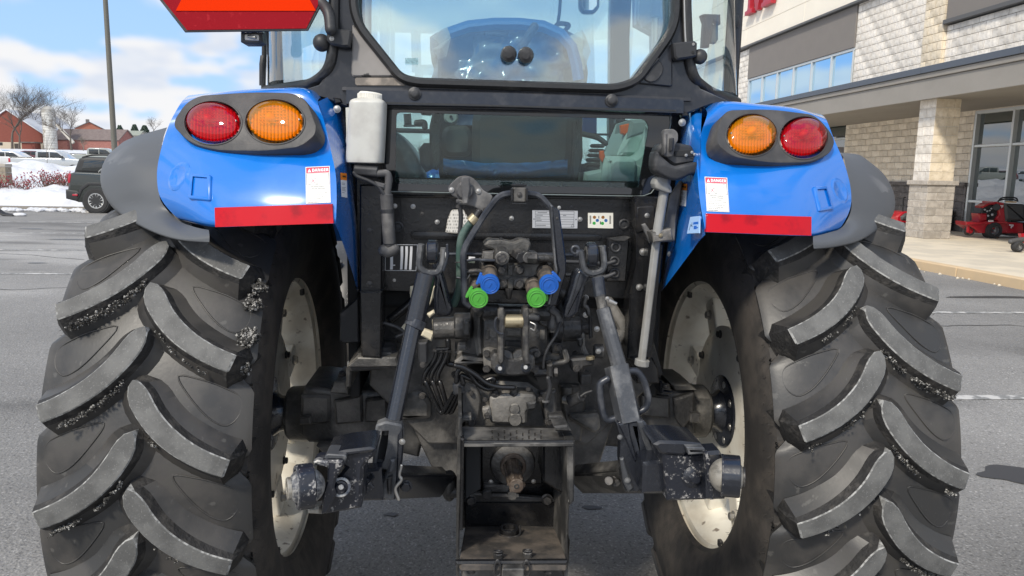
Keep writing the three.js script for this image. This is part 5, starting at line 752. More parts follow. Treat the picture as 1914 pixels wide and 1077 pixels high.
  makeFender({ label: 'right blue rear fender with lamp panel', shift: -1, tilt: 0.12,
    rows: [
      [[1313, 200, 0.26], [1345, 190, 0.33], [1410, 195, 0.33], [1480, 203, 0.3], [1535, 214, 0.2]],
      [[1322, 212, 0.4], [1355, 196, 0.43], [1420, 200, 0.425], [1490, 207, 0.405], [1545, 224, 0.34]],
      [[1310, 252, 0.45], [1352, 252, 0.455], [1420, 254, 0.445], [1500, 258, 0.42], [1560, 262, 0.37]],
      [[1304, 300, 0.49], [1352, 304, 0.495], [1420, 308, 0.485], [1500, 310, 0.46], [1578, 304, 0.4]],
      [[1305, 342, 0.54], [1355, 348, 0.545], [1430, 352, 0.535], [1510, 354, 0.5], [1590, 350, 0.42]],
      [[1310, 386, 0.572], [1360, 390, 0.575], [1435, 394, 0.565], [1515, 396, 0.53], [1590, 388, 0.44]],
      [[1316, 420, 0.588], [1370, 424, 0.588], [1440, 428, 0.58], [1515, 431, 0.55], [1574, 422, 0.46]],
      [[1318, 434, 0.586], [1370, 436, 0.586], [1440, 439, 0.578], [1514, 441, 0.548], [1560, 434, 0.47]]],
    side: [
      [[1313, 200, 0.26], [1300, 192, 0.25], [1288, 196, 0.22], [1281, 206, 0.18]],
      [[1310, 252, 0.45], [1292, 255, 0.4], [1278, 258, 0.32], [1272, 262, 0.24]],
      [[1308, 372, 0.56], [1286, 385, 0.46], [1266, 392, 0.36], [1256, 398, 0.25]],
      [[1318, 434, 0.586], [1284, 455, 0.48], [1255, 465, 0.36], [1246, 470, 0.25]],
      [[1317, 437, 0.58], [1278, 490, 0.47], [1238, 543, 0.34], [1236, 545, 0.25]]],
    top: [[[1313, 200, 0.26], [1345, 190, 0.33], [1410, 195, 0.33], [1480, 203, 0.3], [1535, 214, 0.2]], [V(0.42, 1.55, 0.0), V(0.5, 1.57, 0.0), V(0.6, 1.57, 0), V(0.74, 1.555, 0), V(0.86, 1.5, 0)], [V(0.42, 1.52, -0.45), V(0.5, 1.53, -0.45), V(0.6, 1.53, -0.45), V(0.74, 1.52, -0.45), V(0.86, 1.46, -0.45)], [V(0.42, 1.18, -0.76), V(0.5, 1.18, -0.76), V(0.6, 1.18, -0.76), V(0.74, 1.18, -0.75), V(0.86, 1.16, -0.72)]],
    panel: p3(P(1360, 210, 0.452), P(1550, 240, 0.37), P(1430, 300, 0.487)),
    panelPts: PX(1362, 205, 1440, 203, 1525, 214, 1552, 244, 1562, 264, 1554, 285, 1520, 303, 1440, 305, 1368, 292, 1342, 270, 1340, 252, 1350, 218),
    lamps: [[1406, 252, 44, 36, 'a'], [1503, 257, 42, 36, 'r']],
    bar: [[1319, 399, 0.588], [1514, 405, 0.555], [1514, 440, 0.56], [1318, 433, 0.6]],
    danger: [[1317, 331, 0.54], [1359, 333, 0.545], [1363, 397, 0.59], [1321, 395, 0.588]], warn: [[1273, 343, 0.4], [1286, 344, 0.44], [1283, 386, 0.47], [1267, 383, 0.43]],
    flare: [
      [[1566, 285, 0.06], [1576, 292, 0.17], [1582, 315, 0.31], [1586, 350, 0.4], [1592, 388, 0.44], [1575, 424, 0.46], [1545, 436, 0.52], [1520, 442, 0.55]],
      [[1600, 288, 0.08], [1622, 310, 0.18], [1632, 340, 0.3], [1634, 372, 0.37], [1620, 405, 0.42], [1592, 435, 0.5], [1555, 450, 0.55], [1520, 453, 0.575]],
      [[1612, 292, 0.06], [1648, 322, 0.15], [1664, 356, 0.25], [1664, 390, 0.33], [1646, 418, 0.39], [1608, 445, 0.49], [1562, 459, 0.55], [1521, 462, 0.58]],
      [[1612, 294, 0.02], [1652, 328, 0.1], [1672, 364, 0.2], [1671, 398, 0.29], [1650, 424, 0.36], [1610, 449, 0.48], [1563, 462, 0.54], [1522, 466, 0.575]],
      [[1600, 298, -0.05], [1644, 334, 0.03], [1664, 370, 0.13], [1664, 402, 0.22], [1644, 426, 0.3], [1606, 449, 0.45], [1562, 461, 0.5], [1523, 464, 0.53]]],
    boss: [1570, 356, 0.468], pocketZ: p3(P(1520, 350, 0.505), P(1560, 352, 0.476), P(1540, 392, 0.52)), pocket: PX(1526, 351, 1546, 350, 1557, 388, 1534, 392) });
  const n = labelPx('note_label', p3(P(1286, 410, 0.5), P(1308, 405, 0.565), P(1284, 435, 0.53)), PX(1291, 406, 1309, 404, 1308, 436, 1285, 437), blueNote, tractor);
  // slow moving vehicle emblem on its bracket, number plate lamp below it
  const sz = 0.36, q = zp(sz); const E = M('slow_vehicle_emblem', ext(q, PX(298, 0, 345, 60, 575, 57, 605, 0, 628, -52, 470, -305, 432, -305, 276, -52), { d: 0.006, bv: 0.001 }), plasticBlack, tractor, 'orange and red slow vehicle emblem, upper part out of view');
  const qa = zp(sz + 0.0015), qo = zp(sz + 0.003); M('red_border', ext(qa, PX(304, 0, 349, 56, 572, 53, 599, 0, 619, -48, 466, -292, 437, -292, 287, -48), { d: 0.0012, bv: 0 }), redBorder, E);
  M('orange_triangle', ext(qo, PX(328, 20, 590, 20, 455, -232), { d: 0.0013, bv: 0 }), orangeFluor, E);
  const pq = M('plate_lamp', ext(sz - 0.02, PX(449, 58, 489, 56, 490, 78, 482, 82, 456, 82, 449, 78), { d: 0.04, bv: 0.004 }), panelGrey, tractor); M('lamp_glass', boxPx(457, 64, 483, 75, sz - 0.017, 0.01), mt({ roughness: 0.25 }, [0.62, 0.6, 0.56]), pq); M('bulb', cylPx([463, 68, sz - 0.018], [478, 70, sz - 0.012], 0.004), zinc, pq);
  M('emblem_bracket', ext(sz - 0.01, PX(430, -200, 480, -200, 490, 60, 450, 62), { d: 0.02 }), blackPaint, tractor);
  M('emblem_arm', tube([[560, -20, sz - 0.02], [600, 5, sz - 0.01], [614, 25, sz + 0.01], [618, 55, sz + 0.02]], 0.013), plasticBlack, tractor);
}

// ---------------------------------------------------------------- cab: rear frame, glass, interior
{
  const zc = 0.33;                                                    // plane of the rear frame
  // frame with the big window opening; side pillars, lower cross beam, corner panels
  const q = zp(zc);
  const winHole = PX(664, -330, 664, 34, 752, 148, 1170, 161, 1258, 47, 1262, -330);
  const fr = M('cab_frame', ext(q, PX(628, -380, 628, 70, 622, 120, 596, 158, 560, 170, 610, 186, 645, 200, 1280, 215, 1330, 196, 1370, 192, 1310, 165, 1290, 120, 1282, 60, 1284, -380), { d: 0.05, bv: 0.004, holes: [winHole] }), cabPaint, tractor);
  // pressed lower beam with a fold, standing proud
  M('cross_beam', sweep([P(648, 180, zc + 0.004), P(960, 186, zc + 0.004), P(1276, 198, zc + 0.004)], [[-0.02, -0.012], [-0.014, 0.006], [0.018, 0.012], [0.022, -0.012]], V(0, 0, 1)), cabPaint, fr);
  M('beam_ledge', sweep([P(640, 166, zc + 0.002), P(960, 173, zc + 0.002), P(1290, 186, zc + 0.002)], [[-0.004, -0.01], [-0.004, 0.004], [0.004, 0.008], [0.006, -0.01]], V(0, 0, 1)), cabPaint, fr);
  M('gutter', sweep([P(670, 192, zc + 0.006), P(980, 200, zc + 0.006), P(1262, 208, zc + 0.006)], flat(0.006, 0.02), V(0, 0, 1)), sealRubber, fr);
  bolt(775, 175, zc + 0.014, 12, plasticBlack, fr, { round: true }); bolt(1143, 188, zc + 0.014, 12, plasticBlack, fr, { round: true });
  // corner panels beside the window
  M('corner_panel', ext(zc + 0.007, L8(962, 240, 1000, 290, 1400, 768, 962, 768, 950, 740), { d: 0.007, bv: 0.003, r: 0.004 }), cabDust, fr);
  M('dust_ledge', ext(zc + 0.003, L8(985, 780, 1410, 780, 1500, 862, 990, 860), { d: 0.004, bv: 0.001, r: 0.006 }), mt({ roughness: 0.5, map: dusty([0.16, 0.14, 0.12], [0.36, 0.31, 0.26], 0.35, 0.7, 401, 0.12) }), fr);
  const cp2 = M('corner_panel', ext(zc + 0.007, R8(10, 800, 20, 735, 330, 380, 345, 390, 345, 815, 330, 832), { d: 0.007, bv: 0.003, r: 0.004 }), cabPaint, fr);
  M('vent_disc', ext(zc + 0.012, R8(62, 728, 205, 565, 240, 600, 260, 650, 250, 700, 220, 750, 180, 782, 130, 790, 90, 770), { d: 0.006, bv: 0.002 }), plasticBlack, cp2); M('vent_lip', sweep([P(1201, 141, zc + 0.014), P(1230, 109, zc + 0.014)], flat(0.008, 0.008), V(0, 0, 1)), sealRubber, cp2);
  // window seal and the rear glass, slightly leaning
  const wpts = bent([[660, -330, zc], [660, 36, zc + 0.008], [748, 146, zc + 0.008], [778, 154, zc + 0.008], [1152, 166, zc + 0.008], [1192, 152, zc + 0.008], [1264, 50, zc + 0.008], [1266, -330, zc]].map(a => P(...a)), 0.045, 6);
  M('window_seal', sweep(wpts, [[-0.011, -0.01], [-0.011, 0.004], [-0.006, 0.012], [0.004, 0.012], [0.01, 0.004], [0.01, -0.01]], V(0, 0, 1)), sealRubber, fr);
  const rg = M('rear_window', ext(pl(V(0, 0.1, 1), P(960, 160, zc - 0.008)), PX(656, -330, 656, 36, 750, 152, 1172, 166, 1266, 52, 1270, -330), { d: 0.0045, bv: 0 }), glassTeal, tractor);
  const mark = canvasMat(128, 96, (g, w, h) => { g.fillStyle = '#8fb5bd'; g.fillRect(0, 0, w, h); g.fillStyle = '#39545c'; for (let r = 0; r < 4; r++) for (let c = 0; c < 9; c++) if ((r * 7 + c * 5) % 4) g.fillRect(8 + c * 13, 14 + r * 20, 10, 7); }, { transparent: true, opacity: 0.45 });
  labelPx('glass_mark', zc - 0.0085, PX(757, 108, 781, 108, 781, 119, 757, 119), mark, rg, 0.0006);
  // handle knobs and rod seen on the glass
  for (const [x, y] of [[951, 101], [983, 103]]) { M('latch_knob', lathe([[0, 0], [0.017, 0], [0.019, 0.006], [0.016, 0.018], [0.009, 0.02], [0.009, 0.026], [0, 0.027]], P(x, y, zc - 0.01), P(x, y, zc + 0.04), 26), plasticBlack, rg); }
  M('latch_rod', tube([[975, 88, zc - 0.06], [999, 50, zc - 0.05]], 0.011), plasticBlack, rg);
  // left and right rear quarter glass: curved panes running forward from the pillars, thick rubber seals
  const qg = (name, top, bot, side) => { const rows = [top.map(a => V(...a)), bot.map(a => V(...a))]; return M(name, sheet(rows, { nu: 6, nv: 2 }), glassTeal, tractor); };
  const tl = P(632, -330, zc - 0.01), L0 = P(620, 150, zc - 0.012), L1 = P(498, 162, 0.05), L0t = P(624, -200, zc - 0.012), L1t = P(500, -200, 0.05);
  const arc = (a, b, k) => { const m = a.clone().add(b).multiplyScalar(0.5); m.z += k; m.x += Math.sign(b.x) * k * 0.6; return m; };
  M('quarter_glass', sheet([[L0t, arc(L0t, L1t, 0.06), L1t], [L0, arc(L0, L1, 0.06), L1]], { nu: 6, nv: 2 }), glassTeal, tractor, 'left curved rear quarter window');
  M('quarter_seal', sweep(bent([[624, -330, zc + 0.006], [624, 70, zc + 0.006], [616, 130, zc + 0.004], [585, 156, zc - 0.03], [540, 163, zc - 0.12], [497, 168, 0.05]].map(a => P(...a)), 0.06, 6), circ(0.0125), V(0, 0, 1)), sealRubber, tractor);
  M('glass_edge', tube([[497, -200, 0.05], [493, 110, 0.05], [492, 165, 0.05]], 0.006), sealRubber, tractor); M('door_handle', sweep([P(491, 105, 0.05), P(489, 120, 0.055), P(489, 160, 0.05)], flat(0.012, 0.012), V(-1, 0, 0)), plasticBlack, tractor);
  const Rr0 = P(1290, 165, zc - 0.012), R1 = P(1376, 186, 0.05), R0t = P(1284, -200, zc - 0.012), R1t = P(1368, -200, 0.05);
  M('quarter_glass', sheet([[R0t, arc(R0t, R1t, 0.05), R1t], [Rr0, arc(Rr0, R1, 0.05), R1]], { nu: 6, nv: 2 }), glassTeal, tractor, 'right curved rear quarter window');
  M('quarter_seal', sweep(bent([[1276, -330, zc + 0.006], [1284, 40, zc + 0.006], [1288, 110, zc + 0.006], [1298, 148, zc + 0.004], [1325, 170, zc - 0.05], [1378, 190, 0.05]].map(a => P(...a)), 0.05, 6), circ(0.0125), V(0, 0, 1)), sealRubber, tractor);
  M('glass_edge', tube([[1370, -200, 0.05], [1372, 20, 0.05], [1377, 180, 0.05]], 0.005), sealRubber, tractor); M('door_handle', sweep([P(1374, 30, 0.05), P(1376, 40, 0.055), P(1374, 50, 0.05)], flat(0.014, 0.02), V(1, 0, 0)), plasticBlack, tractor);
  // window hinges with bolts and ball knobs
  const h1 = M('window_hinge', ext(zc + 0.035, L8(700, 225, 770, 245, 780, 285, 945, 300, 950, 330, 930, 465, 860, 470, 740, 445, 700, 400), { d: 0.03, bv: 0.004 }), plasticBlack, tractor); bolt(619, 57, zc + 0.037, 4.4, zinc, h1, { round: true }); bolt(620, 72, zc + 0.037, 4.4, zinc, h1, { round: true }); const b1 = new THREE.SphereGeometry(0.02, 20, 14), b1p = P(601, 80, zc + 0.01); M('ball_knob', b1.translate(b1p.x, b1p.y, b1p.z), plasticBlack, h1);
  const h2 = M('window_hinge', ext(zc + 0.035, R8(355, 410, 430, 400, 560, 390, 584, 410, 580, 535, 545, 550, 390, 572, 365, 540), { d: 0.03, bv: 0.004 }), plasticBlack, tractor); for (const [x, y] of [[545, 424], [541, 500]]) M('bolt_hole', cyl(P(1190 + x / 5.129, y / 5.129, zc + 0.034), P(1190 + x / 5.129, y / 5.129, zc + 0.037), 0.0035, 0.0035, 12), x === 545 ? zinc : innerDark, h2); const b2p = P(1308, 106, zc + 0.012); M('ball_knob', new THREE.SphereGeometry(0.018, 20, 14).translate(b2p.x, b2p.y, b2p.z), plasticBlack, h2);
  M('door_strip', tube([[1277, -300, zc + 0.012], [1281, 60, zc + 0.012], [1284, 100, zc + 0.012]], 0.004), zinc, h2);
  // lower rear glass with black printed border
  const zg = 0.305;
  const outer = PX(716, 200, 1252, 206, 1258, 214, 1226, 360, 1218, 365, 722, 357), inner = PX(740, 209, 1206, 222, 1214, 236, 1194, 350, 1186, 352, 738, 344);
  const lw = M('lower_window', ext(zg, outer, { d: 0.006, bv: 0.001, r: 0.02, holes: [inner], hr: 0.012 }), glassFrit, tractor);
  M('pane', ext(zg - 0.001, PX(735, 205, 1210, 217, 1218, 236, 1198, 355, 734, 349), { d: 0.004, bv: 0 }), mt({ roughness: 0, transmission: 1, thickness: 0, ior: 1.45 }, [0.74, 0.84, 0.83]), lw);
  M('bright_edge', tube(bent([[722, 358, zg + 0.002], [1205, 367, zg + 0.002], [1224, 358, zg + 0.002], [1256, 222, zg + 0.002], [1248, 206, zg + 0.002], [1000, 200, zg + 0.002]].map(a => P(...a)), 0.02, 5), 0.0015, { seg: 6, n: 60 }), mt({ roughness: 0.3 }, [0.16, 0.19, 0.19]), lw);
  for (const [x, y, s] of [[628, 190, 1], [1277, 215, -1]]) { const hg = M('glass_hinge', ext(zc + 0.006, [[x - 6, y - 8], [x + 8, y - 6], [x + 12, y + 2], [x - 2, y + 4]], { d: 0.02, bv: 0.003 }), blackPaint, tractor); bolt(x + 2 * s, y + 14, zc + 0.004, 7, zinc, hg, { round: true }); }

  // ---- cab shell: roof, side posts, floor, front frame and windscreen
  const shell = M('cab_roof', [box(1.5, 0.2, 1.75, 0.06).translate(0, 2.6, -0.45)], mt({ roughness: 0.3, clearcoat: 0.6 }, [0.006, 0.1, 0.45]), tractor); M('headliner', box(1.3, 0.03, 1.55, 0.01).translate(0, 2.485, -0.45), mt({ roughness: 0.8 }, [0.3, 0.3, 0.29]), shell);
  for (const s of [-1, 1]) { M('side_post', cyl(V(s * 0.63, 1.5, 0.03), V(s * 0.64, 2.52, 0.02), 0.022), cabPaint, shell); M('front_post', cyl(V(s * 0.56, 0.9, -1.2), V(s * 0.56, 2.5, -1.1), 0.035), cabPaint, shell); M('door_glass', sheet([[V(s * 0.64, 1.45, 0), V(s * 0.66, 1.3, -0.6), V(s * 0.57, 1.2, -1.16)], [V(s * 0.64, 2.45, 0), V(s * 0.66, 2.45, -0.6), V(s * 0.57, 2.45, -1.1)]], { nu: 4, nv: 2 }), glassTeal, shell); }
  M('rear_post', [cyl(P(640, -330, zc - 0.03), V(-0.41, 2.52, 0.28), 0.03), cyl(P(1280, -330, zc - 0.03), V(0.41, 2.52, 0.28), 0.03)][0], cabPaint, shell);
  M('windscreen', ext(pl(V(0, 0.05, 1), V(0, 1.6, -1.17)), [new THREE.Vector2(-0.54, -0.5), new THREE.Vector2(0.54, -0.5), new THREE.Vector2(0.54, 0.86), new THREE.Vector2(-0.54, 0.86)], { d: 0.005, bv: 0 }), glassTeal, shell);
  M('front_rail', box(1.1, 0.06, 0.05, 0.01).translate(0, 1.2, -1.18), cabPaint, shell);
  M('cab_floor', box(0.76, 0.05, 1.4, 0.02).translate(0, 1.12, -0.48), innerDark, shell); for (const s of [-1, 1]) { M('body_side', box(0.03, 0.62, 1.05, 0.01).translate(s * 0.415, 1.14, -0.375), innerDark, shell); M('inner_panel', box(0.05, 0.2, 1.1, 0.02).translate(s * 0.38, 1.24, -0.35), innerDark, shell); }
  // bonnet, front axle and front wheels beyond the cab
  const bon = M('hood', [box(0.66, 0.42, 1.7, 0.09).translate(0, 1.28, -2.1)], bluePaint, tractor); M('grille', box(0.56, 0.5, 0.1, 0.03).translate(0, 1.05, -2.97), plasticBlack, bon); M('engine_block', box(0.5, 0.5, 1.7, 0.04).translate(0, 0.8, -2.0), castBlack, bon);
  M('front_axle', box(1.3, 0.16, 0.2, 0.03).translate(0, 0.5, -2.35), castBlack, tractor);
  for (const s of [-1, 1]) { const w = M('front_wheel', lathe([[0.33, 0], [0.42, 0.01], [0.5, 0.06], [0.53, 0.12], [0.54, 0.17], [0.53, 0.22], [0.5, 0.28], [0.42, 0.33], [0.33, 0.34], [0.33, 0]], V(s * 0.58, 0.54, -2.35), V(s * 1.58, 0.54, -2.35), 48), rubber, tractor); M('rim', lathe([[0, 0.12], [0.2, 0.12], [0.3, 0.04], [0.335, 0.0], [0.335, 0.34], [0.3, 0.3], [0.2, 0.2], [0, 0.2]], V(s * 0.58, 0.54, -2.35), V(s * 1.58, 0.54, -2.35), 40), rimCream, w); for (let i = 0; i < 18; i++) { const a = i / 18 * 6.283; const g = box(0.15, 0.05, 0.045, 0.01).rotateY(0.6 * (i % 2 ? 1 : -1)); g.translate((i % 2 ? 0.09 : -0.09), 0.545, 0).rotateX(a).translate(s * 0.75, 0.54, -2.35); M('lug', g, lugTop, w); } }

  // ---- seat wrapped in plastic, seen from behind
  const seat = M('seat_back', ext(-0.02, K3(545, 1000, 540, 300, 535, 250, 600, 180, 700, 130, 800, 118, 950, 116, 1060, 125, 1160, 160, 1230, 210, 1262, 300, 1285, 420, 1285, 1000), { d: 0.16, bv: 0.03, r: 0.08, seg: 4 }), seatBlack, tractor);
  // crumpled plastic cover: lumpy sheet over the upper half of the backrest
  { const rows = []; for (let j = 0; j <= 14; j++) { const r = []; for (let i = 0; i <= 22; i++) { const u = i / 22, v = j / 14; const x = mix(522, 1300, u) + 0 * v, topY = 108 + 95 * Math.pow(Math.abs(u - 0.48) * 2, 3.2) + 14 * (noise3(u * 9, 1, 2) - 0.5), y = mix(topY, 640, v); const nz = fbm3(u * 9, v * 11, 3, 5) * 1.7 - 0.3; const [[px, py]] = K3(x + (u < 0.08 || u > 0.92 ? 22 * (noise3(v * 8, u * 3, 5) - 0.5) * 2 : 0), y); r.push(P(px, py, 0.0 + 0.035 * (nz - 0.4) - 0.09 * Math.pow(Math.abs(u - 0.5) * 2, 4) - 0.05 * Math.pow(1 - v, 6))); } rows.push(r); } M('plastic_cover', sheet(rows, { nu: 2, nv: 2 }), wrapGrey, seat, 'clear crumpled plastic cover over the seat back'); }
  // blue edge of the upholstery under the plastic, loose corners of the wrap
  const blueTop = [[600, 170], [700, 135], [830, 122], [960, 122], [1080, 135], [1170, 175], [1225, 240], [1250, 330], [1262, 410]].map(a => { const [[x, y]] = K3(...a); return P(x, y, 0.012); }); M('blue_piping', sweep(blueTop, flat(0.032, 0.03, 0.4), V(0, 0, 1)), wrapBlue, seat);
  for (const poly of [[[515, 190, -0.02], [560, 150, -0.01], [690, 104, 0], [740, 118, 0.01], [620, 180, 0.02], [560, 235, 0.01]], [[1215, 185, 0.01], [1280, 150, -0.02], [1300, 190, -0.03], [1325, 260, -0.03], [1290, 360, 0], [1262, 330, 0.01]], [[518, 250, 0], [545, 230, 0.01], [610, 190, 0.02], [585, 290, 0.015], [545, 300, 0]]]) { const pts = poly.map(([a, b, z]) => { const [[x, y]] = K3(a, b); return P(x, y, z); }); const c = pts.reduce((s, p) => s.add(p), V(0, 0, 0)).multiplyScalar(1 / pts.length); c.z += 0.02; const pos = []; pts.forEach((p, i) => { const n = pts[(i + 1) % pts.length]; pos.push(p.x, p.y, p.z, n.x, n.y, n.z, c.x, c.y, c.z); }); const g = new THREE.BufferGeometry(); g.setAttribute('position', new THREE.Float32BufferAttribute(pos, 3)); g.computeVertexNormals(); M('wrap_corner', g, wrapClear, seat); }
  M('headrest_bar', boxPx(905, 60, 950, 66, 0.02, 0.02), plasticBlack, seat);
  // lower part of the seat through the lower window
  const sb = M('seat_shell', ext(0.06, K3(720, 560, 1240, 560, 1230, 820, 1180, 900, 760, 900, 720, 830), { d: 0.14, bv: 0.02, r: 0.03 }), seatBlack, tractor);
  M('armrest', ext(0.03, K3(565, 640, 700, 640, 720, 700, 715, 800, 560, 800), { d: 0.1, bv: 0.012, r: 0.03 }), mt({ roughness: 0.4 }, [0.05, 0.055, 0.055]), sb); M('armrest', ext(0.03, K3(1100, 680, 1240, 660, 1250, 760, 1090, 740), { d: 0.1, bv: 0.012, r: 0.03 }), mt({ roughness: 0.4 }, [0.05, 0.055, 0.055]), sb);
  M('side_frame', ext(0.09, K3(515, 570, 560, 570, 562, 830, 540, 870, 500, 860, 498, 650), { d: 0.03, bv: 0.006 }), blackPaint, sb); M('side_frame', ext(0.09, K3(1235, 620, 1280, 600, 1285, 800, 1250, 950, 1225, 950), { d: 0.03, bv: 0.006 }), blackPaint, sb); M('belt_reel', ext(0.1, K3(445, 760, 470, 730, 500, 730, 520, 790, 520, 860, 480, 880, 450, 840), { d: 0.06, bv: 0.01 }), plasticBlack, sb);
  { const p = P(843, 219, 0.1); M('adjuster_knob', cyl(p, p.clone().add(V(0, 0, 0.012)), 0.0195, 0.017, 24), mt({ roughness: 0.5 }, [0.35, 0.36, 0.34]), sb); M('adjuster_shaft', cyl(p.clone().add(V(0, 0, 0.012)), p.clone().add(V(0, 0, 0.018)), 0.004, 0.004, 10), innerDark, sb); }
  { const rows = []; for (let j = 0; j <= 6; j++) { const r = []; for (let i = 0; i <= 24; i++) { const u = i / 24, v = j / 6, sag = 26 * Math.sin(u * Math.PI); const [[px, py]] = K3(mix(570, 1205, u), mix(812, 890, v) + sag * 0.9 + 8 * (noise3(u * 12, v * 3, 7) - 0.5)); r.push(P(px, py, 0.105 + 0.035 * Math.sin(v * Math.PI) + 0.03 * (fbm3(u * 22, v * 4, 9, 3) - 0.5))); } rows.push(r); } M('wrapped_cushion', sheet(rows, { nu: 2, nv: 2 }), wrapBlue, sb); }
  M('seat_base', ext(0.04, K3(580, 890, 1200, 900, 1190, 990, 590, 980), { d: 0.3, bv: 0.02 }), innerDark, sb);
  // right console, boot and levers; left inner fender
  const con = M('console', ext(0.1, K3(1395, 800, 1415, 795, 1560, 800, 1600, 700, 1630, 610, 1620, 960, 1560, 962, 1382, 950), { d: 0.3, bv: 0.015, r: 0.02 }), consoleGrey, tractor); M('console_face', ext(0.115, K3(1432, 828, 1450, 815, 1560, 815, 1555, 955, 1434, 950), { d: 0.02, bv: 0.006, r: 0.012 }), consoleGrey, con); M('console_riser', ext(0.06, K3(1455, 800, 1530, 640, 1545, 600, 1630, 610, 1600, 720, 1570, 800), { d: 0.25, bv: 0.012, r: 0.01 }), consoleGrey, con); M('console_top', ext(0.065, K3(1530, 612, 1640, 606, 1630, 680, 1510, 712), { d: 0.2, bv: 0.01 }), mt({ roughness: 0.6 }, [0.22, 0.26, 0.25]), con); M('console_low', ext(0.07, K3(1290, 880, 1400, 860, 1400, 960, 1285, 955), { d: 0.25, bv: 0.01 }), mt({ roughness: 0.6 }, [0.33, 0.38, 0.36]), con);
  const bt = []; for (let i = 0; i < 6; i++) { const [[x, y]] = K3(1358 - i * 4, 735 + i * 24); const p = P(x, y, 0.02); bt.push(lathe([[0, 0], [0.017 + i * 0.002, 0.001], [0.0225 + i * 0.002, 0.006], [0.017 + i * 0.002, 0.011], [0, 0.012]], p, p.clone().add(V(0, -1, 0)), 22)); } M('lever_boot', bt, plasticBlack, con); { const [[x, y]] = K3(1340, 870); M('boot_base', boxPx(x - 22, y - 12, x + 24, y + 10, 0.03, 0.06), plasticBlack, con); } M('gear_lever', tube([[1132, 268, 0.02], [1118, 258, 0.0], [1088, 250, -0.04]], 0.008), plasticBlack, con);
  M('orange_lever', ext(0.05, K3(1475, 640, 1522, 630, 1525, 670, 1500, 690, 1480, 682), { d: 0.02, bv: 0.003 }), orangePlastic, con); M('orange_lever', ext(0.09, K3(1370, 770, 1392, 770, 1398, 800, 1385, 830, 1370, 805), { d: 0.015, bv: 0.003 }), orangePlastic, con);
  // inner wheel arches seen through the lower glass
  M('inner_arch', ext(0.12, K4(300, 240, 380, 268, 450, 320, 520, 395, 580, 500, 605, 600, 608, 690, 300, 690), { d: 0.35, bv: 0.03, r: 0.03, seg: 4 }), mt({ roughness: 0.4, map: dusty([0.05, 0.09, 0.1], [0.16, 0.19, 0.19], 0.4, 0.75, 421, 0.1) }), con);
  for (const [a, z, m] of [[[380, 282, 660, 290, 660, 318, 380, 312], -0.9, plasticBlack], [[480, 190, 530, 185, 535, 260, 485, 262], -1.0, cabPaint], [[590, 175, 680, 178, 660, 196, 600, 192], -0.3, plasticBlack], [[480, 262, 640, 258, 640, 270, 480, 274], -1.0, plasticBlack]]) M('dash_part', ext(z, K4(...a), { d: 0.05, bv: 0.006 }), m, con); M('floor_lever', tube(K4(570, 250, 620, 250, 625, 280).map(q => [...q, -0.8]), 0.012), plasticBlack, con);
  for (const [a, z, m] of [[[460, 210, 560, 212, 560, 330, 460, 330], -0.85, mt({ roughness: 0.4 }, [0.02, 0.09, 0.28])], [[470, 318, 700, 322, 700, 332, 470, 330], -0.7, plasticBlack], [[690, 225, 780, 230, 800, 255, 690, 250], -0.3, plasticBlack], [[640, 210, 690, 212, 690, 440, 640, 440], -0.75, cabPaint], [[700, 330, 760, 335, 745, 400, 700, 400], -0.25, plasticBlack]]) M('dash_part', ext(z, R5(...a), { d: 0.05, bv: 0.006 }), m, con);
  // black side plates closing the gaps between cab and fenders
  M('side_plate', ext(0.2, PX(585, 168, 722, 190, 722, 380, 660, 380), { d: 0.02 }), blackPaint, shell); M('side_plate', ext(0.2, PX(1250, 205, 1330, 190, 1290, 400, 1205, 400), { d: 0.02 }), blackPaint, shell);
  // things in the cab seen through the upper glass: mirror, wiper, loader post, steering
  const mir = M('interior_mirror', ext(-0.35, PX(1083, -40, 1121, -40, 1121, 14, 1112, 24, 1090, 24, 1083, 14), { d: 0.03, bv: 0.005, r: 0.01 }), plasticBlack, tractor); M('mirror_face', ext(-0.345, PX(1088, -36, 1116, -36, 1116, 10, 1108, 19, 1093, 19, 1088, 10), { d: 0.006, bv: 0.001 }), mt({ roughness: 0.03, metalness: 1 }, [0.75, 0.8, 0.8]), mir);
  M('wiper', tube([[1049, -60, -1.08], [1046, 20, -1.08], [1042, 48, -1.08]], 0.007), plasticBlack, tractor); M('wiper_arm', tube(bent([[1036, 52, -1.08], [1044, 43, -1.08], [1066, 46, -1.08], [1055, 58, -1.08]].map(a => P(...a)), 0.02), 0.01), plasticBlack, tractor);
  const ld = M('loader_post', ext(-1.7, PX(1188, -120, 1262, -120, 1262, 150, 1222, 160, 1222, 62, 1190, 44), { d: 0.1, bv: 0.01 }), mt({ roughness: 0.4 }, [0.03, 0.07, 0.16]), tractor); M('loader_cylinder', cyl(P(1224, -80, -1.64), P(1224, 34, -1.64), 0.035), mt({ roughness: 0.4 }, [0.03, 0.07, 0.17]), ld); M('cylinder_rod', cyl(P(1224, 34, -1.64), P(1222, 170, -1.64), 0.014), zinc, ld); M('loader_plate', ext(-1.62, PX(1196, 0, 1216, -10, 1218, 40, 1200, 52, 1194, 30), { d: 0.02 }), mt({ roughness: 0.4 }, [0.04, 0.09, 0.19]), ld);
  M('cab_post', ext(-0.8, PX(1143, -120, 1176, -120, 1178, 160, 1140, 160), { d: 0.05, bv: 0.006 }), cabPaint, tractor); M('cab_post', ext(-0.8, PX(668, -120, 695, -120, 692, 15, 690, 60, 672, 60), { d: 0.05, bv: 0.006 }), cabPaint, tractor); M('strut', tube([[688, -80, -0.7], [688, 80, -0.7]], 0.012), greyRod, tractor);
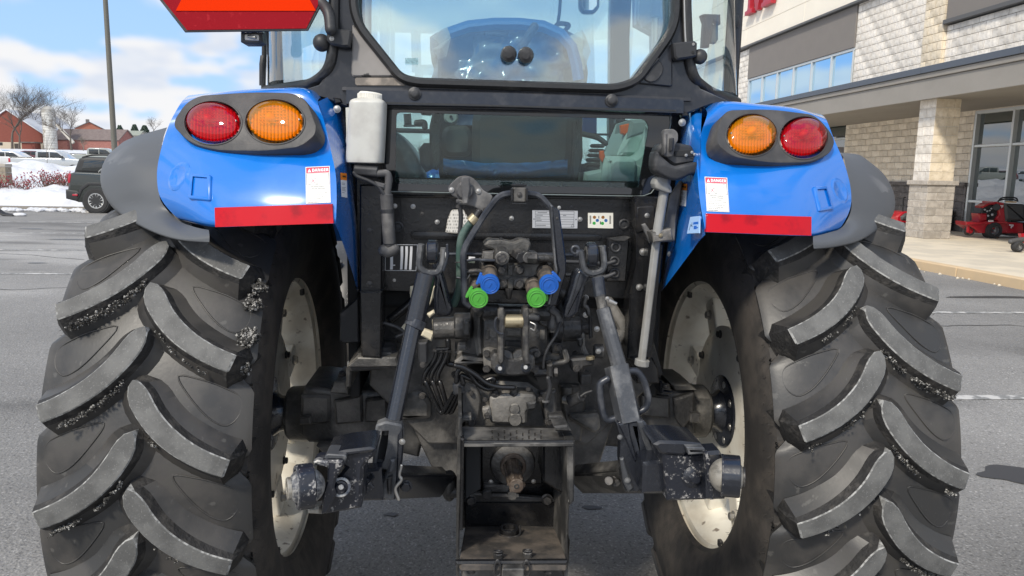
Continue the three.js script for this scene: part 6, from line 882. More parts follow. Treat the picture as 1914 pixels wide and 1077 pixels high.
  const dh = M('door_latch', ext(0.0, R8(625, 140, 660, 130, 810, 135, 810, 230, 740, 200, 700, 450, 635, 450, 650, 215), { d: 0.03, bv: 0.005 }), plasticBlack, tractor); M('latch_plate', ext(-0.02, R8(715, 230, 785, 230, 785, 380, 760, 415, 705, 410), { d: 0.02, bv: 0.003 }), mt({ roughness: 0.5 }, [0.1, 0.13, 0.13]), dh);
  const st = M('steering_wheel', new THREE.TorusGeometry(0.19, 0.015, 12, 40).rotateX(-1.1).translate(0, 1.42, -0.75), plasticBlack, tractor); M('steering_column', cyl(V(0, 0.95, -0.95), V(0, 1.4, -0.76), 0.06, 0.04), plasticBlack, st); M('dashboard', box(0.4, 0.16, 0.16, 0.03).translate(0, 1.28, -0.98), plasticBlack, st);
}

// ---------------------------------------------------------------- rear plate, hitch, axle, hydraulics
{
  const T = tractor, B = blackPaint;
  const e = (name, z, pts, d, m, par, o = {}) => M(name, ext(z, pts, { d, bv: Math.min(0.004, d * 0.3), ...o }), m, par || T);
  const zpl = 0.27, forkSteelDark = mt({ roughness: 0.38, map: dusty([0.032, 0.032, 0.034], [0.15, 0.14, 0.125], 0.42, 0.8, 77, 0.1), bumpMap: castBump, bumpScale: 0.0005 });
  // ---- rear plate under the window with pressed bead, screws, labels
  const plate = e('rear_plate', zpl, PX(664, 330, 1240, 340, 1238, 520, 1210, 600, 1180, 560, 700, 545, 664, 540), 0.02, B);
  M('pressed_bead', [ext(zpl + 0.008, K5(410, 280, 1375, 295, 1385, 312, 1372, 330, 412, 322, 400, 300), { d: 0.008, bv: 0.004, r: 0.008, seg: 2 })], B, plate);
  e('window_ledge', zpl + 0.03, K5(290, 92, 1600, 105, 1600, 118, 290, 108), 0.03, B, plate);
  for (const [x, y] of [[738, 385], [772, 386], [817, 415], [956, 408], [1084, 410], [737, 524]]) bolt(x, y, zpl + 0.001, x === 737 ? 3 : 4.6, zinc, plate, { round: true });
  for (const [x, y, r] of [[789, 400, 4], [691, 431, 7], [691, 530, 7], [1068, 388, 4]]) bolt(x, y, zpl + 0.001, r, boltDark, plate, { round: true });
  for (const [x, y, r] of [[744, 424, 10], [1166, 419, 10], [1151, 462, 8], [720, 330, 9]]) { const p = P(x, y, zpl + 0.001), k = mpp(x, y, zpl); M('rubber_plug', lathe([[0, 0.001], [r * k * 0.6, 0.001], [r * k * 0.75, 0.006], [r * k, 0.004], [r * k, 0]], p, p.clone().add(V(0, 0, 1)), 22), plasticBlack, plate); }
  const dataMat = canvasMat(340, 132, (g, w, h) => { g.fillStyle = '#b9bbbf'; g.fillRect(0, 0, w, h); g.strokeStyle = '#5d6066'; g.lineWidth = 3; g.strokeRect(22, 6, w - 50, h - 14); for (const y of [28, 48, 66, 84, 102]) { g.beginPath(); g.moveTo(22, y); g.lineTo(w - 28, y); g.stroke(); } g.fillStyle = '#43464c'; for (const [x, y, l] of [[40, 14, 70], [30, 34, 44], [30, 54, 30], [30, 72, 38], [230, 34, 20], [30, 110, 66]]) for (let i = 0; i < l; i += 8) g.fillRect(x + i, y, 6, 6); g.beginPath(); g.moveTo(292, 120); g.lineTo(304, 98); g.lineTo(316, 120); g.closePath(); g.stroke(); g.beginPath(); g.arc(12, 66, 5, 0, 7); g.arc(w - 12, 66, 5, 0, 7); g.fill(); }, { metalness: 0.2 });
  labelPx('data_plate', zpl + 0.003, PX(995, 393, 1080, 394, 1079, 427, 995, 426), dataMat, plate);
  const dotMat = canvasMat(188, 116, (g, w, h) => { g.fillStyle = '#e2e0d6'; g.fillRect(0, 0, w, h); for (const [x, y, c] of [[48, 34, '#8a5a1e'], [112, 34, '#8a5a1e'], [70, 58, '#1f5a9c'], [134, 58, '#1f5a9c'], [46, 80, '#2f9a3c'], [108, 80, '#2f9a3c']]) { g.fillStyle = c; g.beginPath(); g.arc(x, y, 12, 0, 7); g.fill(); } g.fillStyle = '#222'; for (let i = 0; i < 7; i++) { g.fillRect(12, 22 + i * 9, 12, 6); g.fillRect(160, 22 + i * 9, 12, 6); } g.fillRect(78, 24, 6, 20); g.fillRect(90, 66, 6, 22); });
  labelPx('valve_label', zpl + 0.003, PX(1099, 398, 1146, 398, 1146, 427, 1099, 426), dotMat, plate);
  const barMat = canvasMat(252, 196, (g, w, h) => { g.fillStyle = '#16171a'; g.fillRect(0, 0, w, h); g.strokeStyle = '#c9cbcf'; g.lineWidth = 4; g.strokeRect(3, 3, w - 6, h - 6); g.fillStyle = '#d4d6da'; g.fillRect(40, 70, 22, 116); for (const x of [120, 156, 192]) g.fillRect(x, 14, 20, 172); g.fillRect(60, 150, 20, 8); g.fillStyle = '#898c92'; for (let i = 0; i < 5; i++) g.fillRect(12, 20 + i * 14, 14, 6); });
  labelPx('warning_plate', zpl + 0.003, K5(272, 345, 440, 347, 432, 483, 272, 482), barMat, plate);
  const bag = M('document_bag', ext(p3(P(836, 392, zpl + 0.02), P(872, 390, zpl + 0.02), P(850, 434, zpl + 0.045)), K5(612, 168, 672, 166, 700, 215, 702, 270, 640, 290, 580, 284, 592, 215), { d: 0.006, bv: 0.002, r: 0.004 }), canvasMat(128, 128, (g, w, h) => { g.fillStyle = '#b9b6ae'; g.fillRect(0, 0, w, h); g.fillStyle = '#5a5753'; for (let r = 0; r < 6; r++) for (let i = 0; i < 20; i++) if ((i * 7 + r * 3) % 5 < 3) g.fillRect(6 + i * 6, 8 + r * 20, 4, 12); }, { roughness: 0.25, clearcoat: 0.6 }), plate); bag.material.map.wrapS = bag.material.map.wrapT = THREE.RepeatWrapping; bag.material.map.repeat.set(20, 20);
  // ---- side posts
  const lp = e('side_post', 0.335, PX(672, 345, 716, 345, 714, 545, 672, 545), 0.06, B); bolt(691, 432, 0.336, 6, boltDark, lp, { round: true }); bolt(691, 531, 0.336, 6, boltDark, lp, { round: true });
  e('post_foot', 0.365, K5(140, 588, 258, 588, 252, 930, 150, 920), 0.09, B, lp, { bv: 0.004 });
  const mb = e('mount_bracket', 0.33, K5(72, 985, 130, 905, 300, 900, 335, 950, 335, 985, 100, 1000, 96, 1080, 72, 1080), 0.2, steelDusty); M('rubber_mount', lathe([[0, 0], [0.035, 0], [0.04, 0.012], [0.03, 0.022], [0.03, 0.032], [0, 0.032]], P(718, 668, 0.29), P(718, 640, 0.29), 28), plasticBlack, mb);
  e('mount_plate', 0.36, K5(75, 975, 130, 925, 330, 925, 340, 975), 0.16, castDusty, mb);
  const rp = e('side_post', 0.335, K5(1550, 100, 1700, 105, 1640, 600, 1600, 960, 1510, 930, 1525, 600, 1560, 440), 0.07, B); for (const [x, y, r] of [[1209, 403, 7], [1202, 471, 7], [1195, 537, 6.5], [1253, 475, 6]]) bolt(x, y, 0.337, r, zinc, rp, { round: true });
  e('post_cover', 0.34, K5(1560, 155, 1655, 150, 1650, 270, 1556, 290), 0.01, B, rp, { r: 0.006 });
  e('foot_bracket', 0.36, K5(1545, 940, 1640, 925, 1672, 985, 1675, 1060, 1560, 1060), 0.12, B, rp); e('post_flange', 0.38, K5(1620, 330, 1700, 345, 1640, 920, 1620, 940, 1600, 920), 0.05, B, rp);
  e('wiring_box', 0.31, K5(1410, 320, 1525, 305, 1505, 540, 1400, 540), 0.03, B, plate); for (const [x, y] of [[1452, 362], [1446, 434], [1446, 496]]) { const [[a, b]] = K5(x, y), p = P(a, b, 0.312); M('grommet', new THREE.TorusGeometry(0.0105, 0.0035, 8, 22).translate(p.x, p.y, p.z), plasticBlack, plate); }
  M('cable', tube(K5(1446, 434, 1405, 446, 1330, 440, 1200, 436).map(a => [...a, 0.33]), 0.0055), plasticBlack, plate); M('cable', tube(K5(1446, 496, 1400, 512, 1330, 508, 1200, 503).map(a => [...a, 0.33]), 0.0055), plasticBlack, plate); e('torn_tab', 0.325, K5(1412, 315, 1500, 303, 1530, 310, 1500, 332, 1440, 330), 0.006, steelDusty, plate);
  M('cross_rod', tube([[812, 475, 0.44], [1090, 476, 0.44]], 0.0045, { n: 4 }), steelRod, plate);
  // dark machine interior behind the linkage
  e('gearbox', 0.18, PX(700, 560, 1200, 560, 1240, 700, 1100, 830, 800, 830, 690, 720), 0.7, castBlack); e('side_tank', 0.2, K5(40, 700, 135, 620, 140, 850, 60, 855, 40, 840), 0.25, plasticBlack); e('lower_casting', 0.15, PX(760, 780, 1150, 780, 1110, 900, 820, 900), 0.6, castBlack);
  for (const [pts, z] of [[K5(400, 565, 440, 560, 450, 590, 405, 640, 398, 600), 0.3], [K5(500, 580, 528, 560, 520, 620, 500, 660), 0.3], [K5(485, 705, 520, 685, 530, 700, 500, 725), 0.34], [K5(512, 735, 530, 730, 532, 800, 516, 805), 0.34], [K5(470, 780, 525, 800, 510, 845, 455, 815), 0.36], [K5(350, 780, 385, 740, 410, 760, 380, 800), 0.3]]) e('plug_connector', z, pts, 0.02, creamPlastic);
  M('wire', tube(K5(250, 745, 330, 770, 370, 800, 330, 820).map(a => [...a, 0.3]), 0.005), plasticBlack, T); M('stay_bar', tube(K5(300, 730, 400, 650, 440, 610).map(a => [...a, 0.25]), 0.012), B, T);

  // ---- washer bottle
  { const zb = 0.37, d0 = P(...K4(224, 524)[0], zb), d1 = P(...K4(248, 88)[0], zb), rows = []; const prof = [[0, 0.55], [0.004, 0.8], [0.02, 0.95], [0.06, 1], [0.5, 0.99], [0.86, 0.97], [0.93, 0.95], [0.965, 0.86], [0.99, 0.66], [1, 0.5]];
    for (const [t, k] of prof) { const r = []; for (let i = 0; i <= 40; i++) { const a = i / 40 * 6.2832, ca = Math.cos(a), sa = Math.sin(a), f = Math.pow(Math.pow(Math.abs(ca), 5) + Math.pow(Math.abs(sa), 5), -1 / 5); r.push(V(mix(d0.x, d1.x, t) + 0.042 * k * f * ca, mix(d0.y, d1.y, t), zb + 0.046 * k * f * sa)); } rows.push(r); }
    const bo = M('washer_bottle', join([sheet(rows, { nu: 1, nv: 3 }), sheet([rows[0], rows[0].map(() => d0.clone())], { nu: 1, nv: 1 }), sheet([rows[9], rows[9].map(() => d1.clone())], { nu: 1, nv: 1 })]), bottleWhite, T, 'white plastic washer bottle on the left of the window'); e('bottle_handle', 0.39, K4(100, 180, 128, 130, 135, 400, 100, 420, 88, 380), 0.05, bottleWhite, bo, { bv: 0.012, r: 0.006, seg: 3 });
    const c0 = P(691, 187, 0.37), c1 = P(692, 173, 0.37); const cap = M('bottle_cap', cyl(c0, c1, 0.0265, 0.0262, 40, 0.003), whitePlastic, bo); const rb = []; for (let i = 0; i < 36; i++) { const a = i / 36 * 6.283; rb.push(box(0.0022, 0.013, 0.0022, 0.0006).translate(c0.x + 0.0268 * Math.cos(a), (c0.y + c1.y) / 2 - 0.001, c0.z + 0.0268 * Math.sin(a))); } M('cap_ribs', rb, whitePlastic, cap).userData.kind = 'stuff';
    M('bottle_neck', cyl(P(691, 192, 0.37), P(691, 184, 0.37), 0.0245, 0.0245, 30), bottleWhite, bo);
    M('pump', cyl(P(662, 317, 0.4), P(706, 322, 0.4), 0.0145, 0.0145, 22), plasticBlack, bo); M('pump_hose', tube(K4(150, 585, 165, 605, 250, 640, 310, 675, 350, 730).map(a => [...a, 0.41]), 0.0045), plasticBlack, bo); M('pump_outlet', tube(bent(K4(310, 590, 378, 585, 382, 640, 370, 735).map(a => P(...a, 0.405)), 0.02), 0.0085), plasticDusty, bo); e('plug', 0.415, K4(285, 640, 360, 660, 355, 695, 300, 680), 0.012, plasticDusty, bo);
    const hp = K4(366, 730, 374, 850, 380, 960, 388, 1060).map(a => P(...a, 0.4)), hc = new THREE.CatmullRomCurve3(hp), hr = []; const hose = M('corrugated_hose', tube(hp, 0.0125, { seg: 16 }), plasticDusty, T); for (let i = 0; i < 46; i++) { const p = hc.getPoint((i + 0.5) / 46), t = hc.getTangent((i + 0.5) / 46); const g = new THREE.TorusGeometry(0.0135, 0.0016, 6, 18); g.applyQuaternion(new THREE.Quaternion().setFromUnitVectors(V(0, 0, 1), t)); hr.push(g.translate(p.x, p.y, p.z)); } M('hose_ribs', hr, plasticDusty, hose).userData.kind = 'stuff'; M('hose_tape', cyl(hc.getPoint(0.26), hc.getPoint(0.36), 0.0155, 0.0155, 18), plasticBlack, hose); M('hose_end', tube(K5(268, 378, 290, 385, 318, 372).map(a => [...a, 0.4]), 0.014), plasticDusty, hose);
  }
  // ---- trailer socket on its bracket
  { const z = 0.47, so = M('trailer_socket', ext(z, K4(776, 690, 800, 655, 850, 610, 890, 602, 940, 612, 985, 655, 1012, 700, 1085, 740, 1060, 800, 1028, 850, 1000, 845, 960, 815, 900, 800, 850, 798, 830, 780, 850, 760, 800, 735), { d: 0.008, bv: 0.002, r: 0.008 }), plasticDusty, T, 'round grey trailer socket with flap');
    const c = P(620 + 893 / 3.589, 160 + 705 / 3.589, z); M('socket_cap', lathe([[0, 0.018], [0.016, 0.018], [0.019, 0.014], [0.0205, 0.006], [0.0205, 0]], c, c.clone().add(V(0, 0, 1)), 36), plasticDusty, so); e('cap_flap', z + 0.026, K4(872, 612, 925, 612, 930, 690, 915, 795, 880, 795, 865, 690), 0.012, plasticDusty, so, { r: 0.004, bv: 0.003 }); e('flap_hinge', z + 0.014, K4(830, 765, 900, 765, 905, 800, 850, 798), 0.014, plasticDusty, so, { r: 0.004 });
    bolt(844, 355, z + 0.001, 5.2, zinc, so, { round: true }); bolt(894, 357.5, z + 0.001, 5.2, zinc, so, { round: true }); bolt(856, 386, z + 0.002, 4, boltDark, so); M('socket_cable', tube(K5(655, 150, 660, 200, 655, 300, 650, 420, 640, 560, 620, 640).map(a => [...a, 0.44]), 0.0055), plasticBlack, so); bolt(906, 391, z + 0.001, 3.5, boltDark, so); }
  // ---- hose guide frame: bent bar left, plate bar right, clamp on top
  { const z = 0.5; const lpts = bent([[880, 572, z], [868, 566, z], [865, 468, z], [905, 402, z], [934, 364, z + 0.01], [962, 361, z + 0.01]].map(a => P(...a)), 0.02, 4), rpts = bent([[980, 361, z + 0.01], [1008, 363, z + 0.01], [1036, 396, z + 0.01]].map(a => P(...a)), 0.02, 4);
    const f = M('hose_guide', sweep(lpts, flat(0.014, 0.014), V(0, 0, 1)), steelRod, T); M('guide_bar', sweep(rpts, flat(0.012, 0.014), V(0, 0, 1)), steelRod, f); e('guide_plate', z + 0.02, K5(1125, 150, 1165, 172, 1200, 440, 1200, 490, 1150, 660, 1108, 665, 1160, 480, 1150, 440), 0.014, blackGloss, f, { bv: 0.003 }); e('guide_edge', z + 0.022, K5(1112, 140, 1130, 150, 1150, 440, 1158, 490, 1112, 660, 1106, 660, 1145, 480, 1138, 440), 0.02, forkSteel, f);
    const cl = M('clamp', boxPx(958, 349, 984, 379, z + 0.03, 0.03, 0.005), steelDusty, f); for (const y of [346, 381]) M('clamp_lip', boxPx(957, y - 2, 985, y + 2, z + 0.032, 0.03, 0.002), blackPaint, cl); bolt(971, 364, z + 0.031, 5, boltDark, cl, { round: true }); M('clamp_strap', boxPx(955, 352, 959, 376, z + 0.034, 0.03, 0.002), blackPaint, cl); M('clamp_strap', boxPx(983, 352, 987, 376, z + 0.034, 0.03, 0.002), blackPaint, cl); bolt(1045, 388, z + 0.03, 3.4, zinc, f, { round: true }); bolt(1041, 408, z + 0.022, 2.5, boltDark, f, { round: true });
    const gh = M('green_hose', tube(K5(735, 225, 700, 250, 665, 310, 655, 380, 655, 480, 650, 580, 625, 650).map((a, i) => [...a, 0.49 - i * 0.008]), 0.0088, { seg: 14 }), hoseGreen, T); const c = P(620 + 722 / 2.734, 330 + 220 / 2.734, 0.495); M('hose_clamp', cyl(c.clone().add(V(-0.006, -0.006, 0)), c.clone().add(V(0.007, 0.007, 0)), 0.0125, 0.0125, 16), brass, gh); M('hose_pipe', tube(K5(735, 205, 752, 180).map(a => [...a, 0.495]), 0.0075), boltDark, gh); for (const y of [440, 520]) { const [[a, b]] = K5(655, y); M('cable_tie', new THREE.TorusGeometry(0.0105, 0.0016, 6, 18).rotateX(1.4).translate(...P(a, b, 0.475).toArray()), plasticBlack, gh); } M('tie_tail', tube(K5(640, 515, 690, 522, 710, 490).map(a => [...a, 0.49]), 0.0016), zinc, gh); }

  // ---- hydraulic remote valve block with capped couplers
  { const z = 0.46, v = e('hydraulic_valve', z, KM(420, 250, 895, 250, 895, 350, 800, 352, 800, 430, 350, 430, 350, 340, 422, 338), 0.09, castDusty, T, { bv: 0.006 }); v.userData.label = 'black hydraulic valve block with capped couplers';
    e('valve_head', z + 0.02, KM(440, 140, 480, 100, 520, 110, 560, 108, 640, 125, 700, 100, 760, 112, 762, 150, 740, 200, 700, 215, 640, 205, 560, 225, 520, 205, 515, 170), 0.08, castDusty, v, { r: 0.006 }); e('valve_side', z + 0.03, KM(440, 180, 520, 175, 520, 250, 430, 252), 0.05, castBlack, v); e('valve_shoulder', z + 0.015, KM(740, 180, 800, 190, 890, 250, 760, 252), 0.06, castBlack, v);
    for (const [x, y] of [[560, 100], [665, 102], [740, 105]]) { const [[a, b]] = KM(x, y); bolt(a, b, z - 0.01, 4, boltDark, v); }
    { const [[a, b], [c, d]] = KM(560, 175, 570, 228); M('spool_boss', cyl(P(a, b, z), P(c, d, z + 0.055), 0.0165, 0.0165, 28), castBlack, v); const p = P(c, d, z + 0.056); bolt(c, d, z + 0.055, 10, boltDark, v); }
    { const [[a, b], [c, d]] = KM(660, 195, 700, 222); M('elbow_fitting', cyl(P(a, b, z + 0.02), P(c, d, z + 0.05), 0.0135, 0.0135, 6), boltDark, v); const [[f, g2], [h, i]] = KM(735, 222, 805, 225); M('hex_nut', cyl(P(f, g2, z + 0.035), P(h, i, z + 0.035), 0.0125, 0.0125, 6), boltDark, v); M('pipe', tube(KM(800, 225, 880, 228, 930, 250, 940, 300, 935, 340).map(q => [...q, z + 0.02]), 0.0085), castBlack, v); M('check_valve', cyl(P(f - 8, g2 - 8, z + 0.02), P(f + 2, g2, z + 0.045), 0.011, 0.013, 16), castBlack, v); }
    for (const [x, y, r] of [[565, 302, 10], [685, 302, 10], [570, 395, 9.5], [685, 397, 10.5]]) { const [[a, b]] = KM(x, y); bolt(a, b, z + 0.002, r, boltDark, v, { name: 'hex_plug' }); }
    for (const [x, y] of [[625, 305], [625, 395]]) { const [[a, b]] = KM(x, y); M('spool_cover', boxPx(a - 5, b - 10, a + 5, b + 10, z + 0.006, 0.02, 0.002), castDusty, v); } e('seam', z + 0.002, KM(350, 338, 800, 346, 800, 354, 350, 346), 0.01, boltDark, v);
    const caster = [[480, 280, 487, 392, 'b', 1, 410, 360], [400, 385, 410, 486, 'g', 1, 345, 450], [845, 290, 880, 395, 'b', -1, 935, 345], [770, 380, 797, 484, 'g', -1, 865, 470]];
    for (const [x0, y0, x1, y1, col, dir, tx, ty] of caster) { const [[a, b], [c, d], [t1, t2]] = KM(x0, y0, x1, y1, tx, ty), m = col === 'b' ? capBlue : capGreen; const A = P(a, b, z - 0.02), Bq = P(c, d, z + 0.075); const cp = M('coupler', lathe([[0, 0], [0.0185, 0], [0.0185, 0.035], [0.0165, 0.037], [0.0165, 0.045], [0.0185, 0.047], [0.0185, A.distanceTo(Bq)], [0, A.distanceTo(Bq)]], A, Bq, 26), couplerBrown, v); const n = Bq.clone().sub(A).normalize().lerp(V(0, -0.05, 1), 0.55).normalize(); const C2 = Bq.clone().addScaledVector(n, 0.016);
      const cap = M('coupler_cap', lathe([[0, 0.0155], [0.0175, 0.0155], [0.0185, 0.0165], [0.0205, 0.016], [0.0212, 0.014], [0.0212, 0], [0, 0]], Bq, C2, 32), m, cp, col === 'b' ? 'blue dust cap' : 'green dust cap'); const tb = P(t1, t2, z + 0.07); const mid = Bq.clone().lerp(tb, 0.62); const g = box(0.024, 0.02, 0.008, 0.002); const an = Math.atan2(tb.y - Bq.y, tb.x - Bq.x); g.rotateZ(an).translate(mid.x, mid.y, mid.z); M('cap_tab', g, m, cap); const g2 = box(0.006, 0.028, 0.012, 0.002).rotateZ(an).translate(mix(Bq.x, tb.x, 0.95), mix(Bq.y, tb.y, 0.95), tb.z); M('cap_ridge', g2, m, cap); M('cap_mark', box(0.003, 0.012, 0.0016, 0.0005).rotateZ(-0.5).applyQuaternion(new THREE.Quaternion().setFromUnitVectors(V(0, 0, 1), n)).translate(C2.x, C2.y, C2.z), m, cap); M('cap_ring', new THREE.TorusGeometry(0.0145, 0.0012, 6, 30).applyQuaternion(new THREE.Quaternion().setFromUnitVectors(V(0, 0, 1), n)).translate(C2.x, C2.y, C2.z), m, cap); }
    e('valve_bracket', z - 0.01, KM(430, 430, 900, 430, 880, 540, 450, 530), 0.06, B, v); { const [[a, b], [c, d]] = KM(615, 430, 612, 500); M('drain_fitting', cyl(P(a, b, z + 0.02), P(c, d, z + 0.02), 0.009, 0.006, 12), boltDark, v); }
    M('cable_fitting', tube(KM(340, 240, 380, 235, 440, 238, 520, 240).map(q => [...q, z + 0.045]), 0.0035), steelRod, v); M('cable_nut', cyl(P(875, 485, z + 0.04), P(888, 486, z + 0.04), 0.008, 0.008, 6), zinc, v); M('cable_fitting', tube(KM(335, 318, 400, 312, 430, 320).map(q => [...q, z + 0.03]), 0.006), boltDark, v); M('link_rod', tube(KM(870, 205, 980, 205, 1060, 205).map(q => [...q, 0.45]), 0.004), steelRod, v); }

  // ---- rockshaft housing, cross tube, lift arms
  { const z = 0.36, hs = e('rockshaft_housing', z, KM(370, 570, 900, 570, 930, 640, 900, 760, 940, 800, 930, 920, 260, 920, 250, 860, 330, 820, 360, 700), 0.28, castBlack, T, { bv: 0.01 });
    const cy = (name, x0, y0, x1, y1, zz, r, m, r2) => { const [[a, b], [c, d]] = KM(x0, y0, x1, y1); return M(name, cyl(P(a, b, zz), P(c, d, zz), r, r2 || r, 32), m, hs); };
    cy('rockshaft', 105, 698, 260, 690, 0.34, 0.0275, castBlack); cy('rockshaft_boss', 245, 680, 365, 680, 0.34, 0.033, castBlack); cy('rockshaft_boss', 960, 700, 1095, 700, 0.34, 0.031, castBlack); cy('rockshaft', 890, 700, 975, 700, 0.34, 0.034, castBlack); cy('rockshaft_end', 1095, 700, 1150, 700, 0.34, 0.014, boltDark); cy('rockshaft_end', 108, 680, 122, 680, 0.34, 0.018, boltDark);
    cy('cross_tube', 450, 582, 880, 588, 0.43, 0.0125, castBlack); cy('tube_end', 440, 582, 545, 584, 0.43, 0.0175, castBlack); cy('tube_end', 765, 588, 890, 600, 0.43, 0.018, castBlack); { const p = P(780 + 865 / 3.59, 420 + 630 / 3.59, 0.42); M('cover_disc', lathe([[0, 0.008], [0.016, 0.008], [0.019, 0.004], [0.019, 0]], p, p.clone().add(V(0, 0, 1)), 26), castBlack, hs); }
    e('housing_rib', z + 0.03, KM(385, 600, 440, 600, 450, 880, 400, 890, 380, 760), 0.1, castDusty, hs, { bv: 0.008 }); e('housing_rib', z + 0.025, KM(480, 700, 520, 690, 520, 860, 475, 870), 0.06, castBlack, hs, { bv: 0.006 }); e('housing_foot', z + 0.04, KM(250, 920, 300, 880, 440, 905, 540, 905, 540, 940, 250, 940), 0.16, castDusty, hs, { bv: 0.008 }); e('housing_foot', z + 0.04, KM(760, 905, 900, 880, 960, 890, 960, 930, 780, 950), 0.16, castDusty, hs, { bv: 0.008 }); e('side_casting', z + 0.01, KM(890, 790, 970, 800, 968, 870, 900, 880), 0.1, castBlack, hs); { const [[a, b]] = KM(948, 822); bolt(a, b, z + 0.012, 8, boltDark, hs); }
    // top link bracket: two ears, pin, rocker and bolts
    const br = e('top_link_ear', 0.53, KM(540, 575, 555, 560, 580, 562, 590, 590, 588, 700, 585, 920, 560, 950, 535, 920, 542, 800), 0.045, forkSteelDark, T, { bv: 0.004 }); e('top_link_ear', 0.53, KM(708, 580, 720, 560, 745, 560, 755, 585, 752, 720, 752, 900, 765, 940, 720, 950, 708, 900), 0.045, forkSteelDark, T, { bv: 0.004 });
    { const [[a, b], [c, d]] = KM(585, 648, 712, 648); const pin = M('top_link_pin', cyl(P(a, b, 0.515), P(c, d, 0.515), 0.0155, 0.0155, 30), brass, br); const [[f, g], [h, i], [j, k]] = KM(760, 620, 800, 622, 792, 660); M('pin_handle', tube([[f - 2, g, 0.52], [h, i, 0.52]], 0.009), plasticBlack, pin); M('linch_pin', tube([[f, g + 10, 0.53], [j, k + 4, 0.535], [j - 2, k + 14, 0.53], [f + 1, g + 22, 0.53]], 0.0022), zinc, pin); }
    M('retainer_clip', sweep(bent(KM(535, 620, 520, 640, 520, 700, 545, 730, 578, 730).map(a => P(...a, 0.535)), 0.01), flat(0.004, 0.01), V(0, 0, 1)), steelRod, br);
    e('sensor_rocker', 0.51, KM(490, 900, 520, 860, 560, 880, 600, 900, 640, 905, 690, 900, 740, 870, 780, 880, 792, 920, 785, 980, 740, 1010, 640, 1022, 540, 1012, 498, 970), 0.05, castBlack, br, { r: 0.008, bv: 0.005 }); e('rocker_flange', 0.46, KM(440, 850, 480, 835, 540, 850, 620, 830, 740, 850, 800, 830, 828, 860, 800, 900, 700, 920, 560, 920, 490, 980, 450, 980, 445, 930), 0.03, castDusty, br, { r: 0.006 }); for (const [x, yy] of [[585, 895], [695, 895]]) { const [[a, b]] = KM(x, yy); M('rocker_lobe', cyl(P(a, b, 0.47), P(a, b, 0.5), 0.023, 0.021, 28), castBlack, br); }
    for (const [x, y] of [[555, 966], [727, 958]]) { const [[a, b]] = KM(x, y); bolt(a, b, 0.512, 9.5, steelRod, br); M('nut', cyl(P(a, b, 0.52), P(a, b, 0.533), 0.006, 0.005, 10), zinc, br); } for (const [x, y] of [[466, 866], [800, 866], [466, 968], [632, 846], [790, 968]]) { const [[a, b]] = KM(x, y); bolt(a, b, 0.462, 7.5, boltDark, br); }
    cy('draft_rod', 780, 988, 890, 985, 0.44, 0.0125, castBlack); e('rod_block', 0.46, KM(870, 945, 910, 940, 912, 1030, 872, 1030), 0.05, castBlack, hs, { bv: 0.004 }); { const [[a, b]] = KM(928, 990); M('rod_bolt', cyl(P(a - 5, b, 0.44), P(a + 4, b, 0.44), 0.012, 0.012, 6), boltDark, hs); }
    e('centre_casting', z + 0.05, KM(440, 640, 540, 610, 760, 610, 880, 650, 880, 860, 820, 900, 460, 900, 440, 860), 0.1, castBlack, hs, { bv: 0.012, seg: 2 });
    e('web', z + 0.07, KM(592, 700, 706, 700, 706, 760, 592, 760), 0.03, castDusty, hs, { bv: 0.006 }); e('web', z + 0.065, KM(596, 785, 704, 785, 704, 880, 596, 880), 0.03, castBlack, hs, { bv: 0.006 });
    for (const [x, y, w2, h2] of [[300, 830, 60, 40], [905, 700, 40, 60], [470, 740, 30, 70], [840, 740, 40, 80], [330, 700, 40, 90]]) { const [[a, b]] = KM(x, y); M('casting_boss', boxPx(a - w2 / 7.2, b - h2 / 7.2, a + w2 / 7.2, b + h2 / 7.2, z + 0.052, 0.04, 0.008), castDusty, hs); }
    // lift arms
    e('lift_arm', 0.5, K5(505, 420, 545, 430, 560, 480, 575, 520, 622, 690, 600, 720, 525, 715, 520, 600, 530, 540), 0.05, blackGloss, T, { bv: 0.01, r: 0.01, seg: 3 }); e('lift_arm', 0.5, K5(1240, 500, 1262, 470, 1330, 500, 1300, 560, 1268, 700, 1230, 735, 1180, 730, 1190, 660), 0.05, blackGloss, T, { bv: 0.01, r: 0.01, seg: 3 }); 
    M('sensor_wire', tube(KM(960, 660, 930, 740, 880, 820, 850, 900, 845, 960).map(q => [...q, 0.46]), 0.0036), plasticBlack, hs); M('wire_plug', tube(KM(905, 575, 940, 600, 955, 650).map(q => [...q, 0.45]), 0.009), plasticDusty, hs); M('wire_sheath', tube(KM(900, 570, 912, 620, 905, 680).map(q => [...q, 0.43]), 0.012), plasticDusty, hs);
  }
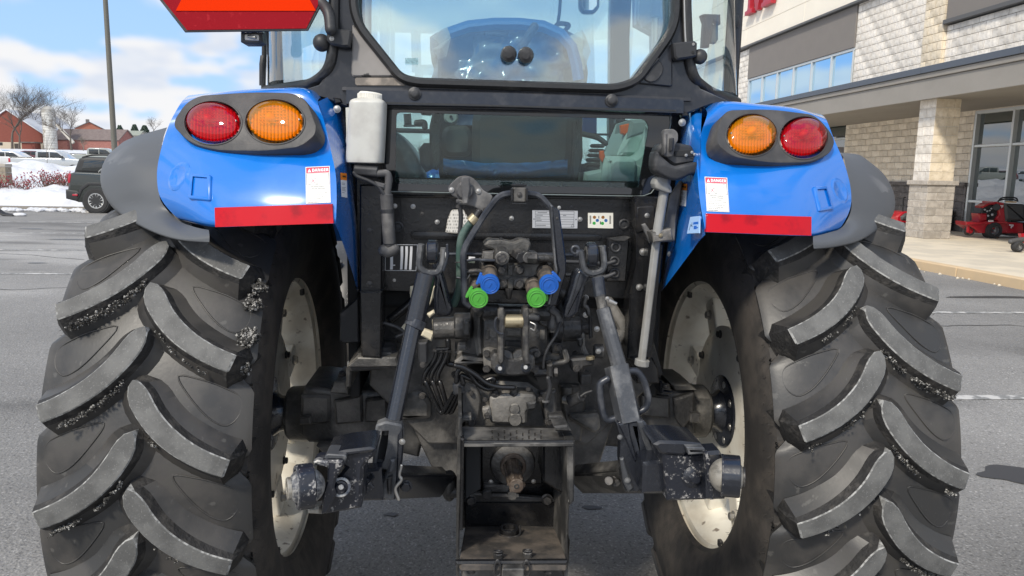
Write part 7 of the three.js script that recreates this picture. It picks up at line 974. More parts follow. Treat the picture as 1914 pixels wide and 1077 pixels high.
  // ---- lift rods
  { // left: lift cylinder tube in two steps, fork above, yoke below
    const zt = 0.56, zb = 0.66;
    const fork = (pts, par) => M('fork', sweep(bent(pts.map(a => P(...a)), 0.018, 5), flat(0.013, 0.028, 0.3), V(0, 0, 1)), forkSteel, par);
    const lr = M('lift_rod', cyl(P(797, 512, zt + 0.01), P(775, 604, zt + 0.03), 0.0208, 0.0208, 32), blackGloss, T, 'left lift rod'); fork(K5(458, 345, 444, 460, 480, 492, 545, 490, 562, 450, 572, 365).map(a => [...a, zt]), lr);
    { const [[a, b], [c, d]] = K5(488, 385, 540, 385); M('eye', cyl(P(a, b, zt), P(c, d, zt), 0.026, 0.026, 26), blackGloss, lr); M('ball_ring', ring(P(a - 2, b, zt), P(c + 2, d, zt), 0.019, 0.01, 22), steelDusty, lr); const [[f, g], [h, i]] = K5(560, 400, 600, 400); M('pin', cyl(P(f, g, zt), P(h, i, zt), 0.008, 0.008, 14), steelRod, lr); M('pin_washer', cyl(P(f + 6, g, zt), P(f + 10, g, zt), 0.013, 0.013, 18), zinc, lr); M('keeper_pin', tube(K5(590, 350, 588, 420, 570, 480).map(q => [...q, zt + 0.01]), 0.003), steelRod, lr); }
    M('rod_collar', ring(P(780, 597, zt + 0.028), P(773, 612, zt + 0.032), 0.0215, 0.017, 32), steelRod, lr); M('rod_tube', cyl(P(774, 604, zt + 0.03), P(735, 788, zb), 0.0172, 0.0172, 32), blackGloss, lr); M('rod_tip', cyl(P(737, 782, zb), P(733, 798, zb), 0.0165, 0.0145, 28), steelDusty, lr);
    const NL = crop(523, 692, 2.738), yk = e('yoke', zb + 0.03, NL(490, 283, 540, 264, 622, 280, 632, 330, 625, 480, 602, 655, 560, 672, 520, 655, 516, 600, 545, 515, 470, 508, 478, 400), 0.034, forkSteel, lr, { bv: 0.004, r: 0.004, holes: [NL(514, 302, 568, 300, 562, 380, 546, 462, 524, 500, 482, 498, 496, 400)] });
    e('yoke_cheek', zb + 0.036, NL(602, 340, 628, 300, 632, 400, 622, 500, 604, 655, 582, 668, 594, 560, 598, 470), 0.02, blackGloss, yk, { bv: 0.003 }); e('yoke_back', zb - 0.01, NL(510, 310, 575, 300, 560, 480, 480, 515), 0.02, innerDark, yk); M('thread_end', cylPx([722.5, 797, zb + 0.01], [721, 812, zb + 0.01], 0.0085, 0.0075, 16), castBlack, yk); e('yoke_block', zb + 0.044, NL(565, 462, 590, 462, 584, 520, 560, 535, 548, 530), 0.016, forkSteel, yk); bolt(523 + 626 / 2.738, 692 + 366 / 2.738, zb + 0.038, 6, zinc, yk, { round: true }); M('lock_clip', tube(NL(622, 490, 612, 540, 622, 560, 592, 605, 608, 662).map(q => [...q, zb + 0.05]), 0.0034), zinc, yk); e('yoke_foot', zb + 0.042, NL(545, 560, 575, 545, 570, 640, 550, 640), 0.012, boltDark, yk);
    // right: levelling rod with turnbuckle and loop handles
    const rt = M('lift_rod', cyl(P(1117, 518, zt + 0.01), P(1122, 555, zt + 0.02), 0.0135, 0.0135, 28), steelRod, T, 'right lift rod with turnbuckle box'); fork(K5(1272, 380, 1290, 480, 1330, 496, 1380, 480, 1390, 450, 1380, 355).map(a => [...a, zt]), rt); { const [[a, b], [c, d]] = K5(1300, 400, 1352, 400); M('eye', cyl(P(a, b, zt), P(c, d, zt), 0.0275, 0.0275, 26), blackGloss, rt); M('ball_ring', ring(P(a - 2, b, zt), P(c + 2, d, zt), 0.019, 0.01, 22), steelDusty, rt); const [[f, g], [h, i]] = K5(1245, 392, 1280, 395); M('pin', cyl(P(f, g, zt), P(h, i, zt), 0.009, 0.009, 14), steelRod, rt); M('pin_head', new THREE.TorusGeometry(0.008, 0.0035, 8, 18).translate(...P(f, g - 6, zt).toArray()), steelRod, rt); M('keeper_pin', boxPx(1128, 459, 1133, 480, zt + 0.012, 0.016), steelRod, rt); }
    M('thread', lathe([[0, 0], [0.013, 0], [0.0115, 0.006], [0.0115, 0.028], [0.0145, 0.034], [0, 0.04]], P(1122, 552, zt + 0.02), P(1128, 585, zt + 0.03), 26), castDusty, rt); M('rod_tube', cyl(P(1127, 576, zt + 0.03), P(1163, 705, zt + 0.07), 0.0155, 0.0172, 30), forkSteel, rt); bolt(1135, 558, zt + 0.05, 4, zinc, rt, { round: true }); M('grease_nipple', cyl(P(1138, 562, zt + 0.045), P(1153, 569, zt + 0.05), 0.005, 0.004, 10), zinc, rt);
    const tb = M('turnbuckle', sweep([P(1152, 684, zb - 0.02), P(1175, 790, zb + 0.02)], flat(0.042, 0.042, 0.12), V(0.25, 0, 1)), forkSteel, rt); M('loop_handle', tube(bent(K7(800, 78, 762, 100, 765, 170, 780, 250, 800, 290, 850, 275).map(q => P(...q, zb + 0.0)), 0.025), 0.0078), steelRod, tb); M('loop_handle', tube(bent(K7(905, 40, 950, 35, 985, 80, 1012, 180, 1000, 225, 955, 250).map(q => P(...q, zb - 0.02)), 0.025), 0.0078), steelRod, tb);
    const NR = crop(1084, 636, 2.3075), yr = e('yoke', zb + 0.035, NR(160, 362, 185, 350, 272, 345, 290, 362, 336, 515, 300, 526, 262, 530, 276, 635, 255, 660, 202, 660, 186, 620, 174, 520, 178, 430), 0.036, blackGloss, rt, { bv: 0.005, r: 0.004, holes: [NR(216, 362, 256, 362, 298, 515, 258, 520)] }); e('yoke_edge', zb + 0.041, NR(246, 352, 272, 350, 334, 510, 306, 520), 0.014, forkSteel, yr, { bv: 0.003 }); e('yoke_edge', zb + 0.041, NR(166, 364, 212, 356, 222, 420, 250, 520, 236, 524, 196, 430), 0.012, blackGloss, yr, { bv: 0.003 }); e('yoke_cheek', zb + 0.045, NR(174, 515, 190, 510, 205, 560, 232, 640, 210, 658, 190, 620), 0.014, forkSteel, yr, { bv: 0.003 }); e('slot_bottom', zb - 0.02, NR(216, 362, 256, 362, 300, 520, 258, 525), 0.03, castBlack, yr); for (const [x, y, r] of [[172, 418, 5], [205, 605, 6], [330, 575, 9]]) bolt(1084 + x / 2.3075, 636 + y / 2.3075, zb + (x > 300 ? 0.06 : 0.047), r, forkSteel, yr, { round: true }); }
  // ---- lower links with telescopic ends
  { const ll = M('lower_link', sweep([P(832, 905, 0.42), P(760, 906, 0.56), P(672, 908, 0.72)], flat(0.07, 0.022, 0.15), V(0, 0, 1)), blackGloss, T, 'left lower link with hooked ball end');
    M('link_top_flange', sweep([P(828, 884, 0.44), P(690, 880, 0.7)], flat(0.016, 0.03, 0.2), V(0, 0, 1)), steelDusty, ll); { const p = P(840, 908, 0.4); M('pivot_ball', new THREE.SphereGeometry(0.035, 22, 16).scale(0.6, 1.1, 1).translate(p.x, p.y, p.z), steelDusty, ll); M('pivot_pin', cyl(P(835, 920, 0.42), P(855, 920, 0.42), 0.014, 0.014, 16), boltDark, ll); }
    e('link_shackle', 0.72, K6(530, 540, 630, 530, 640, 700, 530, 700), 0.04, blackGloss, ll, { bv: 0.006 }); bolt(480 + 757 / 2.713, 680 + 618 / 2.713, 0.66, 12, blackGloss, ll);
    const NL = crop(523, 692, 2.738), NR = crop(1084, 636, 2.3075);
    const sy = e('end_housing', 0.8, NL(250, 438, 335, 420, 470, 402, 492, 412, 486, 440, 445, 472, 428, 505, 420, 600, 415, 710, 232, 742, 262, 640, 285, 560, 335, 500), 0.09, scraped, ll, { bv: 0.006 }); e('sleeve_roof', 0.812, NL(232, 436, 330, 412, 460, 396, 488, 404, 470, 420, 340, 444), 0.1, blackGloss, sy, { bv: 0.004 });
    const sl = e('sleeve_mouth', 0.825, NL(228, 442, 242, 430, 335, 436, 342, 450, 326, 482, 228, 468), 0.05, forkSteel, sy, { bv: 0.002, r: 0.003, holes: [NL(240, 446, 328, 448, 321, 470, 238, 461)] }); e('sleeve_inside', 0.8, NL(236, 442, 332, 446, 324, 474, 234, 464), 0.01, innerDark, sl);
    e('hook_strap', 0.835, NL(168, 474, 188, 462, 322, 466, 326, 492, 292, 540, 276, 600, 288, 640, 242, 736, 212, 742, 216, 640, 242, 560, 242, 500, 182, 490), 0.045, scraped, sy, { bv: 0.004 }); e('strap_edge', 0.838, NL(170, 472, 190, 463, 246, 470, 250, 500, 246, 510, 236, 486, 184, 482, 176, 500), 0.02, scrapedMore, sy, { bv: 0.003 });
    bolt(523 + 312 / 2.738, 692 + 600 / 2.738, 0.812, 13, scraped, sy); M('bolt_stud', cylPx([637.5, 911, 0.815], [637.5, 911, 0.83], 0.0055, 0.005, 12), scrapedMore, sy); M('bolt_washer', ring(P(637, 911, 0.811), P(637, 911, 0.816), 0.0185, 0.013, 26), scrapedMore, sy); e('link_cutout', 0.725, NL(440, 560, 462, 560, 470, 590, 480, 604, 460, 625, 440, 640), 0.006, scraped, ll);
    { const c = P(572, 909, 0.845), a = V(-0.94, 0.02, 0.34).normalize(), at = t => c.clone().addScaledVector(a, t); M('ball_socket', ring(at(-0.013), at(0.017), 0.0405, 0.031, 44), scraped, sy); M('socket_band', ring(at(0.0165), at(0.0185), 0.0385, 0.032, 44), scrapedMore, sy); M('hitch_ball', new THREE.SphereGeometry(0.0335, 32, 22).applyQuaternion(new THREE.Quaternion().setFromUnitVectors(V(0, 1, 0), a)).translate(c.x, c.y, c.z), scrapedMore, sy); M('ball_collar', ring(at(0.026), at(0.034), 0.02, 0.0125, 28), ballWorn, sy); }
    e('retainer_plate', 0.82, NL(140, 712, 208, 698, 212, 742, 142, 738), 0.03, ballWorn, sy);
    const r2 = M('lower_link', sweep([P(1078, 900, 0.42), P(1150, 899, 0.56), P(1240, 897, 0.72)], flat(0.068, 0.022, 0.15), V(0, 0, 1)), steelDusty, T, 'right lower link with hooked ball end'); M('link_top_flange', sweep([P(1076, 880, 0.44), P(1160, 872, 0.6)], flat(0.014, 0.03, 0.2), V(0, 0, 1)), steelDusty, r2); bolt(840 + 840 / 2.713, 680 + 595 / 2.713, 0.6, 11, boltDark, r2); M('stud', cyl(P(1143, 899, 0.6), P(1138, 899, 0.63), 0.01, 0.01, 12), boltDark, r2);
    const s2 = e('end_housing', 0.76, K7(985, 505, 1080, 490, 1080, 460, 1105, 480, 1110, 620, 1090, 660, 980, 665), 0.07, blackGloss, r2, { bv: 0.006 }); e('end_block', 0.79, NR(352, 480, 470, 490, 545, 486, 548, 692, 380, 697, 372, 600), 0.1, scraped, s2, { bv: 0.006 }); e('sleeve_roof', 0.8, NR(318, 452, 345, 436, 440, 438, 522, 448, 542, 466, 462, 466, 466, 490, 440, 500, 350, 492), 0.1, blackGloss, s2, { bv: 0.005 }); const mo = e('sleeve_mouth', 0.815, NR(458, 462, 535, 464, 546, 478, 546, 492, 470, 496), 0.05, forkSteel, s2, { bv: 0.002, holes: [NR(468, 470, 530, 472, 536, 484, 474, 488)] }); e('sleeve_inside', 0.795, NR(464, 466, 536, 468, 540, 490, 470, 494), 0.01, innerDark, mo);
    e('end_plate', 0.828, NR(545, 484, 606, 480, 618, 500, 632, 560, 632, 676, 628, 690, 578, 692, 548, 690), 0.05, blackGloss, s2, { bv: 0.006 }); e('plate_edge', 0.832, NR(543, 490, 556, 486, 578, 560, 580, 690, 566, 692, 552, 600), 0.02, scraped, s2, { bv: 0.003 });
    { const [[a, b]] = NR(490, 590); const p = P(a, b, 0.79); M('lock_boss', lathe([[0, 0.014], [0.008, 0.014], [0.012, 0.006], [0.02, 0.003], [0.023, 0]], p, p.clone().add(V(0.1, 0, 1)), 30), scraped, s2); }
    { const c = P(1361, 889.5, 0.85), a = V(0.95, 0.02, 0.3).normalize(), at = t => c.clone().addScaledVector(a, t); M('ball_socket', ring(at(-0.011), at(0.021), 0.039, 0.031, 44), blackGloss, s2); M('hitch_ball', new THREE.SphereGeometry(0.0335, 30, 20).translate(c.x - 0.002, c.y, c.z), ballWorn, s2); M('socket_ridge', ring(at(-0.013), at(-0.009), 0.0395, 0.033, 44), scraped, s2); M('ball_collar', ring(at(0.026), at(0.03), 0.019, 0.0125, 26), boltDark, s2); } }
  // ---- axle housings
  { const ax = e('axle_housing', 0.12, K6(225, 150, 240, 120, 300, 118, 450, 140, 690, 130, 830, 200, 880, 240, 820, 480, 480, 405, 260, 405, 222, 360), 0.24, castBlack, T, { bv: 0.015, seg: 3 }); ax.userData.label = 'left axle housing'; M('axle_collar', cyl(V(-0.545, AY, 0), V(-0.628, AY, 0), 0.083, 0.078, 40, 0.008), castBlack, ax); M('axle_tube', cyl(V(-0.1, AY, 0), V(-0.56, AY, 0), 0.09, 0.085, 30), castBlack, ax);
    e('housing_pad', 0.135, K6(222, 165, 300, 160, 370, 165, 370, 300, 340, 310, 220, 310), 0.03, castBlack, ax, { bv: 0.008 }); e('housing_pad', 0.14, K6(390, 190, 530, 160, 535, 300, 400, 310), 0.03, castBlack, ax, { bv: 0.006 }); e('housing_pad', 0.145, K6(550, 185, 660, 170, 660, 300, 545, 300), 0.03, castBlack, ax, { bv: 0.006 }); e('nut_boss', 0.15, K6(210, 275, 270, 268, 275, 310, 215, 312), 0.03, castBlack, ax); for (const [x, y] of [[400, 115], [432, 60]]) bolt(480 + x / 2.713, 680 + y / 2.713, 0.2, 8, boltDark, ax, { n: V(0, 1, 0.25) }); e('mount_strap', 0.22, K6(370, 150, 395, 90, 450, 90, 460, 155), 0.16, castDusty, ax); e('housing_arm', 0.2, K6(750, 160, 830, 140, 880, 200, 880, 280, 760, 295, 700, 280, 740, 240), 0.08, castDusty, ax, { bv: 0.01, r: 0.01 }); e('under_bracket', 0.16, K6(300, 420, 470, 410, 470, 450, 350, 470), 0.1, steelDusty, ax);
    const ar = e('axle_housing', 0.12, K7(580, 90, 700, 60, 900, 130, 1160, 140, 1250, 140, 1255, 360, 1180, 390, 960, 390, 860, 430, 640, 410), 0.24, castBlack, T, { bv: 0.015, seg: 3 }); ar.userData.label = 'right axle housing'; M('axle_collar', cyl(V(0.5, AY, 0), V(0.628, AY, 0), 0.088, 0.08, 40, 0.01), castDusty, ar); M('axle_tube', cyl(V(0.1, AY, 0), V(0.52, AY, 0), 0.09, 0.088, 30), castBlack, ar); e('housing_pad', 0.14, K7(970, 155, 1120, 170, 1120, 280, 980, 270), 0.03, castBlack, ar, { bv: 0.006 }); e('housing_pad', 0.14, K7(1140, 180, 1240, 150, 1245, 260, 1190, 330, 1150, 280), 0.03, castBlack, ar, { bv: 0.006 }); e('nut_boss', 0.16, K7(1225, 255, 1275, 255, 1275, 305, 1225, 300), 0.03, castBlack, ar, { bv: 0.004 }); e('housing_top', 0.13, K7(1130, 108, 1220, 108, 1260, 135, 1150, 140), 0.18, castDusty, ar); bolt(840 + 1098 / 2.713, 680 + 122 / 2.713, 0.22, 8, boltDark, ar, { n: V(0, 1, 0.25) }); e('cable_lug', 0.22, K7(1070, 90, 1085, 90, 1090, 135, 1135, 140, 1130, 155, 1075, 155), 0.1, blackGloss, ar);
    e('housing_arm', 0.22, K7(680, 260, 760, 255, 770, 330, 740, 360, 690, 330, 610, 290, 610, 265), 0.06, castDusty, ar, { bv: 0.008, r: 0.01 }); e('housing_plate', 0.2, K7(560, 110, 660, 110, 690, 200, 670, 400, 600, 400), 0.05, castBlack, ar, { bv: 0.006 }); M('square_cap', boxPx(1085, 700, 1107, 722, 0.27, 0.05), castBlack, ar); M('boss', cyl(P(1060, 722, 0.24), P(1060, 745, 0.24), 0.016, 0.016, 18), castDusty, ar); }
  // ---- gearbox rear cover, small valve box, pipes
  { const z = 0.43, g = e('rear_cover', z, K7(95, 110, 210, 90, 400, 100, 470, 150, 500, 330, 60, 330, 75, 150), 0.2, castDusty, T, { bv: 0.008 }); e('cover_cheek', z + 0.03, K7(60, 150, 75, 95, 140, 110, 160, 180, 150, 290, 60, 300), 0.03, castBlack, g); e('cover_cheek', z + 0.02, K7(460, 150, 540, 140, 545, 290, 490, 300), 0.03, castBlack, g);
    const vb = e('valve_box', z + 0.06, K7(205, 170, 300, 155, 420, 158, 440, 170, 440, 230, 395, 240, 395, 305, 380, 312, 215, 305, 205, 290), 0.07, castDusty, g, { bv: 0.006, r: 0.006 }); for (const [x, y, r] of [[330, 228, 0.0125], [333, 282, 0.0165]]) { const [[a, b]] = K7(x, y), p = P(a, b, z + 0.06); M('cast_boss', lathe([[0, 0.006], [r * 0.85, 0.006], [r, 0]], p, p.clone().add(V(0, 0, 1)), 26), castDusty, vb); } e('box_ear', z + 0.065, K7(165, 230, 205, 218, 212, 260, 205, 285, 175, 285), 0.02, castDusty, vb, { r: 0.004 }); for (const [x, y, r] of [[192, 262, 6], [112, 150, 5], [182, 182, 5], [112, 296, 9], [505, 292, 8], [460, 180, 5], [400, 128, 5]]) bolt(840 + x / 2.713, 680 + y / 2.713, z + (x === 192 ? 0.066 : 0.035), r, boltDark, g); e('box_plate', z + 0.066, K7(390, 200, 440, 195, 440, 232, 395, 240), 0.05, castBlack, vb);
    for (const x of [232, 325]) { const [[a, b], [c, d]] = K7(x, 180, x, 118); M('pipe_elbow', cyl(P(a, b, z + 0.05), P(c, d, z + 0.05), 0.0085, 0.0085, 12), boltDark, vb); M('pipe_nut', cyl(P(a, b - 6, z + 0.05), P(a, b - 12, z + 0.05), 0.0115, 0.0115, 6), boltDark, vb); }
    M('pipe', tube(K7(235, 125, 190, 128, 140, 100, 110, 60, 60, 25, 40, 45, 35, 90).map(q => [...q, z + 0.06]), 0.006), B, g); M('pipe', tube(K7(325, 122, 250, 118, 190, 100, 130, 55, 70, 20, 30, 10).map(q => [...q, z + 0.075]), 0.006), B, g); M('pipe', tube(K7(185, 85, 225, 75, 215, 105, 150, 95, 100, 75, 60, 60, 70, 100).map(q => [...q, z + 0.05]), 0.006), B, g); M('breather_hose', tube(K7(500, 75, 510, 120, 495, 180, 490, 200).map(q => [...q, z + 0.04]), 0.006), plasticBlack, g); M('cable_tie', ring(P(1020, 748, z + 0.04), P(1020, 752, z + 0.04), 0.009, 0.006, 14), plasticDusty, g);
    // bundle of steel pipes on the left
    for (let i = 0; i < 3; i++) { const o = i * 30; M('steel_pipe', tube(bent(KM(130 + i * 38, 850, 120 + i * 36, 900, 45 + i * 45, 1010, 45 + i * 45, 1080).map(q => P(...q, 0.4)).concat(K6(850 + i * 38, 80, 935 + i * 22, 265).map(q => P(...q, 0.42)), K6(935 + i * 22, 265, 1000 + i * 16, 150).slice(1).map(q => P(...q, 0.45))), 0.02), 0.0058, { n: 60 }), B, T); M('pipe_nut', cylPx([...KM(125 + i * 38, 855)[0], 0.4], [...KM(128 + i * 38, 838)[0], 0.4], 0.0095, 0.0095, 6), boltDark, T); }
    e('pipe_clamp', 0.47, K6(990, 110, 1050, 100, 1055, 150, 1000, 165), 0.03, plasticDusty, T, { r: 0.006 }); e('pipe_bracket', 0.41, KM(120, 835, 215, 830, 215, 848, 120, 852), 0.02, B); e('solenoid', 0.42, KM(5, 795, 66, 790, 70, 930, 20, 950, 5, 900), 0.04, plasticBlack, T); bolt(780 + 38 / 3.59, 420 + 942 / 3.59, 0.42, 6, boltDark, T, { name: 'solenoid_bolt' }); M('steel_pipe', tube(KM(205, 780, 210, 870, 205, 930, 240, 940).map(q => [...q, 0.38]), 0.007), B, T);
    for (const [x, y, r] of [[790, 640, 6], [795, 710, 6], [850, 700, 7], [828, 660, 5], [1075, 660, 6], [1088, 690, 6], [790, 740, 7], [845, 760, 6], [1090, 740, 6], [1045, 805, 6]]) bolt(x, y, 0.33, r, boltDark, T, { name: 'housing_bolt' });
    // right side clutter: switch, lines, sensor
    e('spool_switch', 0.4, KM(1025, 905, 1190, 890, 1185, 950, 1120, 960, 1110, 985, 1040, 985), 0.05, castBlack, T, { bv: 0.005 }); { const [[a, b]] = KM(1070, 965); bolt(a, b, 0.402, 7, boltDark, T, { name: 'switch_bolt' }); } M('brass_tip', cylPx([...KM(1160, 885)[0], 0.4], [...KM(1162, 905)[0], 0.4], 0.011, 0.011, 14), brass, T); M('brake_pipe', tube(KM(860, 945, 940, 930, 1000, 910, 990, 850).map(q => [...q, 0.42]), 0.007), castDusty, T); M('brake_pipe', tube(KM(1110, 740, 1110, 820, 1140, 880, 1160, 890).map(q => [...q, 0.36]), 0.007), castDusty, T); e('link_plate', 0.38, KM(1075, 770, 1110, 760, 1115, 800, 1100, 830, 1080, 815), 0.02, castBlack); e('arm_plate', 0.38, KM(1150, 585, 1170, 580, 1180, 760, 1155, 770), 0.012, castBlack); for (const [x, y] of [[1130, 605], [1130, 490], [1205, 700], [1215, 850]]) { const [[a, b]] = KM(x, y); bolt(a, b, 0.385, 5.5, zinc, T, { name: 'link_bolt', round: true }); } M('clevis_link', tube(KM(1130, 490, 1120, 540, 1140, 560, 1150, 600).map(q => [...q, 0.39]), 0.006), castBlack, T); M('vent_valve', cyl(P(780 + 1185 / 3.59, 420 + 850 / 3.59, 0.36), P(780 + 1250 / 3.59, 420 + 850 / 3.59, 0.36), 0.018, 0.018, 18), castBlack, T); M('sender', cylPx([...K7(610, 190)[0], 0.34], [...K7(670, 165)[0], 0.36], 0.016, 0.014, 16), plasticBlack, T); M('sender_lead', tube(K7(665, 168, 690, 150, 720, 140).map(q => [...q, 0.36]), 0.004), plasticBlack, T); M('sender_base', cylPx([...K7(575, 180)[0], 0.33], [...K7(612, 190)[0], 0.34], 0.01, 0.01, 10), zinc, T); M('return_hose', tube(KM(960, 460, 1000, 480, 1010, 500, 960, 560).map(q => [...q, 0.4]), 0.012), plasticBlack, T); M('return_hose', tube(KM(1280, 520, 1330, 600, 1380, 700, 1340, 780).map(q => [...q, 0.28]), 0.016), castDusty, T);
  }
  // ---- take-off guard with shaft, hitch shelf, drawbar
  { const z = 0.66; const gd = e('guard_top', z + 0.02, K7(62, 325, 70, 318, 150, 320, 520, 328, 600, 330, 634, 395, 62, 405), 0.16, steelDusty, T, { bv: 0.003 });
    // slotted front lip of the guard, with the row of holes cut through
    gd.geometry.dispose(); const holes = []; for (let i = 0; i < 9; i++) { const y0 = i % 2 ? 350 : 338; for (const y of [y0, y0 + 28]) holes.push(K7(209 + i * 31, y - 1, 225 + i * 31, y - 1, 227 + i * 31, y + 19, 211 + i * 31, y + 19)); } const qt = p3(P(864, 826, z + 0.03), P(1068, 826, z + 0.03), P(960, 800, z - 0.06)); gd.geometry = uvBox(ext(qt, K7(62, 322, 70, 318, 150, 320, 520, 326, 600, 315, 632, 390, 630, 402, 62, 405, 58, 390), { d: 0.008, bv: 0.0015, holes })); 
    e('guard_lip', z + 0.035, K7(60, 395, 632, 392, 634, 412, 62, 414), 0.01, B, gd); e('guard_side', z + 0.034, K7(592, 395, 636, 392, 632, 700, 610, 720, 600, 640), 0.2, steelDusty, gd, { bv: 0.003 }); e('guard_fold', z + 0.02, K7(528, 320, 600, 312, 620, 345, 540, 345), 0.05, steelDusty, gd); M('guard_hoop', sweep(bent(K7(500, 268, 560, 268, 582, 300, 585, 330).map(q => P(...q, z - 0.08)), 0.03), flat(0.012, 0.03), V(0, 0, 1)), steelDusty, gd); M('guard_hoop', sweep(bent(K7(110, 268, 60, 270, 48, 300, 44, 360).map(q => P(...q, z - 0.08)), 0.02), flat(0.012, 0.03), V(0, 0, 1)), steelDusty, gd);
    const lpl = [P(856, 780, 0.56), P(862, 1090, 0.74)]; e('hitch_side', z + 0.03, K7(45, 270, 62, 275, 66, 410, 50, 940, 48, 1100, 34, 1100, 34, 900, 40, 500), 0.3, steelDusty, T, { bv: 0.003 }); e('hitch_side', z + 0.03, K7(605, 690, 610, 700, 600, 1020, 612, 900, 600, 1100, 582, 1100, 590, 900), 0.3, steelDusty, T, { bv: 0.003 }); e('side_strip', z + 0.045, K7(55, 380, 75, 385, 68, 850, 55, 850), 0.03, blackPaint, T); 
    const bk = e('hitch_back', 0.47, K7(70, 400, 600, 400, 595, 620, 550, 830, 60, 840), 0.03, B); const sq = e('shaft_plate', 0.5, K7(160, 408, 474, 408, 474, 615, 160, 615), 0.025, blackPaint, bk); { const c = P(840 + 320 / 2.713, 680 + 505 / 2.713, 0.501); M('shaft_flange', lathe([[0, 0.004], [0.028, 0.006], [0.03, 0.014], [0.038, 0.014], [0.05, 0.01], [0.053, 0]], c, c.clone().add(V(0, 0, 1)), 44), castBlack, sq); M('seal_ring', ring(c.clone().add(V(0, 0, 0.01)), c.clone().add(V(0, 0, 0.024)), 0.03, 0.022, 36), rusty, sq); for (const [dx, dy] of [[-0.05, 0.046], [0.05, 0.046], [-0.05, -0.045], [0.05, -0.045]]) bolt(0, 0, 0, 1, zinc, sq, { r: 0.0055, p: c.clone().add(V(dx, dy, 0)), round: true }); const a = c.clone().add(V(-0.004, 0.004, 0)), b = c.clone().add(V(0, -0.002, 0.125)); const sh = M('spline_shaft', cyl(a, b, 0.0165, 0.0165, 24), rusty, sq); for (let i = 0; i < 6; i++) { const t = i / 6 * 6.283 + 0.4; const g = box(0.0065, 0.005, 0.1, 0.001).translate(0, 0.0172, 0.07).rotateZ(t).applyQuaternion(new THREE.Quaternion().setFromUnitVectors(V(0, 0, 1), b.clone().sub(a).normalize())).translate(a.x, a.y, a.z); M('spline', g, rusty, sh); } M('shaft_centre', ring(b.clone().add(V(0, 0, -0.002)), b.clone().add(V(0, 0, 0.001)), 0.006, 0.003, 16), steelDusty, sh); }
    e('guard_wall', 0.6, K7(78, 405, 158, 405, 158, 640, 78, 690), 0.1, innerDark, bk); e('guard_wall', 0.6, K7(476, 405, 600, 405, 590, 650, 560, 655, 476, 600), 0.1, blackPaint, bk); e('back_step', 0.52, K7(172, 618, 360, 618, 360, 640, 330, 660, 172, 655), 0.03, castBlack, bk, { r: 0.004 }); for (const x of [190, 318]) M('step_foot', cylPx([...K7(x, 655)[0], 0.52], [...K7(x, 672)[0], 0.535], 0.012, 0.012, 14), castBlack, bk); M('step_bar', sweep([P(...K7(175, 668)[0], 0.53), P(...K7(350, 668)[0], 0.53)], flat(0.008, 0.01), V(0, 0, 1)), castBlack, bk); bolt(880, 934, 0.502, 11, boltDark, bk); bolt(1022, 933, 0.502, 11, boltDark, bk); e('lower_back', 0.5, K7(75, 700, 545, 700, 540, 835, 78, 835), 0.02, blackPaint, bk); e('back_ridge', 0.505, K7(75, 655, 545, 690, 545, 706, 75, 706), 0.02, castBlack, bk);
    // shelf
    const qs = p3(P(862, 1052, 0.74), P(1058, 1054, 0.74), P(960, 985, 0.505)); const shf = M('hitch_shelf', ext(qs, K7(80, 826, 515, 820, 550, 838, 598, 1005, 590, 1018, 60, 1018, 50, 1005), { d: 0.014, bv: 0.002 }), rusty, T); shf.material = mt({ roughness: 0.7, map: dusty([0.04, 0.037, 0.035], [0.15, 0.125, 0.103], 0.38, 0.76, 431, 0.25), bumpMap: castBump, bumpScale: 0.0006 }); e('shelf_edge', 0.748, K7(30, 1008, 600, 1004, 600, 1022, 30, 1026), 0.016, blackPaint, shf);
    { const n = qs.n, c = onPlane(952, 997, qs.n, qs.p); const u = V(0, 1, 0); M('hitch_pin', ring(c, c.clone().addScaledVector(u, 0.014), 0.0215, 0.0155, 32), blackPaint, shf); M('pin_top', cyl(c.clone().addScaledVector(u, 0.0), c.clone().addScaledVector(u, 0.004), 0.0155, 0.0155, 26), boltDark, shf); M('pin_clip', tube([V(c.x - 0.026, c.y + 0.006, c.z), V(c.x - 0.02, c.y + 0.003, c.z + 0.02), V(c.x, c.y + 0.004, c.z + 0.028), V(c.x + 0.022, c.y + 0.004, c.z + 0.016), V(c.x + 0.025, c.y + 0.014, c.z - 0.006)], 0.0022), boltDark, shf); }
    for (const [x, y] of [[248, 985], [395, 980]]) { const c = onPlane(840 + x / 2.713, 680 + y / 2.713, qs.n, qs.p); M('clevis_pin', cyl(c, c.clone().add(V(0, 0.012, 0)), 0.0105, 0.0105, 20), castBlack, shf); M('pin_ring', new THREE.TorusGeometry(0.009, 0.002, 8, 22).rotateX(1.3).translate(c.x, c.y + 0.014, c.z), boltDark, shf); const d = P(840 + (x - 5) / 2.713, 680 + 1045 / 2.713, 0.755); M('pin_loop', new THREE.TorusGeometry(0.009, 0.0026, 8, 20).scale(0.75, 2.0, 1).translate(d.x, d.y, d.z), boltDark, shf); }
    M('drawbar', boxPx(938, 1061, 979, 1140, 0.765, 0.03, 0.004), steelDusty, T); for (const x of [110, 500]) M('shelf_bolt', cylPx([...K7(x, 1030)[0], 0.73], [...K7(x, 1060)[0], 0.73], 0.009, 0.009, 14), boltDark, T);
    e('hitch_frame', 0.6, K7(60, 1040, 590, 1040, 590, 1120, 60, 1120), 0.1, castBlack); }
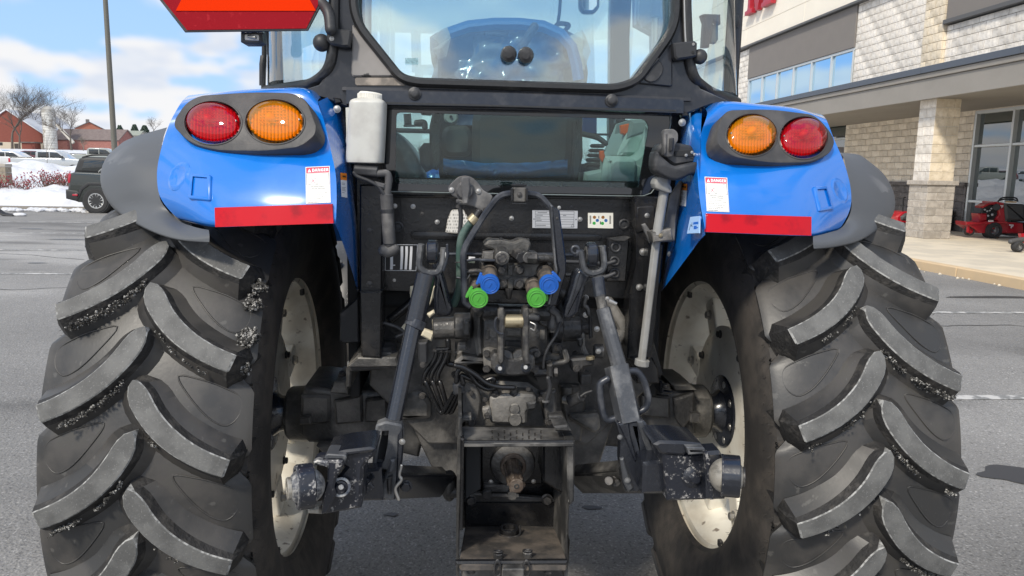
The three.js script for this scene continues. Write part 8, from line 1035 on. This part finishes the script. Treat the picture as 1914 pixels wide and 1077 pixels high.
  // ---- grey lever rod with black grip and catch on the right
  { const zq = 0.44, rod = M('lever_rod', cyl(P(1246, 330, zq), P(1228, 440, zq), 0.0115, 0.0115, 22), greyRod, T, 'grey pull rod with black plastic grip'); M('lower_rod', cyl(P(1227, 450, 0.42), P(1199, 680, 0.41), 0.0098, 0.0098, 20), greyRod, rod); M('rod_base', ring(P(1201, 672, 0.41), P(1199, 684, 0.41), 0.018, 0.01, 22), greyRod, rod);
    e('rod_collar', zq + 0.022, R7(175, 615, 250, 600, 262, 665, 275, 680, 278, 722, 245, 724, 162, 690, 155, 650), 0.044, greyRod, rod, { r: 0.01, bv: 0.006, seg: 3 });
    const gr = M('grip', ext(zq + 0.04, R7(218, 310, 230, 292, 290, 290, 318, 315, 318, 370, 300, 390, 285, 475, 250, 482, 215, 470, 222, 400), { d: 0.028, bv: 0.005, r: 0.006, seg: 2 }), plasticDusty, rod); e('grip_rib', zq + 0.048, R7(262, 350, 292, 350, 284, 440, 258, 445), 0.012, plasticBlack, gr, { r: 0.003 }); e('grip_rib', zq + 0.046, R7(222, 320, 246, 318, 240, 460, 222, 460), 0.012, plasticDusty, gr, { r: 0.003 });
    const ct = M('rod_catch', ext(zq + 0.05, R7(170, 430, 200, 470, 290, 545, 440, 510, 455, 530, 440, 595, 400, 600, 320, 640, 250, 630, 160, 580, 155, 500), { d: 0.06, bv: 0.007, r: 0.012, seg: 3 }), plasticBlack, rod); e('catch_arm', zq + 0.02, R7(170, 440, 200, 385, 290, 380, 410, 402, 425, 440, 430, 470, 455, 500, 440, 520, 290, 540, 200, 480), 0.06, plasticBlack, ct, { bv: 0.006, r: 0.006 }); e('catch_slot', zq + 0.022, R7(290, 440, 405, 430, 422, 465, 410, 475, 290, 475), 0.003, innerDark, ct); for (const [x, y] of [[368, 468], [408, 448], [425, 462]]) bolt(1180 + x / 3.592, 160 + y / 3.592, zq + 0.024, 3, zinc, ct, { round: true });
    const bk = e('rod_bracket', 0.41, R7(262, 740, 330, 640, 345, 640, 300, 900, 295, 1040, 270, 1050, 130, 1055, 125, 1060, 70, 935, 95, 925, 140, 990, 200, 970, 235, 900), 0.012, plasticDusty, rod, { bv: 0.002 }); e('bracket_shelf', 0.45, R7(132, 985, 270, 960, 285, 1040, 150, 1055), 0.05, castDusty, bk, { bv: 0.003 }); bolt(1235, 440, 0.452, 4, brass, bk, { round: true }); e('bracket_arm', 0.4, R7(240, 910, 335, 640, 350, 650, 300, 1000, 285, 1030), 0.02, steelDusty, bk); }
}
renderer.render(scene, camera);
